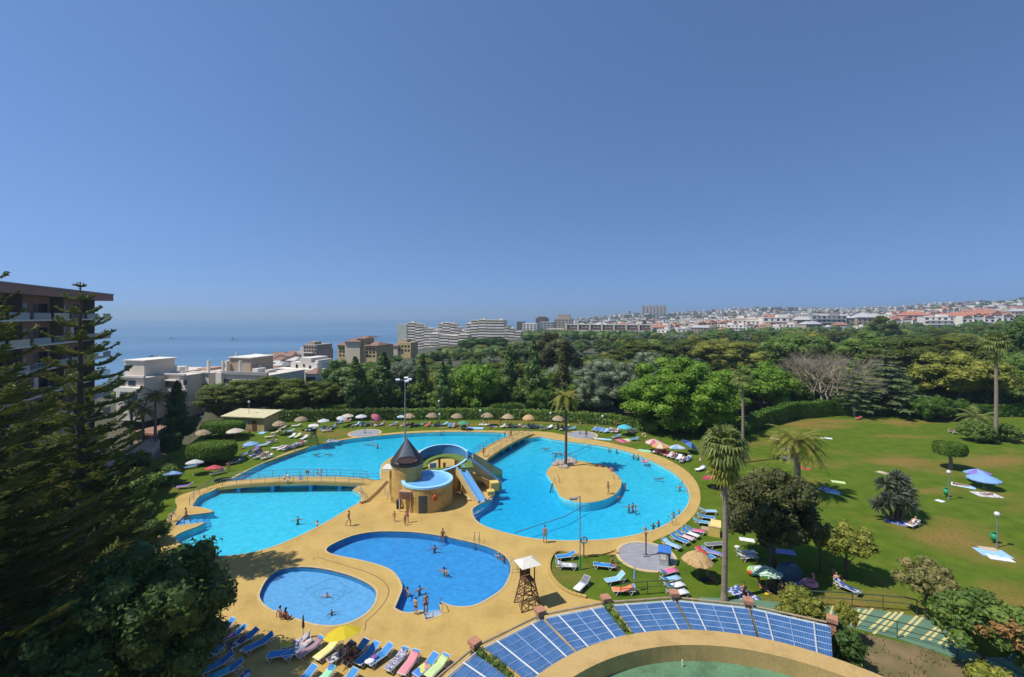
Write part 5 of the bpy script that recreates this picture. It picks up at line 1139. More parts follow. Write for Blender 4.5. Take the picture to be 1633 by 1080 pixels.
def parasol(label, px, py, c1, c2=None, r=1.1, h=2.1, tilt=0., trz=0., val=.15, base=None, pole=None, group='fabric parasols round the pools'):
    """px, py: the top of the canopy in the photograph"""
    p = base if base is not None else at(px, py, h); p = V3((p.x, p.y, .0 if base is None else base.z))
    t = thing('parasol', label, 'parasol', p, 0, group)
    b = MB(); b.lathe([(0,.0),(.24,.0),(.22,.07),(.05,.10),(.04,.22)], n=14); b.build('base', M['railgrey'], t)
    Mx = Matrix.Rotation(trz, 3, 'Z') @ Matrix.Rotation(tilt, 3, 'X'); piv = V3((0,0,h*.62)); top = piv+Mx @ V3((0,0,h*.38))
    b = MB(); b.tube([(0,0,.05), piv, top+Mx@V3((0,0,.06))], .022, 8); b.build('pole', pole or M['pole'], t)
    key = (r, val)
    if key not in CN: CN[key] = canopy(r, r*.36, 8, val)
    o = put('canopy', CN[key], [c1, c2 or c1], t); o.location = top+Mx@V3((0,0,-r*.36)); o.rotation_euler = Mx.to_euler()
    b = MB()
    for k in range(8):
        a = 2*PI*k/8; e_ = V3((r*.95*math.cos(a), r*.95*math.sin(a), .02)); b.tube([V3((0,0,r*.34)), e_], .009, 4); b.tube([V3((0,0,-.05)), e_*.55+V3((0,0,r*.16))], .008, 4)
    f = b.build('ribs', M['steel'], t); f.location = o.location; f.rotation_euler = o.rotation_euler
    return t
def clothm(n, c, tr=.25): return mat(n, c, .8, .06, 5, trans=tr)
UF = {'white': clothm('white parasol cloth', (.66,.66,.66)), 'cream': clothm('cream parasol cloth', (.68,.60,.46)), 'yellow': clothm('yellow parasol cloth', (.66,.52,.02)), 'lblue': clothm('pale blue parasol cloth', (.26,.46,.74)), 'blue': clothm('blue parasol cloth', (.12,.27,.62)), 'navy': clothm('navy parasol cloth', (.03,.06,.22)), 'red': clothm('coral red parasol cloth', (.62,.10,.12)), 'pink': clothm('pink parasol cloth', (.62,.16,.24)), 'crimson': clothm('crimson parasol cloth', (.50,.05,.12)), 'cyan': clothm('turquoise parasol cloth', (.10,.52,.66)), 'green': clothm('green parasol cloth', (.10,.30,.17)), 'purple': clothm('purple parasol cloth', (.28,.20,.62)), 'orange': clothm('orange parasol cloth', (.66,.33,.10)), 'palm': None}
def leafpat():
    m, nt, N, L, P = newmat('green leaf print parasol cloth'); P.inputs['Roughness'].default_value = .8
    tc = N.new('ShaderNodeTexCoord'); no = N.new('ShaderNodeTexWave'); no.wave_type = 'RINGS'; no.inputs['Scale'].default_value = 1.6; no.inputs['Distortion'].default_value = 7; no.inputs['Detail'].default_value = 1; no.inputs['Detail Scale'].default_value = 1.2
    L.new(tc.outputs['Object'], no.inputs[0]); rp = N.new('ShaderNodeValToRGB'); e = rp.color_ramp.elements; e[0].position = .50; e[0].color = (.07,.22,.09,1); e[1].position = .56; e[1].color = (.60,.68,.58,1); L.new(no.outputs['Fac'], rp.inputs[0]); L.new(rp.outputs[0], P.inputs['Base Color']); return m
UF['leaf'] = leafpat()
parasol('yellow parasol tilted over the loungers on the deck', 547,1001, UF['yellow'], r=1.2, h=2.3, tilt=R(16), trz=R(-150), val=0)
parasol('white parasol at the left end of the left lawn', 310,733, UF['white'], r=1.15, h=2.2, tilt=R(8), trz=R(180))
parasol('red parasol on the left lawn beside the white one', 341,742, UF['red'], r=1.15, h=2.2, tilt=R(10), trz=R(180))
parasol('blue parasol in the tree shade at the lower left lawn edge', 275,751, UF['lblue'], r=1.15, h=2.0, tilt=R(14), trz=R(190))
parasol('pale blue parasol above the lounger group on the left lawn', 400,704, UF['lblue'], r=1.2, h=2.2)
parasol('white parasol behind the dark lifeguard chair', 516,668, UF['white'], r=1.15, h=2.2)
parasol('white parasol, left of a pair at the hedge end', 545,664, UF['white'], r=1.1, h=2.2, tilt=R(14), trz=R(60))
parasol('cream white parasol, right of a pair at the hedge end', 554,660, UF['cream'], r=1.3, h=2.4)
parasol('white parasol above the pair of loungers behind the shower pad', 576,661, UF['white'], r=1.2, h=2.4)
parasol('pink parasol tilted steeply on the far lawn', 599,662, UF['pink'], r=1.2, h=2.2, tilt=R(38), trz=R(70))
parasol('small white and blue parasol left of the tall lamp mast', 640,662, UF['white'], UF['lblue'], r=.9, h=2.1)
parasol('green parasol on the far lawn behind the diver', 739,671, UF['green'], r=1.3, h=1.8)
parasol('white parasol far left beside the clipped hedge', 375,683, UF['cream'], r=1.5, h=2.2)
parasol('turquoise parasol near the right shower pad', 996,677, UF['cyan'], r=1.4, h=2.1)
parasol('small pink and white parasol near the red loungers', 1043,700, UF['cream'], UF['pink'], r=1.5, h=2.1)
parasol('cream parasol beside the pink and white one', 1053,706, UF['orange'], UF['cream'], r=1.45, h=1.9)
parasol('pale blue and white parasol in the shade right of the cream one', 1080,709, UF['white'], UF['lblue'], r=1.5, h=1.7, tilt=R(12), trz=R(170))
parasol('navy parasol leaning in the shade under the plane tree', 1099,704, UF['navy'], UF['blue'], r=1.5, h=1.9, tilt=R(30), trz=R(80))
parasol('crimson parasol behind the tall fan palm trunk', 1137,756, UF['crimson'], r=1.35, h=1.9, tilt=R(16), trz=R(190))
parasol('red and white parasol beside the feather palm', 1259,710, UF['white'], UF['red'], r=1.35, h=2.0)
parasol('purple parasol behind the blue one on the big lawn', 1559,748, UF['purple'], UF['lblue'], r=1.45, h=1.9, tilt=R(6), trz=R(180))
parasol('pale blue parasol in the middle of the right lawn', 1569,756, UF['lblue'], r=1.75, h=1.9)
parasol('green leaf print parasol by the pop up tent', 1222,903, UF['leaf'], r=1.25, h=2.0, tilt=R(10), trz=R(160))
def thatched(label, px, py, m='thatch', r=1.25, h=2.35, edge=None):
    p = at(px, py, h+.3); p = V3((p.x, p.y, 0)); t = thing('thatched_parasol', label, 'thatched parasol', p, random.random()*6, 'thatched parasols of the lawn')
    b = MB(); b.tube([(0,0,0),(0,0,h+.1)], .05, 8); b.build('post', M['wood'], t)
    b = MB(); rr = random.Random(px); n = 40; prof = [(.02,h+.42),(.35*r,h+.30),(.7*r,h+.05),(r,h-.28)]; vs = []
    for (q, z) in prof:
        for j in range(n): a = 2*PI*j/n; k = 1+rr.uniform(-.04,.04)+(rr.uniform(-.05,.08) if q == r else 0); vs.append((q*k*math.cos(a), q*k*math.sin(a), z+rr.uniform(-.03,.03)-(rr.uniform(0,.14) if q == r else 0)))
    vs += [(x*.96,y*.96,z-.07) for x,y,z in vs[-n:]]+[(x*.2,y*.2,h+.25) for x,y,z in vs[-n:]]
    fs = [(i*n+j,(i+1)*n+j,(i+1)*n+(j+1)%n,i*n+(j+1)%n) for i in range(5) for j in range(n)]; b.add(vs, fs); b.build('thatch', M[m], t)
    if edge:
        b = MB(); b.lathe([(r*.75,h-.35),(r*1.02,h-.45),(r*1.02,h-.62)], n=24); b.build('valance', UF[edge], t)
    return t
for a in (('thatched parasol nearest the yellow pump house',445,672),('thatched parasol second from the yellow pump house',480,665),('thatched parasol just right of the tall lamp mast',652,660),('thatched parasol second right of the tall lamp mast',689,659),('dim thatched parasol in the tree shade, third right of the lamp mast',729,660),('thatched parasol beside the pair of small globe lamps',777,659),('thatched parasol left of the orange rimmed one',810,661),('thatched parasol over the crowd left of the tall island palm',890,664)): thatched(*a)
thatched('thatched parasol with an orange cloth rim at the far bank', 843,662, 'thatch2', edge='orange')
thatched('thatched parasol on the lower lawn beside the fan palm trunk', 1112,882, 'thatch2', r=1.25, h=1.95)
thatched('grey thatched parasol at the far left lawn corner', 323,686)
person('bather sitting in the shade of the lower lawn thatched parasol', at(1130,922,.03), D2R(40), 'sit_ground', False, 'tan','dark','black',1)
bundle('dark bag in the shade of the lower lawn thatched parasol', 1124,925,'dark',.0,.45)
def closed_parasol(label, px, py, m, h=2.2):
    p = at(px, py); t = thing('closed_parasol', label, 'parasol', p); b = MB(); b.lathe([(0,0),(.22,0),(.2,.08),(.04,.1)], n=12); b.build('base', M['railgrey'], t); b = MB(); b.tube([(0,0,.05),(0,0,h)], .022, 8); b.build('pole', M['pole'], t)
    b = MB(); b.lathe([(.05,h*.45),(.10,h*.5),(.075,h*.75),(.05,h*.92),(.02,h+.02)], n=10); b.build('canopy', m, t)
closed_parasol('closed brown parasol standing behind the deck loungers', 483.5,1019, M['brown'], 1.7); closed_parasol('closed pale blue parasol on the small lawn', 1012,943, UF['lblue'], 2.1)
# ------------------------------------------------------------------ lamps, showers, signs
M['globe'] = mat('white lamp globe', (.62,.62,.60), .3, .03, 3)
def globe_lamp(label, px, pyb, pyt, m='railgrey', rg=.24):
    p = at(px, pyb); h = 23-((pyt-HZ)/F_)*p.y; t = thing('globe_lamp', label, 'lamp', p, 0, 'globe lamps of the lawn')
    b = MB(); b.tube([(0,0,0),(0,0,.35)], .085, 8); b.build('base', M[m], t); b = MB(); b.tube([(0,0,.3),(0,0,h-rg*.8)], .045, 8); b.build('post', M[m], t)
    b = MB(); b.ell((0,0,h), (rg,rg,rg), 16, 10); b.build('globe', M['globe'], t, True); return t
for a in (('globe lamp in the middle of the right lawn with a green bin',1513,797,753),('globe lamp near the right edge with a green bin',1590,873,820),('globe lamp behind the yellow pump house',397,684,641),('globe lamp beside the dark cypress',321,690,665),('globe lamp in the hedge, left of two beside the thatched parasols',766,681,655),('globe lamp in the trees right of the tall lamp mast',700,676,640),('small globe lamp in front of the hedge left of the right shower pad',878,680,659),('globe lamp in the shade right of the turquoise parasol pad',961,684,664),('small globe lamp right of the second thatched parasol',701,680,661)): globe_lamp(*a)
M['bingreen'] = mat('green bin plastic', (.02,.30,.12), .5, .1, 3)
for lab, px, py in (('green litter bin beside the lamp in the middle of the right lawn',1509,792),('green litter bin beside the lamp near the right edge',1585.5,866)):
    p = at(px, py); t = thing('litter_bin', lab, 'bin', p); b = MB(); b.lathe([(.0,.25),(.22,.25),(.29,.95),(.26,.95)], n=14); b.build('bin_body', M['bingreen'], t, True); b = MB(); b.tube([(.3,0,0),(.3,0,1.25)], .03, 6); b.build('post', M['railgrey'], t); b = MB(); b.box((.0,0,1.0),(.55,.06,.22)); b.build('bin_rim', M['bingreen'], t)
# tall mast with floodlights
p = at(646,719); t = thing('floodlight_mast', 'tall grey floodlight mast behind the slide tower', 'lamp', p); zt = 23-((604-HZ)/F_)*p.y
b = MB(); b.tube([(0,0,0),(0,0,zt)], [.16,.07], 10); b.build('mast', M['railgrey'], t)
b = MB(); b.tube([(-1.1,0,zt-.25),(.7,0,zt-.25)], .05, 6); b.tube([(0,-.7,zt-.2),(0,.6,zt-.2)], .05, 6); b.build('arms', M['railgrey'], t)
for x, y, z in ((-1.25,0,-.15),(.75,.05,-.1),(.35,-.5,-.32),(.05,.6,.1)):
    b = MB(); b.box((x,y,zt+z-.05),(.7,.4,.24),.2,0,.3); b.build('lamp_head', M['white'], t)
# slim lamp with arm at the lower lawn
p = at(925,909); t = thing('street_lamp', 'slim lamp post with a flat lamp head beside the lifebuoy stand', 'lamp', p); zt = 23-((791-HZ)/F_)*p.y
b = MB(); b.tube([(0,0,0),(0,0,1.3)], .09, 8); b.build('base', M['bingreen'], t); b = MB(); b.tube([(0,0,1.2),(0,0,zt)], .045, 8); b.build('post', M['railgrey'], t); b = MB(); b.tube([(0,0,zt-.02),(-.35,-.1,zt-.12)], .04, 6); b.build('arm', M['railgrey'], t); b = MB(); b.box((-.62,-.15,zt-.2),(.7,.3,.12),.2); b.build('lamp_head', M['railgrey'], t)
p = at(931,890); t = thing('lifebuoy_stand', 'lifebuoy stand beside the slim lamp at the near pool edge', 'lifebuoy stand', p); b = MB(); b.tube([(0,0,0),(0,0,1.45)], .06, 8); b.build('post', M['wood'], t)
b = MB(); b.torus((0,-.06,1.75), .30, .07, 'Y', 24, 8); b.build('holder_ring', M['railblue'], t, True); b = MB(); b.tube([(-.3,-.06,1.75),(.3,-.06,1.75)], .03, 6); b.tube([(0,-.06,1.45),(0,-.06,2.05)], .03, 6); b.build('holder_cross', M['railblue'], t)
p = at(1030,722)-V3((0,0,0)); p = at(1027,705); t = thing('lifebuoy_stand', 'lifebuoy stand with an orange ring on the far right lawn', 'lifebuoy stand', p); b = MB(); b.tube([(0,0,0),(0,0,1.2)], .05, 8); b.build('post', M['wood'], t)
b = MB(); b.torus((0,-.08,1.3), .33, .09, 'Y', 24, 8, seg=8); b.build('ring', [M['orange'],M['white']], t, True)
# showers
def shower(label, px, py, m, h, arms=True):
    p = at(px, py); t = thing('shower', label, 'shower', p); b = MB(); b.tube([(0,0,.03),(0,0,h)], .08, 8); b.build('post', M[m], t); b = MB(); b.box((0,0,h),(.42,.3,.10)); b.build('cap', M['signtan'], t)
    b = MB(); b.tube([(0,-.02,h-.1),(0,-.38,h+.02),(0,-.42,h-.08)], .02, 6); b.build('shower_head', M['steel'], t, True)
    b = MB(); b.box((.0,0,.08),(.5,.5,.12)); b.build('foot', M['railgrey'], t)
shower('brown shower post on the grey pad by the lower lawn', 1030,887, 'wood', 2.3); shower('shower post on the far left grey pad', 582,691, 'railblue', 1.6); shower('shower post on the far right grey pad', 925,692, 'railblue', 2.2)
# cabinet with blue lid on the shower pad
p = at(1060,899); t = thing('vending_cart', 'pale grey cart with a blue lid at the edge of the shower pad', 'cart', p, R(-20)); b = MB(); b.box((0,0,.62),(.95,.8,1.16)); b.build('cart_body', mat('grey cabinet', (.36,.38,.38), .6, .15, 3), t); b = MB(); b.box((.42,-.42,.62),(.18,.02,1.0)); b.build('side_panel', M['black'], t)
b = MB(); b.box((0,0,1.33),(1.15,1.0,.10),0,0,.22); b.build('lid', mat('blue lid', (.04,.17,.50), .5, .1, 3), t)
for s in (-1,1): b = MB(); b.box((s*.35,0,.05),(.12,.6,.10)); b.build('runner', M['black'], t)
b = MB(); b.box((-.1,-.415,.8),(.5,.02,.5)); b.build('front_panel', M['offwhite'], t)
# yellow concrete box
p = at(1139,853); t = thing('concrete_box', 'yellow concrete box with a sloping panel at the pool end', 'box', p, R(-25)); b = MB(); b.box((0,0,.5),(1.1,1.0,1.0)); b.build('box_body', M['yellow'], t); b = MB(); b.box((.15,.1,1.15),(1.0,.95,.08),0,0,.5); b.build('panel', mat('pale yellow panel', (.66,.52,.18), .6, .06, 2), t); b = MB(); b.box((0,0,1.01),(1.14,1.04,.05)); b.build('rim', M['ochre2'], t)
b = MB(); p2 = at(1128,846); b.box((0,0,.1),(1.2,.8,.2)); o = b.build('stone_slab', mat('pinkish slab', (.42,.27,.17), .8, .1, 3), None, loc=p2, rz=R(-25)); tag(o, 'pinkish stone slab beside the yellow box', 'slab')
# lifeguard chairs
def guard(label, px, pyb, pyt, m, seat):
    p = at(px, pyb); h = 23-((pyt-HZ)/F_)*p.y; t = thing('lifeguard_chair', label, 'lifeguard chair', p, R(25)); b0, b1 = .85, .42; zs = h*.58
    for sx in (-1,1):
        for sy in (-1,1): b = MB(); b.tube([(sx*b0,sy*b0*.8,0),(sx*b1,sy*b1,zs),(sx*b1,sy*b1,h-.15)], .05, 6); b.build('leg', m, t)
    k = 3
    for i in range(k):
        z0, z1 = zs*i/k, zs*(i+1)/k; w0 = b0+(b1-b0)*i/k; w1 = b0+(b1-b0)*(i+1)/k
        b = MB()
        for s in (-1,1):
            b.tube([(-w0,s*w0*.85,z0+.1),(w1,s*w1*.9,z1)], .035, 5); b.tube([(w0,s*w0*.85,z0+.1),(-w1,s*w1*.9,z1)], .035, 5); b.tube([(s*w0,-w0*.85,z0+.1),(s*w1,w1*.9,z1)], .035, 5)
            b.tube([(-w1,s*w1*.9,z1),(w1,s*w1*.9,z1)], .035, 5); b.tube([(s*w1,-w1*.9,z1),(s*w1,w1*.9,z1)], .035, 5)
        b.build('brace', m, t)
    b = MB(); b.box((0,0,zs+.05),(.9,.9,.07)); b.build('seat', m, t); b = MB(); b.box((0,.42,zs+.45),(.85,.06,.6)); b.build('backrest', m, t)
    b = MB(); b.add([(-.85,-.8,h-.1),(.85,-.8,h-.1),(.85,.8,h-.1),(-.85,.8,h-.1),(-.35,0,h+.22),(.35,0,h+.22)], [(0,1,5,4),(1,2,5),(2,3,4,5),(3,0,4),(3,2,1,0)]); b.build('roof', seat, t)
    return t
guard('brown lifeguard chair with a white roof between front pool and pergola', 841,965, 895, M['brown'], M['offwhite'])
guard('dark green lifeguard chair with a white roof on the left far lawn', 500,710, 678, mat('dark green paint', (.03,.055,.03), .6, .15, 4), M['offwhite'])
# beach things on the right lawn
p = at(1259,925); b = MB(); b.ell((0,0,.0), (1.35,1.1,1.55), 20, 14); b.v = [(x, y if y > -.25 else -.25+(y+.25)*.25, max(z, 0)) for x, y, z in b.v]
t = thing('pop_up_tent', 'dark blue pop up beach tent in the tree shade', 'tent', p, R(20)); b.build('canopy', mat('dark blue tent cloth', (.035,.085,.15), .6, .08, 2), t, True); b = MB(); b.torus((0,-.32,.66), .80, .02, 'Y', 24, 5); b.build('entry_hoop', M['railblue'], t)
b = MB(); b.box((0,-.7,.03),(1.9,.9,.04)); b.build('groundsheet', TWM['navyw'], t)
p = at(1292,934); t = thing('flamingo_ring', 'pink inflatable flamingo ring on the grass', 'pool toy', p, R(30)); b = MB(); b.torus((0,0,.2), .42, .2, 'Z', 22, 10); b.build('ring', mat('pink vinyl', (.66,.26,.32), .35, .05, 3), t, True)
b = MB(); b.tube([(.42,0,.3),(.56,0,.6),(.50,0,.85),(.34,0,.92),(.28,0,.84)], [.12,.09,.075,.08,.05], 10); b.build('neck', t.children[0].material_slots[0].material, t, True); b = MB(); b.ell((.24,0,.80), (.09,.04,.04), 8, 6); b.build('beak', M['black'], t)
p = at(1199,918); t = thing('beach_ball', 'big striped beach ball in orange, blue and green beside the leaf print parasol', 'beach ball', V3((p.x,p.y,.42))); 
b = MB(); b.ell((0,0,0), (.42,.42,.42), 18, 12); cols = ['orange','blue','bingreen','gold']; b.m = [((k % 18)//3) % 3 for k in range(len(b.f))]; Mx = Matrix.Rotation(.8,3,'X'); b.v = [tuple(Mx@V3(v)) for v in b.v]
b.build('ball', [M['orange'], mat('turquoise vinyl', (.08,.42,.55), .35), mat('lime vinyl', (.45,.55,.06), .35)], t, True); b = MB(); b.lathe([(0,.425),(.04,.425),(.04,.40)], n=10); b.build('valve', M['white'], t)
bundle('dark bags heaped under the leaf print parasol', 1238,944,'dark',.0,.5); bundle('yellow paddle shaped bag in front of the leaf print parasol', 1223,949,'gold',.0,.22); bundle('white clothes bundle behind the lounger by the garden tree', 1176,873,'white',.0,.3)
bundle('dark clothes in the shade under the crimson parasol', 1166,786,'dark',.0,.6); bundle('brown bag right of the crimson parasol shade', 1158,795,'beige',.0,.5); bundle('bright blue bag left of the garden tree crown', 1164,798,'teal',.0,.5)
bundle('grey rock at the right edge of the green path', 1628,1008,'beige',.0,.6)
# rocks of the palm islet
M['rock'] = mat('pale rock', (.38,.31,.26), .9, .3, 2, bump=.6, bscale=5)
rr = random.Random(5)
for i, (px, py) in enumerate(((886,742),(891,738),(897,741),(903,737),(908,742),(914,738),(895,746),(902,746),(909,735))):
    p = at(px, py); s = .45+.3*rr.random(); b = MB(); b.ell((0,0,.1), (s,s*.8,s*.6), 10, 7); b.v = [(x*(1+.3*mnoise.noise((x*2+i,y*2,z*2))), y*(1+.3*mnoise.noise((y*2,x*2+i,z))), max(-.05, z*(1+.3*mnoise.noise((z*2,x,i*3.))))) for x,y,z in b.v]
    o = b.build('rock', M['rock'], None, loc=p); tag(o, 'pale rock in the ring of rocks round the islet palm foot', 'rock', 'rocks round the islet palm')
# fences by the green path
M['fence'] = mat('dark green fence paint', (.05,.08,.05), .6, .15, 4)
def fence(label, px, h, step, m='fence', mid=2):
    pts = [at(x, y) for x, y in px]; t = thing('fence', label, 'fence', pts[0]); railing(t, pts, M[m], h, step, mid, .035); return t
fence('thin green rail fence along the upper side of the green path', [(1262,961),(1299,966),(1340,968),(1395,972),(1442,976),(1462,981)], 1.15, 2.4, mid=1)
fence('thin dark rail fence along the lower side of the green path', [(1345,998),(1410,1013),(1483,1032),(1560,1056),(1633,1095)], 1.2, 3.0, mid=1)
railthing('green wire fence posts between the small lawn and the pergola', [(990,952),(1037,948),(1075,946)], 'fence', 1.1, 2.0, 1)
# ------------------------------------------------------------------ vegetation
LM = {}
for n_, a, b_, o_ in (('pine leaves',(0.061,0.105,0.015),(0.191,0.216,0.026),.22),('lime leaves',(0.101,0.213,0.018),(0.269,0.426,0.043),.15),('broad leaves',(0.064,0.132,0.024),(0.208,0.294,0.052),.25),('olive grey leaves',(0.106,0.141,0.081),(0.282,0.329,0.200),.15),('yellow green leaves',(0.141,0.176,0.022),(0.422,0.422,0.074),.2),('dark leaves',(0.039,0.085,0.021),(0.117,0.194,0.037),.15),('poplar leaves',(0.061,0.124,0.034),(0.182,0.266,0.076),.2),
   ('rust olive leaves',(0.085,0.095,0.028),(0.170,0.165,0.055),.2),('araucaria needles',(0.068,0.095,0.015),(0.213,0.228,0.039),.12),('cedar needles',(0.109,0.165,0.066),(0.287,0.336,0.133),.1),('palm leaves',(0.110,0.162,0.038),(0.353,0.384,0.102),.15),('feather palm leaves',(0.109,0.132,0.020),(0.365,0.331,0.063),.1),('dead palm skirt',(0.195,0.205,0.019),(0.415,0.396,0.068),.1),('hedge leaves',(0.046,0.116,0.012),(0.131,0.231,0.031),.15),('clipped leaves',(0.068,0.152,0.011),(0.179,0.289,0.034),.1),('yucca leaves',(0.063,0.085,0.046),(0.256,0.278,0.182),.1),('grey twigs',(0.159,0.140,0.116),(0.317,0.281,0.232),.05),('blossom leaves',(0.108,0.130,0.032),(0.346,0.302,0.108),.12),('orange brown leaves',(0.278,0.150,0.043),(0.555,0.299,0.107),.1)):
    LM[n_] = leafmat(n_, a, b_, o_)
M['bark'] = mat('grey brown bark', (.10,.075,.05), .95, .35, 5, bump=.8, bscale=12, stretch=(1,1,.25)); M['palebark'] = mat('pale palm bark', (.24,.19,.14), .95, .25, 4, bump=.8, bscale=10, stretch=(.6,.6,3)); M['whitebark'] = mat('whitewashed bark', (.42,.38,.32), .9, .2, 4)
def rdir(r):
    z = r.uniform(-1,1); a = r.uniform(0,2*PI); s = math.sqrt(1-z*z); return V3((s*math.cos(a), s*math.sin(a), z))
def leaf(b, p, nrm, s, asp, r, mi=0):
    u = nrm.orthogonal().normalized(); w = nrm.cross(u); a = r.uniform(0,2*PI); u, w = u*math.cos(a)+w*math.sin(a), w*math.cos(a)-u*math.sin(a)
    k = len(b.v); u = u*s; w = w*(s*asp)
    b.v += [tuple(p-u), tuple(p-w*.9+u*.1), tuple(p+u), tuple(p+w)]; b.f.append((k,k+1,k+2,k+3)); b.m.append(mi)
def blob(b, c, rad, n, s, r, asp=.6, up=.25, core=.62, mi=0, shell=.55):
    c = V3(c)
    if core:
        k = len(b.v); 
        b.ell(c, (rad[0]*core, rad[1]*core, rad[2]*core), 7, 5, mi)
        for i in range(k, len(b.v)):
            v = V3(b.v[i]); d = v-c; b.v[i] = tuple(c+d*(1+.35*mnoise.noise(v*(1.3/max(rad)))))
    for _ in range(n):
        d = rdir(r); q = (shell+(1-shell)*r.random())
        p = c+V3((d.x*rad[0]*q, d.y*rad[1]*q, d.z*rad[2]*q)); nn = (d*.75+rdir(r)*.65+V3((0,0,up))).normalized(); leaf(b, p, nn, s*r.uniform(.6,1.25), asp, r, mi)
def limbs(b, h0, h1, spread, n, r0, r, rt=.25):
    for k in range(n):
        a = 2*PI*k/n+r.uniform(-.4,.4); zz = h0+(h1-h0)*r.uniform(.0,.5); e = V3((math.cos(a)*spread*r.uniform(.5,.9), math.sin(a)*spread*r.uniform(.5,.9), h1*r.uniform(.75,1.0)))
        s = V3((0,0,zz)); m = s.lerp(e,.5)+V3((0,0,-.1*(h1-h0))); b.tube([s,m,e], [r0*.55,r0*.35,r0*.12], 5)
def broad(seed, h, rx, rz, ncl, nl, s, asp=.6, trunk=.22, th=None, clr=.38, dens=1., bias=.15, core=.62, low=-.45):
    r = random.Random(seed); b = MB(); cz = h-rz; clu = []
    for k in range(ncl):
        d = rdir(r); 
        if d.z < low: d.z *= -.5
        q = .45+.5*r.random()**.6; c = V3((d.x*rx*q, d.y*rx*q, cz+d.z*rz*q)); rr = rx*clr*r.uniform(.6,1.15); blob(b, c, (rr,rr,rr*.8*rz/rx if rz > rx else rr*.75), nl, s, r, asp, core=core)
    if core: b.ell((0,0,cz), (rx*.55,rx*.55,rz*.6), 9, 7)
    t = MB(); t.tube([(0,0,-.3),(0.05*h*.1,0,h*.25),(0,0,cz)], [trunk*1.4,trunk,trunk*.5], 8); limbs(t, h*.25, cz+rz*.3, rx*.8, 6, trunk, r)
    return b.mesh('crown', fix=False), t.mesh('trunk')
def pine(seed, h, rx, s=.42):
    r = random.Random(seed); b = MB(); t = MB(); lean = r.uniform(-.5,.5); t.tube([(0,0,-.3),(lean*.4,0,h*.4),(lean,0,h*.8)], [.32,.24,.12], 8); limbs(t, h*.4, h*.85, rx*.8, 7, .22, r)
    for k in range(40):
        a = r.uniform(0,2*PI); q = math.sqrt(r.random()); x, y = rx*q*math.cos(a)*.85, rx*q*math.sin(a)*.85; z = h*.93-(q**2)*h*.28-r.uniform(0,.16)*h; rr = rx*r.uniform(.20,.34); blob(b, (x,y,z), (rr,rr,rr*.62), 130, s*.42, r, .5, .55, core=.6)
    for k in range(16):
        a = r.uniform(0,2*PI); q = rx*r.uniform(.25,.75); rr = rx*r.uniform(.24,.36); blob(b, (q*math.cos(a), q*math.sin(a), h*r.uniform(.2,.55)), (rr,rr,rr*.7), 90, s*.42, r, .5, .4, core=.6)
    return b.mesh('crown', fix=False), t.mesh('trunk')
def column(seed, h, rx, s=.3, conic=False, nl=60, ncl=46, low=.06):
    r = random.Random(seed); b = MB(); t = MB(); t.tube([(0,0,-.3),(0,0,h*.85)], [.2,.05], 7)
    for k in range(ncl):
        u = (k+r.random())/ncl; z = h*(low+(1-low)*u); w = rx*((1-u)**.75*1.05+.05 if conic else (math.sin(PI*min(1,.12+u*.88))**.7)); a = r.uniform(0,2*PI); q = w*.5*r.random(); rr = max(.25, w*.62); blob(b, (q*math.cos(a), q*math.sin(a), z), (rr,rr,rr*1.3 if not conic else rr*.9+.4), nl, s, r, .55, .2, core=.6)
    return b.mesh('crown', fix=False), t.mesh('trunk')
def cedar(seed, h, rx):
    r = random.Random(seed); b = MB(); t = MB(); t.tube([(0,0,-.3),(0,0,h*.97)], [.42,.06], 8); lv = 11
    for k in range(lv):
        z = h*(.16+.80*k/(lv-1)); w = rx*(1-k/(lv-1))**.8+.35; nb = 7 if k < lv-3 else 5
        for j in range(nb):
            a = 2*PI*j/nb+k*1.3+r.uniform(-.3,.3); ln = w*r.uniform(.75,1.08); d = V3((math.cos(a),math.sin(a),0)); e = d*ln+V3((0,0,z-.06*ln)); t.tube([(0,0,z),tuple(e)], [.09,.02], 5)
            for q in (.3,.5,.7,.9):
                c = d*(ln*q)+V3((0,0,z-.05*ln*q)); rr = ln*.24+.15; blob(b, c, (rr,rr,.16+.05*rr), 26, .24, r, .4, .9, core=.5)
    return b.mesh('crown', fix=False), t.mesh('trunk')
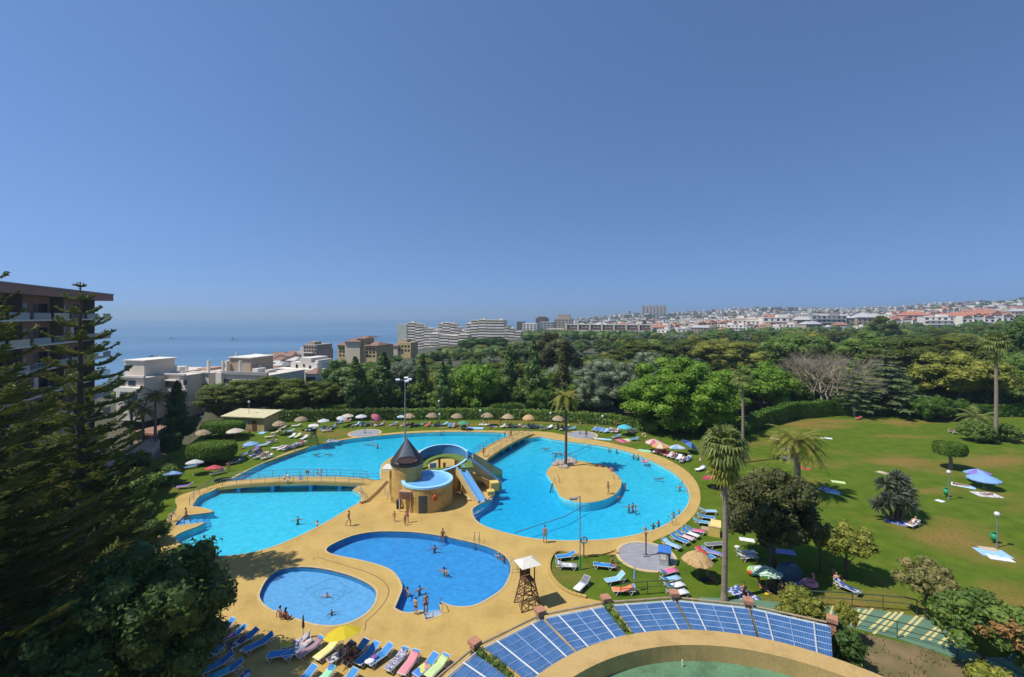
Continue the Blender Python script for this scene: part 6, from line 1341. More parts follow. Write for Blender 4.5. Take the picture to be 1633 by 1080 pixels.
def araucaria(seed, h, rmax, z0, whorls, inner=.2):
    r = random.Random(seed); b = MB(); t = MB(); t.tube([(0,0,-.3),(0,0,h*.5),(0,0,h)], [.42,.28,.04], 10)
    for k in range(whorls):
        u = k/(whorls-1); z = z0+(h-.35-z0)*u; w = rmax*(1-u)**.62+.35; nb = 8 if u < .45 else 6 if u < .8 else 5; off = r.uniform(0,2*PI)
        for j in range(nb):
            a = off+2*PI*j/nb+r.uniform(-.2,.2); ln = w*r.uniform(.72,1.10); d = V3((math.cos(a), math.sin(a), 0)); sd = V3((-d.y, d.x, 0)); up0 = .05+.22*u
            P = lambda q: d*(ln*q)+V3((0,0,z+ln*(up0*q-.16*q*(1-q)*1.5+.13*q**4)))
            t.tube([P(0),P(.35),P(.7),P(1)], [.06,.045,.03,.012], 5)
            n = max(6, int(ln/.11))
            for i in range(n):
                q = (i+.6)/n; c = P(q); tw = ln*.25*(1-q*.55)*(.35+.9*min(1,q*2.2))+.10
                if q < (inner if u > .45 else .12): continue
                for s_ in (-1,1):
                    e = c+(sd*s_*1.0+d*.55).normalized()*tw*r.uniform(.7,1.15)+V3((0,0,tw*r.uniform(.05,.35)))
                    for rot in (0,1):
                        ax = (e-c); pr = ax.cross(UP).normalized() if rot == 0 else UP*1.0; wd = .055+.03*r.random(); kk = len(b.v); m = c.lerp(e,.55)
                        b.v += [tuple(c), tuple(m-pr*wd), tuple(e), tuple(m+pr*wd)]; b.f.append((kk,kk+1,kk+2,kk+3)); b.m.append(0)
                    if r.random() < .7:
                        m = c.lerp(e,.6); leaf(b, m+V3((0,0,.05)), (UP*.9+rdir(r)*.6).normalized(), .12, .4, r)
            e = P(1); 
            for _ in range(5): leaf(b, e+rdir(r)*.10, (d*.3+rdir(r)).normalized(), .15, .45, r)
    for k in range(3):
        for j in range(6):
            a = 2*PI*j/6; e = V3((.32*math.cos(a)*(1-k*.25), .32*math.sin(a)*(1-k*.25), h-.05-.5*(k==2)-.25*(k==1)+.1)); c = V3((0,0,e.z-.12)); kk = len(b.v); pr = (e-c).cross(UP).normalized()*.05; b.v += [tuple(c),tuple((c+e)/2-pr),tuple(e),tuple((c+e)/2+pr)]; b.f.append((kk,kk+1,kk+2,kk+3)); b.m.append(0)
    return b.mesh('crown', fix=False), t.mesh('trunk')
def frond(b, base, a, ln, rise, droop, r, wl=.55, n=24, wd=.075):
    d = V3((math.cos(a), math.sin(a), 0)); sd = V3((-d.y, d.x, 0)); pts = []
    for i in range(n+1):
        q = i/n; pts.append(base+d*(ln*(q-.12*q*q))+V3((0,0,ln*(rise*q-droop*q*q))))
    b.tube(pts[::2], .022, 4)
    for i in range(2, n+1):
        c = pts[i]; t = (pts[i]-pts[i-1]).normalized(); L_ = wl*(1-abs(2*i/n-1.05)**2.2*.75)
        for s_ in (-1,1):
            e = c+(sd*s_+t*.75).normalized()*L_+V3((0,0,-L_*.22*r.uniform(.3,1.6)+.06)); nr = t*wd; k = len(b.v); b.v += [tuple(c-nr),tuple(c+nr),tuple(e+nr*.2),tuple(e-nr*.2)]; b.f.append((k,k+1,k+2,k+3)); b.m.append(0)
def palm_feather(seed, h, ln, n, droop=(.35,.95), wl=.6, tr=.26):
    r = random.Random(seed); b = MB(); t = MB(); t.tube([(0,0,-.2),(0.08,0,h*.5),(0,0,h-.1)], [tr*1.25,tr,tr*.95], 10); t.ell((0,0,h-.15), (tr*1.5,tr*1.5,.5), 10, 6)
    for k in range(n):
        u = k/n; frond(b, V3((0,0,h)), k*2.399+r.uniform(-.2,.2), ln*r.uniform(.85,1.05), 1.05-1.15*u, droop[0]+(droop[1]-droop[0])*r.random()*(.5+u*.5), r, wl)
    return b.mesh('crown', fix=False), t.mesh('trunk')
def fanleaf(b, c, d, rad, r, n=13, droop=.35):
    d = d.normalized(); u = d.cross(UP); u = u.normalized() if u.length > .05 else V3((1,0,0)); w = u.cross(d)
    for i in range(n):
        a = -1.9+3.8*i/(n-1); e = (d*math.cos(a)+u*math.sin(a)); L_ = rad*(1-.25*abs(a)/1.9); m = c+e*L_*.6; q = c+e*L_+V3((0,0,-droop*L_*r.uniform(.5,1.4))); pr = e.cross(w).normalized()*rad*.085; k = len(b.v)
        b.v += [tuple(c),tuple(m-pr),tuple(q),tuple(m+pr)]; b.f.append((k,k+1,k+2,k+3)); b.m.append(0)
def palm_fan(seed, h, cr, n, skirt=0, tr=.2):
    r = random.Random(seed); b = MB(); sk = MB(); t = MB(); t.tube([(0,0,-.2),(0,0,.6),(.1,0,h*.5),(0,0,h)], [tr*1.8,tr*1.15,tr,tr*.85], 10)
    for k in range(n):
        u = k/n; a = k*2.399; el = 1.35-1.75*u+r.uniform(-.15,.15); d = V3((math.cos(a)*math.cos(el), math.sin(a)*math.cos(el), math.sin(el))); p = V3((0,0,h))+d*cr*.55; b.tube([(0,0,h-.1),tuple(p)], .02, 4); fanleaf(b, p, d+V3((0,0,-.25)), cr*.55, r, droop=.3+.25*u)
    for k in range(skirt):
        a = k*2.399; z = h-.3-1.5*(k/skirt); el = -.15-1.0*r.random(); d = V3((math.cos(a)*math.cos(el), math.sin(a)*math.cos(el), math.sin(el))); p = V3((0,0,z))+d*cr*.40; fanleaf(sk, p, d+rdir(r)*.4, cr*.40, r, 11, .3)
    return b.mesh('crown', fix=False), t.mesh('trunk'), (sk.mesh('skirt', fix=False) if skirt else None)
def bare(seed, h, rx):
    r = random.Random(seed); t = MB()
    def br(p, d, ln, rad, lv):
        e = p+d*ln; m = p+d*ln*.5+rdir(r)*ln*.06; t.tube([p,m,e], [rad,rad*.85,rad*.62], 5 if lv < 3 else 3, cap=False)
        if lv >= 6: return
        for _ in range(3 if lv < 5 else 2):
            nd = (d+rdir(r)*.62+V3((0,0,.10))).normalized(); br(e, nd, ln*r.uniform(.62,.85), rad*.60, lv+1)
    for k in range(6): br(V3((r.uniform(-.9,.9),r.uniform(-.5,.5),-.2)), V3((r.uniform(-.6,.6),r.uniform(-.4,.4),1)).normalized(), h*.25, .15, 0)
    b = MB()
    for k in range(26):
        d = rdir(r); d.z = abs(d.z)*.8; c = V3((d.x*rx*.9, d.y*rx*.9, h*.45+d.z*h*.5)); blob(b, c, (1.1,1.1,.9), 26, .16, r, .35, .2, core=0, shell=.1)
    return b.mesh('crown', fix=False), t.mesh('trunk')
def yucca(seed):
    r = random.Random(seed); b = MB(); t = MB()
    for x, y, z in ((-.9,.0,1.9),(.1,-.2,2.3),(.8,.3,3.3),(1.3,-.2,2.2),(-.4,.5,2.9),(.3,-.7,1.5),(1.6,.4,3.0),(-1.3,.4,1.4)):
        t.tube([(x*.3,y*.3,0),(x*.8,y*.8,z*.6),(x,y,z)], [.13,.11,.09], 7)
        for k in range(110):
            d = rdir(r); d.z = d.z*.75+.2; d.normalize(); c = V3((x,y,z)); e = c+d*r.uniform(.8,1.1)+V3((0,0,-.12)); pr = d.cross(rdir(r)).normalized()*.075; m = c+d*.5; kk = len(b.v); b.v += [tuple(c),tuple(m-pr),tuple(e),tuple(m+pr)]; b.f.append((kk,kk+1,kk+2,kk+3)); b.m.append(0)
    return b.mesh('crown', fix=False), t.mesh('trunk')
def plant(name, meshes, lm, label, loc, rz=0., cat='tree', group=None, sc=None, bark='bark', names=('crown','trunk')):
    t = thing(name, label, cat, loc, rz, group, sc); put(names[0], meshes[0], LM[lm] if isinstance(lm, str) else lm, t); put(names[1], meshes[1], M[bark], t); return t
def zt(py, Y): return 23-((py-HZ)/F_)*Y
def gp(px, Y, z=0.): p = atd(px, HZ, Y); return V3((p.x, Y, z))
# near left conifers and the dark leafy tree
AR1 = araucaria(11, 25.8, 5.5, 3.0, 21, .22); AR2 = araucaria(12, 26.4, 6.9, 2.0, 22, .18)
plant('norfolk_pine', AR1, 'araucaria needles', 'tall dark norfolk pine whose tip stands before the left apartment block roof', gp(128,38), .4)
plant('norfolk_pine', AR2, 'araucaria needles', 'nearest dark norfolk pine cut by the left edge of the photo', gp(-45,25), 1.1)
plant('norfolk_pine', AR1, 'araucaria needles', 'dark norfolk pine low behind the two big ones at the left edge', gp(30,44,-6.), 2.3, sc=(1.05,1.05,.86))
FIC = broad(21, 9.6, 4.3, 4.5, 120, 190, .16, .6, .3, clr=.28, low=-.9)
plant('leafy_tree', FIC, 'dark leaves', 'dense dark green leafy tree standing over the shaded loungers at the lower left', gp(245,27.5), .3)
plant('leafy_tree', FIC, 'dark leaves', 'dark leafy tree in the lower left corner behind the norfolk pine', gp(95,25.5,-1.2), 2.0, sc=(1.0,1.0,.9))
plant('leafy_tree', FIC, 'dark leaves', 'dark leafy tree at the left below the norfolk pines beside the lawn', gp(120,44,-3.5), 3.0, sc=(1.1,1.1,.9))
SHR = broad(31, 2.2, 1.5, 1.1, 26, 80, .13, .55, .08, clr=.4)
for i, (px, Y, s, lab) in enumerate(((225,57,1.5,'dark shrub at the left lawn edge near the shaded loungers'),(262,62,1.2,'dark shrub beside the left end of the pool deck'),(205,48,1.6,'big dark shrub left of the notch steps'),(240,46,1.1,'dark shrub by the deck corner at the left'),(215,66,1.5,'dark shrub behind the shaded blue parasol'),(180,52,1.9,'large dark shrub between norfolk pine and left lawn'))):
    plant('shrub', SHR, 'broad leaves', lab, gp(px,Y), i*1.3, 'shrub', 'shrubs at the left lawn edge', s)
# garden trees on the right
GT = broad(41, 9.3, 4.1, 4.3, 105, 150, .20, .55, .24, clr=.30)
LM['olive brown leaves'] = leafmat('olive brown leaves', (.045,.058,.016), (.13,.135,.04), .1)
t = plant('garden_tree', GT, 'olive brown leaves', 'big dark bushy garden tree in the middle of the right lawn', gp(1232,41.5), .5, sc=(.94,.94,.96))
b = MB(); r = random.Random(9)
for k in range(44):
    d = rdir(r); d.z = .15+abs(d.z)*.7; d.normalize(); c = V3((d.x*3.7, d.y*3.7, 5.4+d.z*3.7)); blob(b, c, (.75,.75,.55), 60, .17, r, .5, .5, core=0, shell=.3)
b.build('blossom', LM['blossom leaves'], t, fix=False)
ST1 = broad(51, 4.6, 2.0, 1.5, 40, 80, .15, .55, .10, clr=.36); ST2 = broad(52, 5.4, 2.3, 2.2, 46, 90, .15, .55, .12, clr=.33)
plant('small_tree', ST1, 'blossom leaves', 'small yellow leaved tree left of a pair beside the pop up tent', gp(1308,41), .2, sc=(.62,.62,1.0))
plant('small_tree', ST1, 'yellow green leaves', 'small yellow leaved tree right of a pair beside the pop up tent', gp(1350,40), 1.2, sc=(1.05,1.05,1.0))
plant('small_tree', ST1, 'blossom leaves', 'yellow leaved small tree behind the path stripes at the right', gp(1478,34.5), 2.2, sc=(.95,.95,.95))
t = plant('small_tree', ST2, 'broad leaves', 'dark green small tree with brown leaf tips at the lower right corner', gp(1568,28.6), .8, sc=(1.15,1.15,1.0))
b = MB(); r = random.Random(19)
for k in range(14): d = rdir(r); c = V3((-.9+d.x*1.2, d.y*1.5, 3.6+abs(d.z)*1.5)); blob(b, c, (.45,.45,.4), 50, .13, r, .5, .4, core=0, shell=.3)
b.build('leaf_tips', LM['orange brown leaves'], t, fix=False)
plant('small_tree', ST1, 'yellow green leaves', 'slender sapling between the pergola end and the path stripes', gp(1348,32), 2.9, sc=(.35,.35,.62))
plant('shrub', SHR, 'yellow green leaves', 'yellow green bush at the end of the blue pergola', gp(1276,34.5), .7, 'shrub', None, (1.35,1.1,.9))
plant('shrub', SHR, 'yellow green leaves', 'pale green bush at the bottom right corner of the photo', gp(1600,26.0), 2.7, 'shrub', None, 1.2)
plant('shrub', SHR, 'hedge leaves', 'low green bush at the right edge beyond the path', gp(1640,31), 3.7, 'shrub', None, 1.3)
plant('shrub', broad(33, 3.2, 1.0, 1.45, 40, 80, .11, .55, .08, clr=.5), 'dark leaves', 'dark upright clipped bush at the right end of the blue pergola', gp(1346,29.5,-.2), 0, 'shrub')
YU = yucca(61); plant('yucca', YU, 'yucca leaves', 'large spiky many headed yucca in the middle of the right lawn', gp(1428,51.3), .4, 'yucca', sc=1.35, bark='bark')
plant('yucca', YU, 'yucca leaves', 'grey spiky agave like plant on the dry bank at the bottom right', gp(1500,25.6), 2, 'yucca', sc=(.75,.75,.35))
# palms
def palm(name, meshes, lm, label, loc, rz=0, sc=None, bark='palebark', group=None):
    t = plant(name, meshes, lm, label, loc, rz, 'palm tree', group, sc, bark)
    if len(meshes) > 2 and meshes[2]: put('skirt', meshes[2], LM['dead palm skirt'], t)
    return t
Yp = at(1155,957).y; palm('fan_palm', palm_fan(71, zt(714,Yp), 2.05, 46, 64, .2), 'palm leaves', 'tall fan palm with a yellow skirt of old leaves beside the lower lawn', gp(1155,Yp))
Yp = at(1187,738).y; palm('fan_palm', palm_fan(72, zt(603,Yp), 1.9, 34, 0, .2), 'palm leaves', 'slim fan palm far behind at the left edge of the big lawn', gp(1184,Yp))
palm('feather_palm', palm_feather(73, 6.9, 4.1, 58, (.55,1.05), .62, .34), 'feather palm leaves', 'feather palm with arching yellow green fronds on the slope of the big lawn', gp(1271,58.4), 0)
Yp = at(902,744).y; palm('feather_palm', palm_feather(74, zt(634,Yp), 2.7, 38, (.6,1.2), .5, .2), 'feather palm leaves', 'tall dark stemmed palm on the rocks of the pool islet', gp(902,Yp), 0, bark='bark')
Yp = at(1587,706).y; p_ = palm('fan_palm', palm_fan(75, zt(548,Yp), 2.6, 30, 8, .27), 'palm leaves', 'very tall palm with a bare trunk at the right edge of the lawn', gp(1588,Yp))
palm('feather_palm', palm_feather(76, 3.6, 3.6, 22, (.5,1.0), .9, .3), 'palm leaves', 'short palm with broad leaves left of the very tall one', gp(1558,at(1558,697).y), 1)
PL = palm_feather(77, 8.5, 2.6, 32, (.5,1.0), .5, .22)
for px, Y, pyt, lab in ((210,84,640,'sunlit palm before the white houses, left of three'),(228,88,650,'sunlit palm before the white houses, middle of three'),(248,86,625,'sunlit palm before the white houses, right of three')):
    palm('feather_palm', PL, 'feather palm leaves', lab, gp(px,Y,zt(pyt,Y)-8.5-.6), px)
plant('shrub', SHR, 'broad leaves', 'green climber bush round the foot of the short broad leaved palm', gp(1556,at(1556,704).y), 0, 'shrub', None, 1.7)
plant('shrub', SHR, 'dark leaves', 'dark bush at the foot of the very tall palm, left', gp(1572,at(1572,706).y), 1, 'shrub', None, 1.1); plant('shrub', SHR, 'broad leaves', 'dark bush at the foot of the very tall palm, right', gp(1603,at(1603,704).y), 2, 'shrub', None, 1.5)
# clipped shapes
def clipped(label, px, Y, rx, ry, zb, zt_, lm='clipped leaves', name='topiary_tree', th=.16, n=5000, s=.15):
    r = random.Random(int(px)); b = MB(); hz = (zt_-zb)/2; c = V3((0,0,(zt_+zb)/2))
    b.lathe([(0,zb+.05),(rx*.9,zb+.15),(rx*.97,zb+hz),(rx*.9,zt_-.15),(0,zt_-.06)], n=20, sy=ry/rx)
    for _ in range(n):
        a = r.uniform(0,2*PI); u = r.random(); 
        if r.random() < .5: q = math.sqrt(u); p = V3((rx*q*math.cos(a), ry*q*math.sin(a), zt_-.05-.25*q**4+.12*mnoise.noise((q*9*math.cos(a),q*9*math.sin(a),px)))); nn = UP
        else: z = zb+(zt_-zb)*u; k = .93+.10*math.sin(PI*u); p = V3((rx*k*math.cos(a), ry*k*math.sin(a), z)); nn = V3((math.cos(a),math.sin(a),.1))
        leaf(b, p+rdir(r)*.05, (nn+rdir(r)*.6).normalized(), s*r.uniform(.6,1.3), .6, r)
    t = MB(); t.tube([(0,0,-.2),(th*.6,0,zb*.5),(0,0,zb+.2)], [th*1.5,th,th], 8); th_ = thing(name, label, 'tree', gp(px,Y)); b.build('crown', LM[lm], th_, fix=False); t.build('trunk', M['palebark'], th_)
clipped('flat topped clipped tree nearest the left pool end', 338,at(338,737).y, 3.6,2.6,.9,2.9, n=9000); clipped('flat topped clipped tree in front of the yellow pump house', 356,at(358,697).y, 3.9,2.4,1.1,2.8, n=9000)
clipped('mushroom clipped tree with a pale stem on the right lawn', 1515,at(1517,748).y, 2.0,1.8,2.3,3.8, th=.22); clipped('dark round headed small tree at the left lawn corner', 273,at(276,733).y, 1.35,1.35,1.5,4.0, 'dark leaves', th=.1)
plant('cypress', column(81, 10.3, 2.6, .16, True, 90, 60, .03), 'dark leaves', 'broad dark cypress before the white houses', gp(282,91,-.8), 0, bark='bark', sc=(1.6,1.6,1.02))
# hedges
def hedge(label, pts, w, h, lm='hedge leaves', s=.16, dens=26, z=0.):
    """pts in world x, y"""
    r = random.Random(len(label)); b = MB(); 
    for (x0,y0,h0), (x1,y1,h1) in zip(pts, pts[1:]):
        d = V3((x1-x0,y1-y0,0)); L_ = d.length; d = d/L_; nr = V3((-d.y,d.x,0)); n = max(2, int(L_/1.5))
        for i in range(n):
            t = (i+.5)/n; hh = (h0+(h1-h0)*t)*h*(1+.10*mnoise.noise((x0+d.x*L_*t,y0+d.y*L_*t,0))); c = V3((x0,y0,z))+d*(L_*t); b.box((c.x,c.y,z+hh*.46),(L_/n+.02,w*.8,hh*.92), math.atan2(d.y,d.x))
            for _ in range(int(dens*L_/n)):
                k = r.random(); p = c+d*(r.uniform(-.5,.5)*L_/n)
                if k < .4: q = p+nr*r.uniform(-.5,.5)*w+V3((0,0,hh*(1+.03*r.uniform(-1,1)))); nn = UP
                else: q = p-nr*(w*.5*r.uniform(.9,1.1))*(1 if r.random() < .75 else -1)+V3((0,0,hh*r.random())); nn = -nr
                leaf(b, q, (nn+rdir(r)*.7).normalized(), s*r.uniform(.7,1.6), .65, r)
    for x0, y0, h0 in (pts[0], pts[-1]): blob(b, (x0,y0,z+h0*h*.5), (w*.62,w*.62,h0*h*.52), int(dens*6), s, r, .65, .3, core=.9)
    t = b.build('hedge', LM[lm], fix=False); return tag(t, label, 'hedge')
hp = lambda px, py, k=1.: (at(px,py).x, at(px,py).y, k)
hedge('long green hedge along the back of the big lawn', [hp(1188,692,.9),hp(1215,680,1),hp(1262,668,1.1),hp(1330,662,1.1),hp(1420,660,.9),hp(1520,664,.8),hp(1640,664,.9),hp(1740,664,.9)], 2.2, 3.2, 'hedge leaves', .2, 60)
hedge('dark hedge in the tree shade behind the far lawn, left part', [hp(405,672),hp(480,672),hp(560,670),hp(640,669)], 2., 2.4, 'broad leaves', .2, 50)
hedge('dark hedge in the tree shade behind the far lawn, right part', [hp(640,669),hp(740,668),hp(830,669),hp(900,673),hp(980,678),hp(1040,690)], 2., 2.3, 'broad leaves', .2, 50)
hedge('bright clipped hedge behind the white parasols, lower one', [hp(487,669,.8),hp(519,668,.9)], 2.2, 2.0, 'clipped leaves', .13, 160); hedge('bright clipped hedge behind the white parasols, taller one', [hp(524,664),hp(552,662)], 2.4, 2.5, 'clipped leaves', .13, 160)
hedge('bright green shrubs behind the thatched parasols in the middle', [hp(786,666,1),hp(832,667,1.1)], 2.6, 3.0, 'hedge leaves', .2, 100)
for i, (p0, p1) in enumerate(IVY):
    r = random.Random(i); b = MB(); a = V3((p0.x,p0.y,3.0)); c = V3((p1.x-CC.x,p1.y-CC.y,3.1))
    for k in range(26): q = a.lerp(c, k/25); blob(b, q+V3((r.uniform(-.12,.12),r.uniform(-.12,.12),r.uniform(-.1,.12))), (.34,.34,.28), 40, .08, r, .6, .4, core=.6)
    t = thing('climbing_plant', 'green climbing plant filling the %s gap of the blue pergola' % ('left leafy','right leafy')[i], 'plant', CC); b.build('foliage', LM['broad leaves'], t, fix=False); b = MB(); b.tube([(a.x,a.y,0),(a.x*1.0,a.y*1.0,3.0)], .04, 6); b.build('stem', M['bark'], t)
# individual trees behind the lawn
def tr(name, meshes, lm, label, px, Y, pyt, hnat, wpx=None, rnat=None, rz=None, bark='bark', base=None, group=None):
    zb = base if base is not None else H(gp(px,Y).x, Y)-.2 if Y > 114 else 0.
    h = zt(pyt,Y)-zb; sz = h/hnat; sx = (wpx*Y/F_)/rnat if wpx else sz; return plant(name, meshes, lm, label, gp(px,Y,zb), rz if rz is not None else px, sc=(sx,sx,sz), group=group, bark=bark)
PN = [pine(101,12,5), pine(102,11,5.5), pine(103,13,4.6)]; BR = [broad(111,12,4.6,5.5,80,125,.24,low=-.8), broad(112,11,4.8,5.1,80,125,.24,low=-.8), broad(113,13,4.2,6.0,80,125,.24,low=-.8)]
PO = [column(121,16,1.9,.30), column(122,15,2.2,.32)]; CD = cedar(131,14,6.2); CO = column(141,13,2.6,.28,True,80,60,.05)
PLN = broad(151,12.5,7.2,6.3,210,170,.19,.65,.3,clr=.19,low=-.85); WIL = broad(152,13,5.2,5.8,120,130,.18,.35,.28,clr=.25,low=-.8)
tr('plane_tree', PLN, 'lime leaves', 'big bright green plane tree behind the right end of the pool', 1086,93,572,12.5, 95,7.2)
tr('olive_tree', WIL, 'olive grey leaves', 'grey green willow like tree left of the bright plane tree', 962,106,572,13, 52,5.2); tr('olive_tree', WIL, 'olive grey leaves', 'grey green tree half hidden behind the bright plane tree', 1035,120,560,13, 40,5.2)
tr('conifer', CO, 'rust olive leaves', 'brownish cone shaped conifer left of the islet palm crown', 897,112,553,13, 24,2.6)
tr('poplar', PO[0], 'poplar leaves', 'tall slim poplar in the middle of the wood', 851,110,541,16, 17,1.9); tr('poplar', PO[1], 'poplar leaves', 'slim poplar right of the tall lamp mast', 706,106,578,15, 17,2.2); tr('poplar', PO[0], 'poplar leaves', 'slim poplar right of the one by the lamp mast', 673,112,566,16, 15,1.9); tr('poplar', PO[1], 'poplar leaves', 'broad poplar left of the tall lamp mast', 612,108,563,15, 24,2.2); tr('poplar', PO[1], 'poplar leaves', 'grey green poplar behind the white parasols', 566,106,570,15, 22,2.2); tr('poplar', PO[0], 'poplar leaves', 'poplar between lamp mast and wood middle', 812,116,552,16, 16,1.9)
M['greybark'] = mat('grey branch bark', (.33,.27,.20), .95, .2, 3)
tr('bare_tree', bare(161,11,5.4), 'rust olive leaves', 'bare grey branched tree behind the hedge of the big lawn', 1312,112,541,11, 66,5.4, bark='greybark')
tr('cedar', CD, 'cedar needles', 'dark layered cedar behind the big lawn', 1412,108,556,14, 62,6.2); tr('cedar', CD, 'cedar needles', 'smaller layered cedar with a pale stem left of the dark one', 1362,105,572,14, 34,6.2, bark='whitebark')
tr('magnolia', broad(171,11,5.4,4.8,110,90,.26,.6,.25,clr=.25), 'yellow green leaves', 'yellow green magnolia like tree left of the very tall palm', 1530,112,561,11, 62,5.4)
for i, (px, pyt, lab) in enumerate(((1478,634,'small round tree at the lawn edge, left of three'),(1502,630,'small round tree at the lawn edge, middle of three'),(1528,636,'small round tree at the lawn edge, right of three'))): tr('small_tree', BR[i], 'hedge leaves', lab, px, 100+i, pyt, (12,11,13)[i], 18, 4.6)
tr('dark_tree', BR[1], 'dark leaves', 'dark tall tree at the right edge of the photo behind the town houses', 1640,150,506,11, 42,4.8); tr('dark_tree', BR[0], 'broad leaves', 'green tree at the right edge behind the very tall palm', 1632,118,560,12, 50,4.6)
tr('lime_tree', BR[2], 'lime leaves', 'lime green tree right of the big plane tree', 1215,112,578,13, 42,4.2); tr('lime_tree', BR[0], 'lime leaves', 'lime green tree before the tall poplar', 760,108,578,12, 34,4.6); tr('green_tree', BR[1], 'hedge leaves', 'mid green leafy tree right of the tall poplar', 868,106,618,11, 26,4.8)
tr('green_tree', BR[2], 'poplar leaves', 'bluish green tree in front of the wood beside the white houses', 545,118,575,13, 34,4.2)
for i, (px, Y, pyt, w, lab) in enumerate(((352,104,612,46,'rounded dark pine nearest the dark cypress'),(396,106,600,44,'rounded dark pine behind the yellow pump house, left'),(432,108,596,44,'rounded dark pine behind the yellow pump house, right'),(478,106,598,44,'rounded dark pine in front of the small white house'),(515,108,604,36,'rounded dark pine left of the clipped hedges'))): tr('stone_pine', PN[i % 3], 'pine leaves', lab, px, Y, pyt, (12,11,13)[i % 3], w, 5)
tr('dark_tree', BR[1], 'dark leaves', 'dark tall tree before the largest coast block, left of two', 756,300,538,11, 26,4.8); tr('dark_tree', BR[2], 'dark leaves', 'dark tall tree before the largest coast block, right of two', 787,310,537,13, 26,4.2); tr('olive_tree', BR[0], 'rust olive leaves', 'brown olive tree below the gap between the coast blocks', 722,290,553,12, 24,4.6)
tr('eucalyptus', BR[2], 'rust olive leaves', 'big brownish eucalyptus behind the cone shaped conifer', 884,170,531,13, 34,4.2); tr('eucalyptus', BR[1], 'poplar leaves', 'dark eucalyptus left of the cone shaped conifer', 835,200,543,11, 26,4.8); tr('stone_pine', PN[1], 'yellow green leaves', 'large olive dome shaped pine before the pinkish red gabled rows', 1160,170,536,11, 56,5.5); tr('stone_pine', PN[0], 'pine leaves', 'wide dome shaped pine behind the bright plane tree', 1090,190,537,12, 60,5); tr('stone_pine', PN[2], 'pine leaves', 'wide dome shaped pine right of the terrace block', 1020,185,541,13, 50,4.6); tr('stone_pine', PN[1], 'pine leaves', 'huge dome shaped pine behind the layered cedars', 1490,150,528,11, 92,5.5); tr('stone_pine', PN[0], 'pine leaves', 'tall round pine standing before the brown stepping roofs', 1412,330,500,12, 24,5); tr('green_tree', BR[0], 'broad leaves', 'dark green round tree behind the bare grey tree', 1270,170,531,12, 50,4.6); tr('green_tree', BR[2], 'broad leaves', 'dark green round tree right of the bare grey tree', 1385,175,530,13, 46,4.2)
# fill of the wood
E1 = [(300,625),(420,606),(510,612),(545,585),(640,578),(700,592),(740,590),(800,590),(860,590),(930,592),(1000,600),(1150,600),(1250,596),(1350,592),(1450,600),(1560,585),(1700,565)]
E2 = [(300,640),(540,578),(600,566),(680,562),(740,547),(790,541),(830,548),(860,541),(890,536),(930,543),(1000,537),(1050,533),(1150,531),(1250,529),(1350,526),(1450,524),(1550,521),(1633,515),(1750,512)]
r = random.Random(77); NF = 0
KIND = [('wood_pine','pine leaves',PN,(12,11,13),(5,5.5,4.6),'rounded dark pine'),('wood_tree','broad leaves',BR,(12,11,13),(4.6,4.8,4.2),'dark leafy tree'),('wood_tree','hedge leaves',BR,(12,11,13),(4.6,4.8,4.2),'mid green leafy tree'),('wood_tree','yellow green leaves',BR,(12,11,13),(4.6,4.8,4.2),'olive yellow tree'),('wood_poplar','poplar leaves',PO,(16,15),(1.9,2.2),'slim poplar'),('wood_tree','olive grey leaves',BR,(12,11,13),(4.6,4.8,4.2),'grey green tree')]
ROOTS = {}
SECT = [(560,'behind the left far lawn'),(700,'left of the lamp mast poplars'),(860,'below the pale coast blocks'),(1000,'below the brown terrace block'),(1180,'behind the bright plane tree'),(1400,'behind the bare tree'),(1480,'behind the layered cedars'),(2000,'below the red roofed town')]
for di, Y in enumerate((118,132,150,172,200,235,280,330,390,460,530)):
    px = 330+r.uniform(0,20)
    while px < 1720:
        t = math.log(Y/118)/math.log(330/118); e = interp(E1,px)+(interp(E2,px)-interp(E1,px))*min(1,t); e += r.uniform(-5,13)*(1 if Y < 300 else .5); x = gp(px,Y).x; g = H(x,Y)-.2; h = zt(e,Y)-g
        right = px > 1100
        k = r.choices(range(6), (.42,.20,.08,.16,.02,.06) if right and Y > 125 else (.22,.30,.16,.10,.14,.10))[0]; nm, lm, ms, hs, rs_n, txt = KIND[k]; v = r.randrange(len(ms)); hh = max(4.5, min(17, h))
        sx = (max(.7, min(1.35, hh/hs[v]*r.uniform(.9,1.25))) if Y < 150 else max(1.0, min(1.9, hh/hs[v]*r.uniform(1.3,2.0)))) if k != 4 else 1.0
        if h > 3.2:
            key = (nm, lm, v); lab = '%s %s, %s row of the wood' % (txt, next(s for q, s in SECT if px < q), ('front','front','second','second','middle','middle','back','back','last','last','last')[di])
            s = (sx,sx,hh/hs[v]); loc = gp(px,Y,zt(e,Y)-hh)
            if key in ROOTS: dup(ROOTS[key], loc, r.uniform(0,6.28), lab, 'trees of the wood behind the pools', s)
            else: ROOTS[key] = plant(nm, ms[v], lm, lab, loc, r.uniform(0,6.28), group='trees of the wood behind the pools', sc=s)
            NF += 1
        px += (rs_n[v]*sx*1.25 if k != 4 else 4.5)*F_/Y*r.uniform(.85,1.25)
UB = broad(201, 5, 3.4, 2.6, 46, 60, .26, .6, .1, clr=.36); UR = None; r = random.Random(5)
px = 345
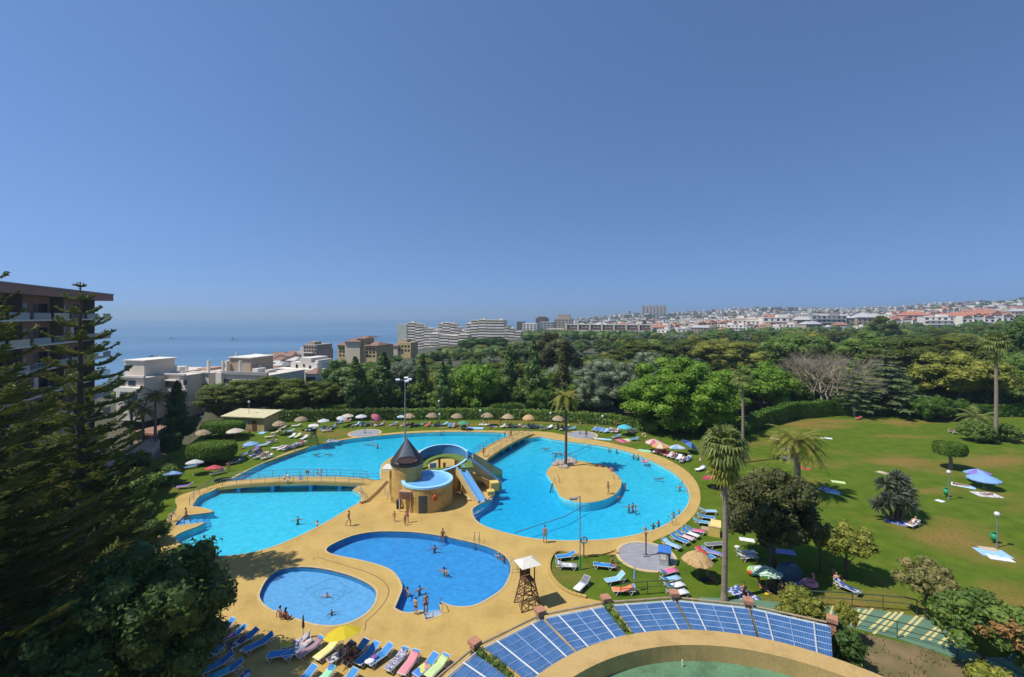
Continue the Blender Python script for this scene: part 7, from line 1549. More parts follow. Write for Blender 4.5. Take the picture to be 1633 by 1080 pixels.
while px < 1640:
    Y = r.uniform(109,114) if px < 1010 else r.uniform(113,120); s = r.uniform(.75,1.25); lab = 'dark bush under the wood trees %s' % ('behind the yellow pump house' if px < 480 else next(s_ for q, s_ in SECT if px < q)); g = H(gp(px,Y).x,Y) if Y > 114 else -.2; sc_ = (s,s,s*r.uniform(.85,1.25))
    if UR: dup(UR, gp(px,Y,min(g,0)), r.uniform(0,6), lab, 'bushes under the wood', sc_)
    else: UR = plant('wood_bush', UB, 'broad leaves', lab, gp(px,Y,min(g,0)), 0, 'bush', 'bushes under the wood', sc_)
    px += r.uniform(15,26)
print('fill trees', NF)
# ------------------------------------------------------------------ buildings
BM = {k: mat(k, c, .85, .07, .15, orand=.04) for k, c in {'white render':(.70,.65,.57),'warm white render':(.62,.55,.45),'cream render':(.52,.45,.33),'pink render':(.48,.31,.25),'tan render':(.38,.30,.22),'yellow render':(.52,.38,.17),'grey render':(.34,.33,.32),'brown render':(.13,.085,.06),'dark red render':(.30,.14,.10),'greenish render':(.44,.46,.36)}.items()}
RM = {k: mat(k, c, .9, .22, .5, orand=.1) for k, c in {'terracotta tiles':(.31,.16,.10),'red tiles':(.36,.15,.095),'brown tiles':(.24,.14,.10),'grey roofing':(.38,.38,.38),'pale roofing':(.50,.47,.42)}.items()}
GL = mat('dark window glass', (.02,.025,.032), .15, .3, .3); SHD = mat('shaded loggia', (.10,.085,.075), .8, .2, .3); RAIL = mat('white balcony railing', (.55,.55,.54), .6, .1, 1)  # dark loggia colour stands in for shade in loggias and recesses
def bx(root, name, x0, x1, y0, y1, z0, z1, m, par=None, off=None):
    o = root.location; b = MB(); b.box(((x0+x1)/2-o.x, (y0+y1)/2-o.y, (z0+z1)/2-o.z), (abs(x1-x0), abs(y1-y0), abs(z1-z0))); return b.build(name, m, par or root)
# left apartment block
E_ = V3((-78.8, 86, 0)); u = V3((.42,-.907,0)).normalized(); nv = V3((.907,.42,0)).normalized(); Lb = 62.
ab = thing('apartment_block', 'dark red apartment block with white balconies at the left edge', 'building', E_); rzb_ = math.atan2(u.y, u.x)
def lb(name, s0, s1, d0, d1, z0, z1, m, par=None):            # along facade, out of facade
    c = u*((s0+s1)/2)+nv*((d0+d1)/2); b = MB(); b.box((c.x,c.y,(z0+z1)/2), (abs(s1-s0),abs(d1-d0),abs(z1-z0)), rzb_); return b.build(name, m, par or ab)
lb('wall', 0, Lb, -14, 0, -8, 25.9, BM['dark red render'])
rf = lb('roof', -2.2, Lb+1, -15, 2.1, 25.9, 27.1, mat('brown roof fascia', (.32,.135,.10), .7, .12, .5)); lb('roof_edge', -2.35, Lb+1, -15, 2.25, 27.1, 27.25, BM['grey render'], rf)
zf = [22.5-3.6*k for k in range(9)]; r = random.Random(4)
for k, z in enumerate(zf):
    bl = lb('balcony', -2.2, Lb, 0, 1.7, z-.22, z, BM['warm white render'])
    for i in range(10):
        s0 = -2.1+5.8*i; w = 5.0 if i else 3.4
        if (i*7+k*3) % 5 < 4: lb('parapet', s0, s0+w*.95, 1.58, 1.7, z, z+.95, BM['cream render' if (i+k) % 3 == 0 else 'grey render'], bl)
        else:
            b = MB()
            for q in range(14): c = u*(s0+w*.95*q/13)+nv*1.64; b.tube([(c.x,c.y,z),(c.x,c.y,z+.98)], .02, 4)
            c0 = u*s0+nv*1.64; c1 = u*(s0+w*.95)+nv*1.64; b.tube([(c0.x,c0.y,z+1),(c1.x,c1.y,z+1)], .035, 4); b.build('railing', RAIL, bl)
    for i in range(9):
        s0 = .4+5.8*i; lb('window', s0, s0+2.6, -.02, .05, z+.05, z+2.35, GL); lb('shutter', s0+2.7, s0+3.9, -.02, .06, z+.1, z+2.2, BM['white render' if (i*3+k) % 4 == 0 else 'brown render'])
        if i % 2 == 0: lb('party_wall', s0+4.6, s0+4.85, 0, 1.55, z, z+3.38, BM['brown render'])
    b = MB()
    for q in range(7): c = u*(-2.12)+nv*(-6+1.2*q); b.tube([(c.x,c.y,z),(c.x,c.y,z+1)], .02, 4)
    c0 = u*(-2.12)+nv*(-6); c1 = u*(-2.12)+nv*1.6; b.tube([(c0.x,c0.y,z+1),(c1.x,c1.y,z+1)], .03, 4); b.build('end_railing', RAIL, bl)
    lb('end_slab', -2.2, 0, -6.2, 0, z-.22, z, BM['warm white render'], bl)
# helper: building from boxes given by columns of the photograph and a depth
def pxb(name, label, Y, parts, group=None, cat='building', zb=None):
    """parts: (part name, px0, px1, py top, py bottom or None, extra depth start, depth, material)"""
    xc = xat((parts[0][1]+parts[0][2])/2, Y); g = H(xc, Y)-1.5 if zb is None else zb; t = thing(name, label, cat, (xc, Y, g), -.24 if Y < 600 else -.3, group)
    for nm, a, c, yt, yb, dy, dp, m in parts:
        Yf = Y+dy; o = bx(t, nm, xat(a,Yf), xat(c,Yf), Yf, Yf+dp, g if yb is None else zt(yb,Yf), zt(yt,Yf), m)
    return t
WR, WW, TN, GY = BM['white render'], BM['warm white render'], BM['tan render'], BM['grey render']
W_PARTS = lambda lst: [('window',a,c,t_,b_,-.12,.3,GL) for a,c,t_,b_ in lst]
pxb('white_flats', 'white terraced flats with a roof penthouse, nearest the norfolk pine tips', 112, [('wall',178,236,602,None,0,14,WW),('penthouse',189,230,576,602,2,8,WW),('penthouse_roof',187,231,574.5,576,1.6,9,WR),('parapet',176,237,599,602,-.6,.5,WR),('balcony',177,232,618,625,-1.4,1.3,WR)]+W_PARTS([(184,196,607,615),(204,218,607,615),(186,198,629,637),(206,222,629,637),(196,204,583,592)]))
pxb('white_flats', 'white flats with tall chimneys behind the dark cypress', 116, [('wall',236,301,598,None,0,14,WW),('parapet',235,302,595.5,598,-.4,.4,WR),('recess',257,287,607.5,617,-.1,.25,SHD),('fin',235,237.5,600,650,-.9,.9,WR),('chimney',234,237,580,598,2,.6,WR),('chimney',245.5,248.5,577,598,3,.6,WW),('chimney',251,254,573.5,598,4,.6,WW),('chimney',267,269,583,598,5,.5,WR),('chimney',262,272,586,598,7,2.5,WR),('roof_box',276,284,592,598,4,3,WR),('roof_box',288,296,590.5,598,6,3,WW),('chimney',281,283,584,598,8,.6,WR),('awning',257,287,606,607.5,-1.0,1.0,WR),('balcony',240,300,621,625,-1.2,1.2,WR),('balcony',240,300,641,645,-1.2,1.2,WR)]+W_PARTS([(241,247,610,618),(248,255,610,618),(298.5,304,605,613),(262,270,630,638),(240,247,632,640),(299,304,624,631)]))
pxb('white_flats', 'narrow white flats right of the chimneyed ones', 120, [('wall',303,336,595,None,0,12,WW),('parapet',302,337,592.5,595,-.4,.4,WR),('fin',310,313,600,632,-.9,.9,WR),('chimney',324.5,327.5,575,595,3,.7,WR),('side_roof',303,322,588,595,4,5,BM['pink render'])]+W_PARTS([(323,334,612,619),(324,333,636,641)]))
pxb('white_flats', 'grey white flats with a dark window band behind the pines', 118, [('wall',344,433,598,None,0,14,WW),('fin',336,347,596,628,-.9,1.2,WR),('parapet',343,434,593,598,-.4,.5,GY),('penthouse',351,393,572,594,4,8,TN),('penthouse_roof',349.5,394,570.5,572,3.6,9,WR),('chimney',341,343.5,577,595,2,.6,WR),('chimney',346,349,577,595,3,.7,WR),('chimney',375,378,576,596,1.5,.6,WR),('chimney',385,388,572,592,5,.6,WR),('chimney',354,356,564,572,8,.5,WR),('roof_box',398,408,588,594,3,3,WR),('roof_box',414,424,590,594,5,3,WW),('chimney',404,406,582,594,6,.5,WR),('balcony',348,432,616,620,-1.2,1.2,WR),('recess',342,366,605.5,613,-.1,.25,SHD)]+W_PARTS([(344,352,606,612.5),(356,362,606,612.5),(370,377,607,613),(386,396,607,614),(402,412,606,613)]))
t = pxb('white_house', 'small bright white house with a curved gable above the pines', 138, [('wall',460,509,578,None,0,9,WR),('gable',478,498,571,578,0,8,WR),('terrace',432,514,589,None,-2,4,WR),('side_wall',498,509,574.5,578,1,7,WW)]+W_PARTS([(469.5,473,581.5,587),(494,497.5,583,589),(483,486,581,585)]))
def houses_near():
    r = random.Random(8)
    cols = [WR,WW,BM['cream render'],WR,BM['pink render']]
    for i, (px, py, Y, w) in enumerate(((402,578,170,14),(416,580,165,12),(430,578,175,14),(443,576,180,12),(452,570,205,13),(440,566,220,14),(425,570,215,15),(408,571,225,12),(462,564,225,15),(474,570,190,10),(395,574,240,12),(384,577,230,12),(370,575,260,13),(447,562,260,14),(470,560,270,12),(412,565,275,14),(300,588,190,12),(285,590,185,12),(318,586,210,12),(272,588,205,9),(440,584,152,15),(455,587,148,13),(424,585,155,12),(505,588,134,10),(517,584,150,10),(412,588,160,12),(398,585,165,11),(448,579,168,12))):
        t = thing('slope_house', '%s house on the slope to the sea, %s' % (('white','warm white','cream','bright white','pinkish')[i % 5], ('below the stepped ochre block','left of the small white house','right of the chimneyed flats','near the shore line')[0 if 440 < px < 480 else 1 if px > 400 else 2 if px < 330 else 3]), 'house', gp(px,Y,H(gp(px,Y).x,Y)-1), r.uniform(-.5,0), 'houses on the slope to the sea')
        h = zt(py,Y)-t.location.z; b = MB(); b.box((0,0,h/2-.5),(w*Y/F_*1.6,8,h-1)); b.build('wall', cols[i % 5], t); ww = w*Y/F_*1.6
        b = MB(); b.add([(-ww/2-.3,-4.3,h-1),(ww/2+.3,-4.3,h-1),(ww/2+.3,4.3,h-1),(-ww/2-.3,4.3,h-1),(-ww/2+1,0,h+.2),(ww/2-1,0,h+.2)], [(0,1,5,4),(1,2,5),(2,3,4,5),(3,0,4),(3,2,1,0)]); b.build('roof', RM['brown tiles' if i % 3 else 'pale roofing'], t)
        for k in range(3): b = MB(); b.box((ww*(-.3+.3*k),-4.03,h-2.6),(1.0,.1,1.3)); b.build('window', GL, t)
houses_near()
pxb('palm_house', 'low roof block with a pale palm top behind the chimneyed flats', 150, [('wall',255,300,590,None,0,8,WW),('roof_box',262,276,586,590,2,3,WR)])
def grid(px0, px1, y0, y1, nx, ny, fx=.55, fy=.5):
    out = []
    for j in range(ny):
        for i in range(nx):
            a = px0+(px1-px0)*(i+.5-fx/2)/nx; t_ = y0+(y1-y0)*(j+.5-fy/2)/ny; out.append((a, a+(px1-px0)*fx/nx, t_, t_+(y1-y0)*fy/ny))
    return out
YR = BM['yellow render']
pxb('ochre_block', 'stepped ochre and white block by the shore left of the yellow flats', 250, [('wall',482,506,550,None,0,14,BM['tan render']),('step',475,483,555,None,1,12,WW),('step',468,476,561,None,2,11,WW),('step',462,469,567,None,3,10,WW),('step',506,511,558,None,1,12,BM['pink render']),('top',488,500,545.5,550,3,6,BM['tan render']),('balcony',480,500,562,563.5,-1.2,1.2,WR),('balcony',478,500,569,570.5,-1.2,1.2,WR)]+W_PARTS(grid(482,506,551,575,5,4)))
t = pxb('yellow_flats', 'yellow flats with brown hipped roofs above the wood', 215, [('wall',534,604,551,None,0,16,YR),('wing',549,576,545,None,-1.5,4,BM['cream render']),('tower_part',569,583,540,None,.5,8,YR)]+W_PARTS(grid(536,548,553,570,2,3)+grid(550,574,550,572,4,4)+grid(584,602,553,570,3,3)))
for a, c, yt, yb, Y in ((532,550,546,551,214.5),(547,577,540,545,213),(567,585,536,540,215.2),(583,606,546,551,214.6)):
    o = t.location; x0, x1, z0, z1 = xat(a,Y)-o.x, xat(c,Y)-o.x, zt(yb,Y)-o.z, zt(yt,Y)-o.z; b = MB(); xm = (x0+x1)/2; q = (x1-x0)*.2; b.add([(x0,Y-o.y-.5,z0),(x1,Y-o.y-.5,z0),(x1,Y-o.y+14,z0),(x0,Y-o.y+14,z0),(xm-q,Y-o.y+6,z1),(xm+q,Y-o.y+6,z1)], [(0,1,5,4),(1,2,5),(2,3,4,5),(3,0,4),(3,2,1,0)]); b.build('roof', RM['brown tiles'], t)
pxb('ochre_villa', 'low ochre villa with terraces in front of the white coast block', 280, [('wall',632,656,546,None,0,10,YR),('wing',616,634,553,None,-1,8,BM['cream render']),('top',636,648,541,546,2,6,BM['tan render']),('roof_edge',614,636,551.5,553,-1.6,9,RM['terracotta tiles'])]+W_PARTS(grid(633,655,549,562,4,2)))
# terraced coast blocks
def coastblock(label, Y, segs, fl=4.35, group=None, end=None):
    """segs: (px0, px1, top py) ; each storey is a pale parapet over a dark loggia"""
    xm = xat((segs[0][0]+segs[-1][1])/2, Y); g = H(xm,Y)-3; t = thing('coast_block', label, 'building', (xm,Y,g), -.2, group)
    bot = 570.
    for a, c, yt in segs:
        bx(t, 'wall', xat(a,Y), xat(c,Y), Y, Y+14, g, zt(yt,Y), BM['warm white render']); n = int((bot-yt)/fl); k = min(n, 9)
        bx(t, 'roof_parapet', xat(a,Y)-.2, xat(c,Y)+.2, Y-.6, Y+14.2, zt(yt,Y), zt(yt-.8,Y), WR)
        for j in range(k):
            y0 = yt+fl*j; bx(t, 'loggia', xat(a+.6,Y), xat(c-.6,Y), Y-.15, Y+.3, zt(y0+fl*.44,Y), zt(y0+.5,Y), SHD); bx(t, 'balcony', xat(a+.3,Y), xat(c-.3,Y), Y-1.6, Y, zt(y0+fl,Y), zt(y0+fl*.44,Y), WR if j % 3 else BM['cream render'])  # loggia is a flat dark panel, its shade painted as colour
    if end: a, c, yt = end; bx(t, 'end_wall', xat(a,Y), xat(c,Y), Y-2, Y+14, g, zt(yt,Y), BM['greenish render'])
    for i, (a, c, yt) in enumerate(segs):
        if i % 2 == 0: bx(t, 'roof_box', xat(a*.6+c*.4,Y), xat(a*.3+c*.7,Y), Y+4, Y+9, zt(yt-.8,Y), zt(yt-3,Y), WW)
    return t
coastblock('white terraced coast block with a plain pale end wall, left of the group', 520, [(648,662,515.5),(662,672,517.5),(672,677,521),(677,690,524),(690,700,527)], end=(632,648,517))
coastblock('middle terraced coast block with a low stepped front', 540, [(698,705,517),(705,718,515),(718,726,517),(726,733,522),(733,741,528)])
coastblock('low front row of white terraces between the coast blocks', 505, [(684,700,533),(700,716,535),(716,732,536),(732,748,534)])
coastblock('largest pale terraced coast block, right of the group', 525, [(741,750,517),(750,762,511.5),(762,776,510.5),(776,790,511),(790,805,511),(805,812,519),(812,820,524),(820,832,529)])
def tower(label, Y, px0, px1, yt, m, nx, ny, top=None, group=None, yb=532):
    return pxb('tower_block', label, Y, [('wall',px0,px1,yt,None,0,16,m)]+([('roof_box',)+top+(3,8,m)] if top else [])+[('loggia',a,c,t_,b_,-.3,.5,SHD) for a,c,t_,b_ in grid(px0,px1,yt+.8,yb,nx,ny,.6,.5)], group)  # loggia shade painted as flat dark panels on the wall
tower('narrow brown tower block right of the largest coast block', 760, 824, 834, 513, BM['brown render'], 3, 6)
tower('white and blue tower block beside the narrow brown one', 740, 833, 856, 515.5, WR, 4, 5)
tower('tall brown tower block behind the white and blue one', 850, 854, 872, 507, BM['brown render'], 4, 7, (857,869,505,507)); tower('grey tower block left of the long terraces', 800, 861, 883, 513, GY, 4, 5)
tower('tan tower block with a stepped crown', 900, 884, 912, 508, TN, 5, 6, (889,908,502,508))
tower('cream low block in front of the tan tower', 640, 872, 900, 524, BM['cream render'], 5, 3, None, None, 540)
# long brown terrace with white piers
Y = 560; parts = [('wall',902,1036,523,None,0,14,BM['brown render']),('upper_floor',903,1035,518.5,523,1,10,TN),('roof_edge',901,1037,517.5,518.5,.5,11,WW)]
for i in range(8): a = 902+19*i; parts += [('pier',a,a+2.6,515,534,-.9,1.4,WW)]
for j in range(3):
    for i in range(7): a = 905.5+19*i; parts += [('balcony',a,a+14,527+4.6*j,529+4.6*j,-1.2,1.2,TN if j else WW)]
pxb('terrace_block', 'long brown terrace block with pale piers above the wood', Y, parts+W_PARTS(grid(904,1034,519.3,522.6,21,1)))
pxb('pink_block', 'small pink flats at the right end of the long brown terrace', 555, [('wall',1014,1042,526,None,-3,10,BM['pink render']),('roof',1013,1043,524.6,526,-3.4,11,RM['terracotta tiles'])]+[('window',a,c,t_,b_,-3.15,.3,GL) for a,c,t_,b_ in grid(1015,1041,527,539,5,3)])
pxb('dark_tower', 'small dark tower between the town houses', 620, [('wall',1025,1031,511,None,0,6,BM['brown render']),('cap',1024.5,1031.5,510.3,511,-.3,7,GY)])
# twin slab on the ridge
Y = 2300; parts = [('wall',1025,1062,488.5,None,0,20,BM['cream render'])]
for i in range(7): a = 1025+5.3*i; parts += [('stair_tower',a,a+2.6,487 if i % 2 else 486,500,-4,8,BM['tan render'])]
pxb('ridge_block', 'long cream slab block standing on the ridge of the hill', Y, parts)
pxb('water_tower', 'thin dark tower on the ridge left of the cream slab', 2200, [('shaft',1003.3,1005.2,497,None,0,6,BM['brown render']),('head',1002.8,1005.7,496,497.5,-1,8,BM['brown render'])])
# town houses: prototypes with walls, roofs and windows
def house_proto(kind, w, d, h, wm, rm, seed):
    r = random.Random(seed); P = []
    b = MB(); b.box((0,0,h/2-2),(w,d,h+4)); P.append(('wall', b.mesh('wall'), wm))
    if kind == 'flat':
        b = MB(); b.box((0,0,h+.2),(w+.3,d+.3,.4)); b.box((w*.2,0,h+1.3),(w*.3,d*.5,2)); P.append(('roof', b.mesh('roof'), wm))
    elif kind == 'hip':
        e = .6; b = MB(); b.add([(-w/2-e,-d/2-e,h),(w/2+e,-d/2-e,h),(w/2+e,d/2+e,h),(-w/2-e,d/2+e,h),(-w/2+d*.4,0,h+d*.28),(w/2-d*.4,0,h+d*.28)], [(0,1,5,4),(1,2,5),(2,3,4,5),(3,0,4),(3,2,1,0)]); P.append(('roof', b.mesh('roof'), rm))
        b = MB(); b.box((w*.2,d*.1,h+d*.2+.6),(.8,.8,1.6)); P.append(('chimney', b.mesh('chimney'), wm))
    else:                                                        # terraced gables
        b = MB(); n = 3; ww = w/n
        for i in range(n):
            x = -w/2+ww*i; hh = h-.5+(i % 2)*1.4; b.add([(x,-d/2-.4,hh),(x+ww,-d/2-.4,hh),(x+ww,d/2+.4,hh),(x,d/2+.4,hh),(x+ww*.5,-d/2-.4,hh+ww*.24),(x+ww*.5,d/2+.4,hh+ww*.24)], [(0,4,5,3),(1,2,5,4),(0,1,4),(2,3,5),(3,2,1,0)])
        P.append(('roof', b.mesh('roof'), rm)); b = MB()
        for i in range(n+1): b.box((-w/2+ww*i,-.3,h/2),(.5,d+.8,h+1)); 
        P.append(('party_wall', b.mesh('party_wall'), wm))
    fl = max(1, int(h/3)); nw = max(2, int(w/3.6))
    for j in range(fl):
        for i in range(nw):
            b = MB(); x = w*((i+.5)/nw-.5); wd = r.choice((1.1,1.5,2.0)); b.box((x,-d/2-.03,3*j+1.7),(wd,.14,1.45)); P.append(('window', b.mesh('window'), GL))
        if j and kind != 'hip': b = MB(); b.box((0,-d/2-.7,3*j+.4),(w*.8,1.3,.9)); P.append(('balcony', b.mesh('balcony'), wm))
    return P
PR_ = [('flat',14,10,7,WR,None,'white flat roofed house'),('hip',14,10,6,WR,RM['terracotta tiles'],'white house with a terracotta roof'),('terrace',24,10,8,WR,RM['red tiles'],'row of white houses with red gables'),('hip',12,9,6,BM['cream render'],RM['brown tiles'],'cream house with a brown roof'),('flat',22,11,10,WW,None,'white flats with balconies'),('terrace',26,11,9,BM['pink render'],RM['terracotta tiles'],'row of pinkish houses with terracotta gables'),('hip',18,11,9,WW,RM['red tiles'],'white villa with a red roof'),('flat',26,12,12,GY,None,'grey white apartment house'),('flat',20,11,9,WR,None,'bright white apartment house'),('hip',24,12,10,BM['tan render'],RM['grey roofing'],'tan block with a grey roof')]
HP = [(house_proto(k,w,d,h,wm,rm,i), txt, w) for i, (k,w,d,h,wm,rm,txt) in enumerate(PR_)]
HROOT = {}; NH = 0
def place_house(k, px, Y, rz, sc, label, dz=0):
    global NH
    NH += 1; loc = gp(px, Y, H(gp(px,Y).x, Y)+dz)
    if k in HROOT: return dup(HROOT[k], loc, rz, label, 'houses of the town on the hillside', sc)
    t = thing('town_house', label, 'house', loc, rz, 'houses of the town on the hillside', sc); HROOT[k] = t
    for n_, me, m in HP[k][0]: put(n_, me, m, t)
    return t
for k, px, Y, s, lab in ((5,1133,640,1.5,'long row of houses with pinkish walls and red gables right of the dome shaped pines'),(5,1158,655,1.3,'second row of pinkish red gabled houses beside the long one'),(4,1190,650,1.6,'pale blue shaded white flats right of the red gabled rows'),(8,1206,640,1.4,'bright white flats next to the pale blue ones'),(8,1236,630,1.9,'wide bright white apartment house in the middle of the town'),(5,1258,690,1.5,'pink flats right of the wide white apartment house'),(9,1286,650,1.4,'tan long block with balconies in the middle of the town'),(9,1333,640,1.6,'big block with a wide grey roof in the town'),(9,1384,640,1.6,'second big block with a grey roof and pink walls'),(7,1318,640,1.6,'grey white apartment house left of the big grey roof'),(2,1440,600,1.5,'brown roofed houses stepping down beside the tall wood pine'),(6,1456,640,1.8,'white villa with red roofs above the stepping houses'),(8,1492,560,1.5,'bright white flats at the right above the wood'),(2,1508,590,1.6,'red gabled white row right of the bright white flats'),(6,1528,570,1.5,'white villa with red roof right of the red gabled row'),(2,1552,560,1.5,'white row with orange gables at the far right'),(2,1580,565,1.6,'last white row with orange red gables at the right'),(6,1566,620,1.6,'red roofed villa above the last white rows'),(3,1540,640,1.6,'cream house with brown roof above the last rows'),(0,1476,600,1.2,'small white house left of the bright white flats')):
    place_house(k, px, Y, (px % 7-3)*.05-.22, s, lab)
r = random.Random(15); far = MB(); nst = 0
rows = [575*1.072**i for i in range(22)]
for ri, Y in enumerate(rows):
    px = 905+r.uniform(0,20) if Y > 700 else 1045+r.uniform(0,15)
    while px < 1680:
        x = gp(px,Y).x; bare_ = mnoise.noise((x*.0035, Y*.0030, 4.))
        k = r.choices(range(10), (6,6,4,3,4,2,3,2,5,1))[0]; w = HP[k][2]
        sc = r.uniform(.8,1.2) if Y < 1000 else r.uniform(1.0,1.7)
        if bare_ < (.22 if Y < 1300 else .08) and not (Y < 700 and px > 1600):
            reg = 'left of the ridge slab' if px < 1020 else 'below the ridge slab' if px < 1110 else 'above the red gabled rows' if px < 1200 else 'behind the wide white flats' if px < 1300 else 'behind the grey roofed blocks' if px < 1420 else 'above the stepping brown roofs' if px < 1490 else 'above the orange gabled rows'
            hh = 'low' if Y < 800 else 'half way up' if Y < 1400 else 'high up'
            if NH < 290: place_house(k, px, Y, r.uniform(-.75,.25), sc, '%s %s, %s' % (PR_[k][6], hh, reg))
            else:
                z = H(x,Y); m = r.choice((0,0,0,1,2)); far.box((x,Y,z+3*sc),(w*sc,10,8*sc), r.uniform(-.6,.6), m); far.box((x,Y,z+7.4*sc),(w*sc*.9,9,1.2), 0, 3 if m else 0); far.box((x,Y-5.4,z+3.5*sc),(w*sc*.6,.8,1.6*sc),0,4); nst += 1
        px += w*sc*F_/Y*r.uniform(.85,1.45)+1.0
for Y in (2450,2560,2620):
    px = 960
    while px < 1680:
        x = gp(px,Y).x; z = H(x,Y); w = r.uniform(14,30); m = r.choice((0,0,1,2)); far.box((x,Y,z+4),(w,12,10), 0, m); px += w*F_/Y*r.uniform(1.0,2.2)+1
tag(far.build('far_town', [WR,BM['cream render'],BM['pink render'],RM['terracotta tiles'],SHD]), 'white and terracotta houses too far to tell apart on the hill', 'town', kind='stuff')
print('houses', NH, 'stuff', nst)
# far scrub and trees between the houses: one mass
b = MB(); r = random.Random(23)
for _ in range(1900):
    Y = 440*(2700/440)**(r.random()**1.25); px = r.uniform(840,1690); x = gp(px,Y).x
    if px < 900 and Y > 900: continue
    q = mnoise.noise((x*.006, Y*.005, 1.)); 
    if q < -.25 and r.random() < .6: continue
    s = r.uniform(3.5,7.5)*(1 if Y < 1200 else 1.3); z = H(x,Y); blob(b, (x,Y,z+s*.55), (s*1.2,s,s*.75), 16, s*.32, r, .6, .3, core=.8)
for _ in range(620):
    Y = r.uniform(240,520); px = r.uniform(440,905); x = gp(px,Y).x; s = r.uniform(2.5,4.5); z = H(x,Y)
    if HZ+(23-z-s*1.4)/Y*F_ < interp(E2,px)-1: continue
    blob(b, (x,Y,z+s*.6), (s*1.2,s,s*.85), 18, s*.3, r, .6, .3, core=.8)
for _ in range(60):
    Y = r.uniform(130,260); px = r.uniform(150,470); x = gp(px,Y).x; s = r.uniform(1.5,2.6); z = H(x,Y); blob(b, (x,Y,z+s*.5), (s*1.2,s,s*.8), 24, s*.28, r, .6, .3, core=.8)
tag(b.build('far_wood', LM['broad leaves'], fix=False), 'dark scrub and tree crowns massed between the far houses', 'wood', kind='stuff')
# yellow pump house
c = at(421,689); ph = thing('pump_house', 'low yellow pump house with a pale roof at the back of the left lawn', 'building', c, R(-9)); hh = 2.75
def pb(name, x0, x1, y0, y1, z0, z1, m, par=None): b = MB(); b.box(((x0+x1)/2,(y0+y1)/2,(z0+z1)/2),(abs(x1-x0),abs(y1-y0),abs(z1-z0))); return b.build(name, m, par or ph)
pb('wall', -9.0, 0, 0, 4.5, -.2, hh, BM['yellow render'])
b = MB(); b.add([(-9.4,-.4,hh),(.4,-.4,hh),(.4,4.9,hh+.5),(-9.4,4.9,hh+.5),(-9.4,-.4,hh+.16),(.4,-.4,hh+.16),(.4,4.9,hh+.66),(-9.4,4.9,hh+.66)], [(3,2,1,0),(4,5,6,7),(0,1,5,4),(1,2,6,5),(2,3,7,6),(3,0,4,7)]); b.build('roof', mat('pale yellow roof', (.55,.50,.30), .8, .1, 1), ph)
d = pb('door', -2.6, -1.65, -.05, .05, 0, 2.1, M['brown']); pb('handle', -1.8, -1.72, -.10, -.05, 1.0, 1.1, M['steel'], d); pb('grey_panel', -6.2, -3.6, -.04, .04, .4, 2.2, BM['cream render'])
# pinkish lower terrace beyond the left lawn
tp = [at(x,y,-.7) for x, y in ((150,762),(172,733),(205,712),(240,700),(264,702),(228,748),(205,768))]; b = MB(); b.prism([(p.x,p.y) for p in tp], -2.5, -.7); struct(b.build('stone_terrace', mat('pinkish paving', (.46,.30,.22), .85, .12, .6)), 'pinkish paved terrace below the left lawn')
t = thing('railing', 'pale rail fence between pinkish terrace and left lawn', 'railing', at(226,748,-.7)); railing(t, [at(226,748,-.7), at(246,724,-.7), at(264,703,-.7)], M['offwhite'], 1.0, 1.3, 2)
t = pxb('orange_house', 'low orange roofed house behind the small dark round tree', 92, [('wall',205,262,694,None,0,5,BM['pink render']),('roof',203,264,690.5,694,-.4,6,RM['terracotta tiles'])]+W_PARTS([(212,218,696,702),(230,236,696,702),(248,253,696,702)]), None, 'house', -3)
# small boats far out
for i, (px, py, lab) in enumerate(((273,541,'tiny boat on the sea, left of two'),(372,542,'tiny boat on the sea, right of two'),(243,570,'tiny dark boat near the shore before the white flats'))):
    p = at(px, py, -50); s = p.y/900*1.6; t = thing('boat', lab, 'boat', p, .3*i, None, s); b = MB(); b.add([(-4,-1,0),(3,-1,0),(5,0,0),(3,1,0),(-4,1,0),(-4.2,-1.2,1.1),(3,-1.3,1.2),(5.6,0,1.5),(3,1.3,1.2),(-4.2,1.2,1.1)], [(0,1,6,5),(1,2,7,6),(2,3,8,7),(3,4,9,8),(4,0,5,9),(5,6,7,8,9)]); b.build('hull', M['brown' if i == 2 else 'white'], t); b = MB(); b.box((-.6,0,1.9),(2.6,1.5,1.4)); b.build('cabin', M['railgrey'], t)
# extra loungers half hidden in the left shade
for i, (px, py, dg, col, tw, lab) in enumerate(((222,822,-40,'white','floral','white lounger half hidden in the left shade, farthest'),(214,830,-40,'grey','navyw','grey lounger half hidden in the left shade'),(232,818,-40,'white',None,'white lounger by the dark shrubs in the left shade'),(205,842,-60,'blue','sky','blue lounger in the left shade under the norfolk pine'),(219,848,-60,'white','palepink','lounger with a pink towel in the left shade under the norfolk pine'),(306,747,-50,'blue',None,'blue lounger under the white parasol of the left lawn'),(347,757,-40,'navy','dark','navy lounger in the shade of the red parasol'),(372,741,-40,'grey','dark','grey lounger in the shade right of the red parasol'),(379,737,-40,'navy',None,'navy lounger in the deep shade right of the red parasol'),(295,779,-70,'blue','purple','purple towelled lounger at the lawn edge left of the long bridge'))):
    p = at(px, py); lounger(lab, p, D2R(dg), col, 24, 'sun loungers in the left shade')
    if tw: towel_on('towel on the '+lab, p, D2R(dg), 'full', tw)
p = at(365,752); person('bather in orange standing beside the red parasol', p, 0, 'stand', False, 'tan','dark','orange',.9)
p = at(112,980); t = thing('parasol', 'yellow and red parasol glimpsed through the dark trees at the lower left', 'parasol', at(118,985)); b = MB(); b.tube([(0,0,0),(0,0,2.1)], .025, 6); b.build('pole', M['pole'], t); o = put('canopy', canopy(1.1,.4,8,.12), [UF['orange'],UF['red']], t); o.location = (0,0,1.75)

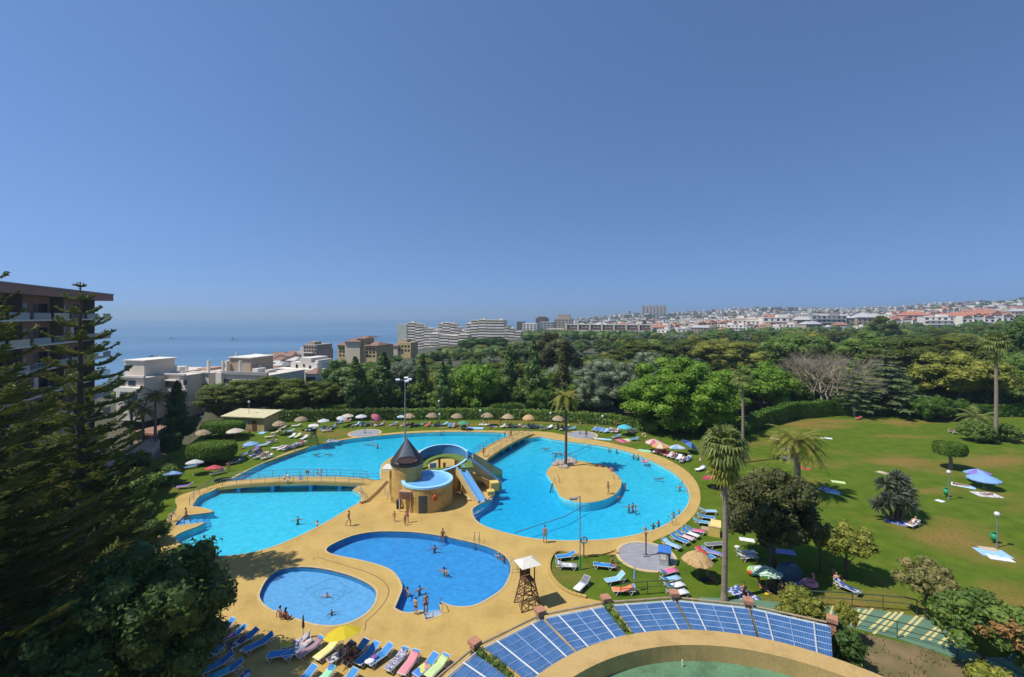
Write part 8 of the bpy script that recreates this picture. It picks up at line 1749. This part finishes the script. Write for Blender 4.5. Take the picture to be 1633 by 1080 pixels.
# more people and loungers on the far lawns
for i, (px, py, dg, col, tw, lab) in enumerate(((462,690,-60,'lblue',None,'pale blue lounger behind the row of three white loungers'),(440,692,-30,'white','beige','white lounger left of the row of three white loungers'),(541,676,-30,'blue',None,'blue lounger under the left hedge end parasol'),(553,674,-60,'white','coral','white lounger under the cream hedge end parasol'),(588,678,-60,'grey','floral','grey lounger right of the shower pad pair'),(604,680,-70,'white',None,'white lounger in front of the pink tilted parasol'),(628,679,-40,'blue','navyw','blue lounger left of the small white and blue parasol'),(671,679,-70,'blue',None,'blue lounger between the two thatched parasols right of the mast'),(683,680,-20,'white','red','lounger with a red towel beside the second thatched parasol right of the mast'),(708,679,-50,'lblue',None,'pale blue lounger left of the blue and pink pair'),(823,682,-70,'white','floral','white lounger between the fifth parasol and the orange rimmed one'),(858,683,-60,'navy',None,'navy lounger at the right of the orange rimmed parasol'),(868,686,-70,'white','plum','lounger with a plum towel left of the island palm crowd'),(912,686,-60,'blue',None,'blue lounger right of the tall island palm stem'),(422,712,-50,'white','sky','white lounger behind the pale blue parasol group'),(392,727,-30,'navy','navyw','navy lounger at the lawn edge left of the pale blue parasol'))):
    p = at(px, py); lounger(lab, p, D2R(dg), col, 24, 'sun loungers on the far lawn')
    if tw: towel_on('towel on the '+' '.join(lab.split()[:12]), p, D2R(dg), 'full', tw)
for i, (px, py, pose, su, lab) in enumerate(((455,694,'sit_ground','red','bather sitting left of the row of three white loungers'),(508,681,'stand','navy','bather standing right of the dark lifeguard chair'),(537,682,'walk','white','bather walking before the left hedge end parasol'),(562,682,'sit_ground','black','bather sitting left of the shower pad pair of loungers'),(592,684,'stand','pink','bather in pink standing behind the far left shower pad'),(633,683,'sit_ground','orange','bather sitting below the small white and blue parasol'),(676,684,'walk','teal','bather walking over the grass right of the mast'),(735,682,'sit_ground','green','bather sitting left of the green parasol'),(782,683,'sit_ground','purple','bather sitting right of the small white towel'),(798,677,'stand','black','bather standing behind the fifth thatched parasol loungers'),(833,686,'walk','red','bather in red walking near the far end of the short footbridge'),(905,690,'stand','blue','bather standing right of the tall island palm crowd'),(416,722,'sit_ground','pink','bather in pink sitting behind the pale blue parasol group'),(470,722,'walk','black','bather walking along the far bank below the crowded row'),(388,716,'sit_ground','white','bather in white sitting left of the pale blue parasol'),(1160,790,'sit_ground','blue','second bather sitting below the crimson parasol'),(1258,733,'sit_ground','red','bather sitting under the red and white parasol'))):
    person(lab, at(px, py, .02), D2R((i*67) % 90-45), pose, i % 2 == 0, ('tan','pale','brown')[i % 3], ('dark','brownh','fair')[(i*2) % 3], su, 1, 'bathers on the far lawn')
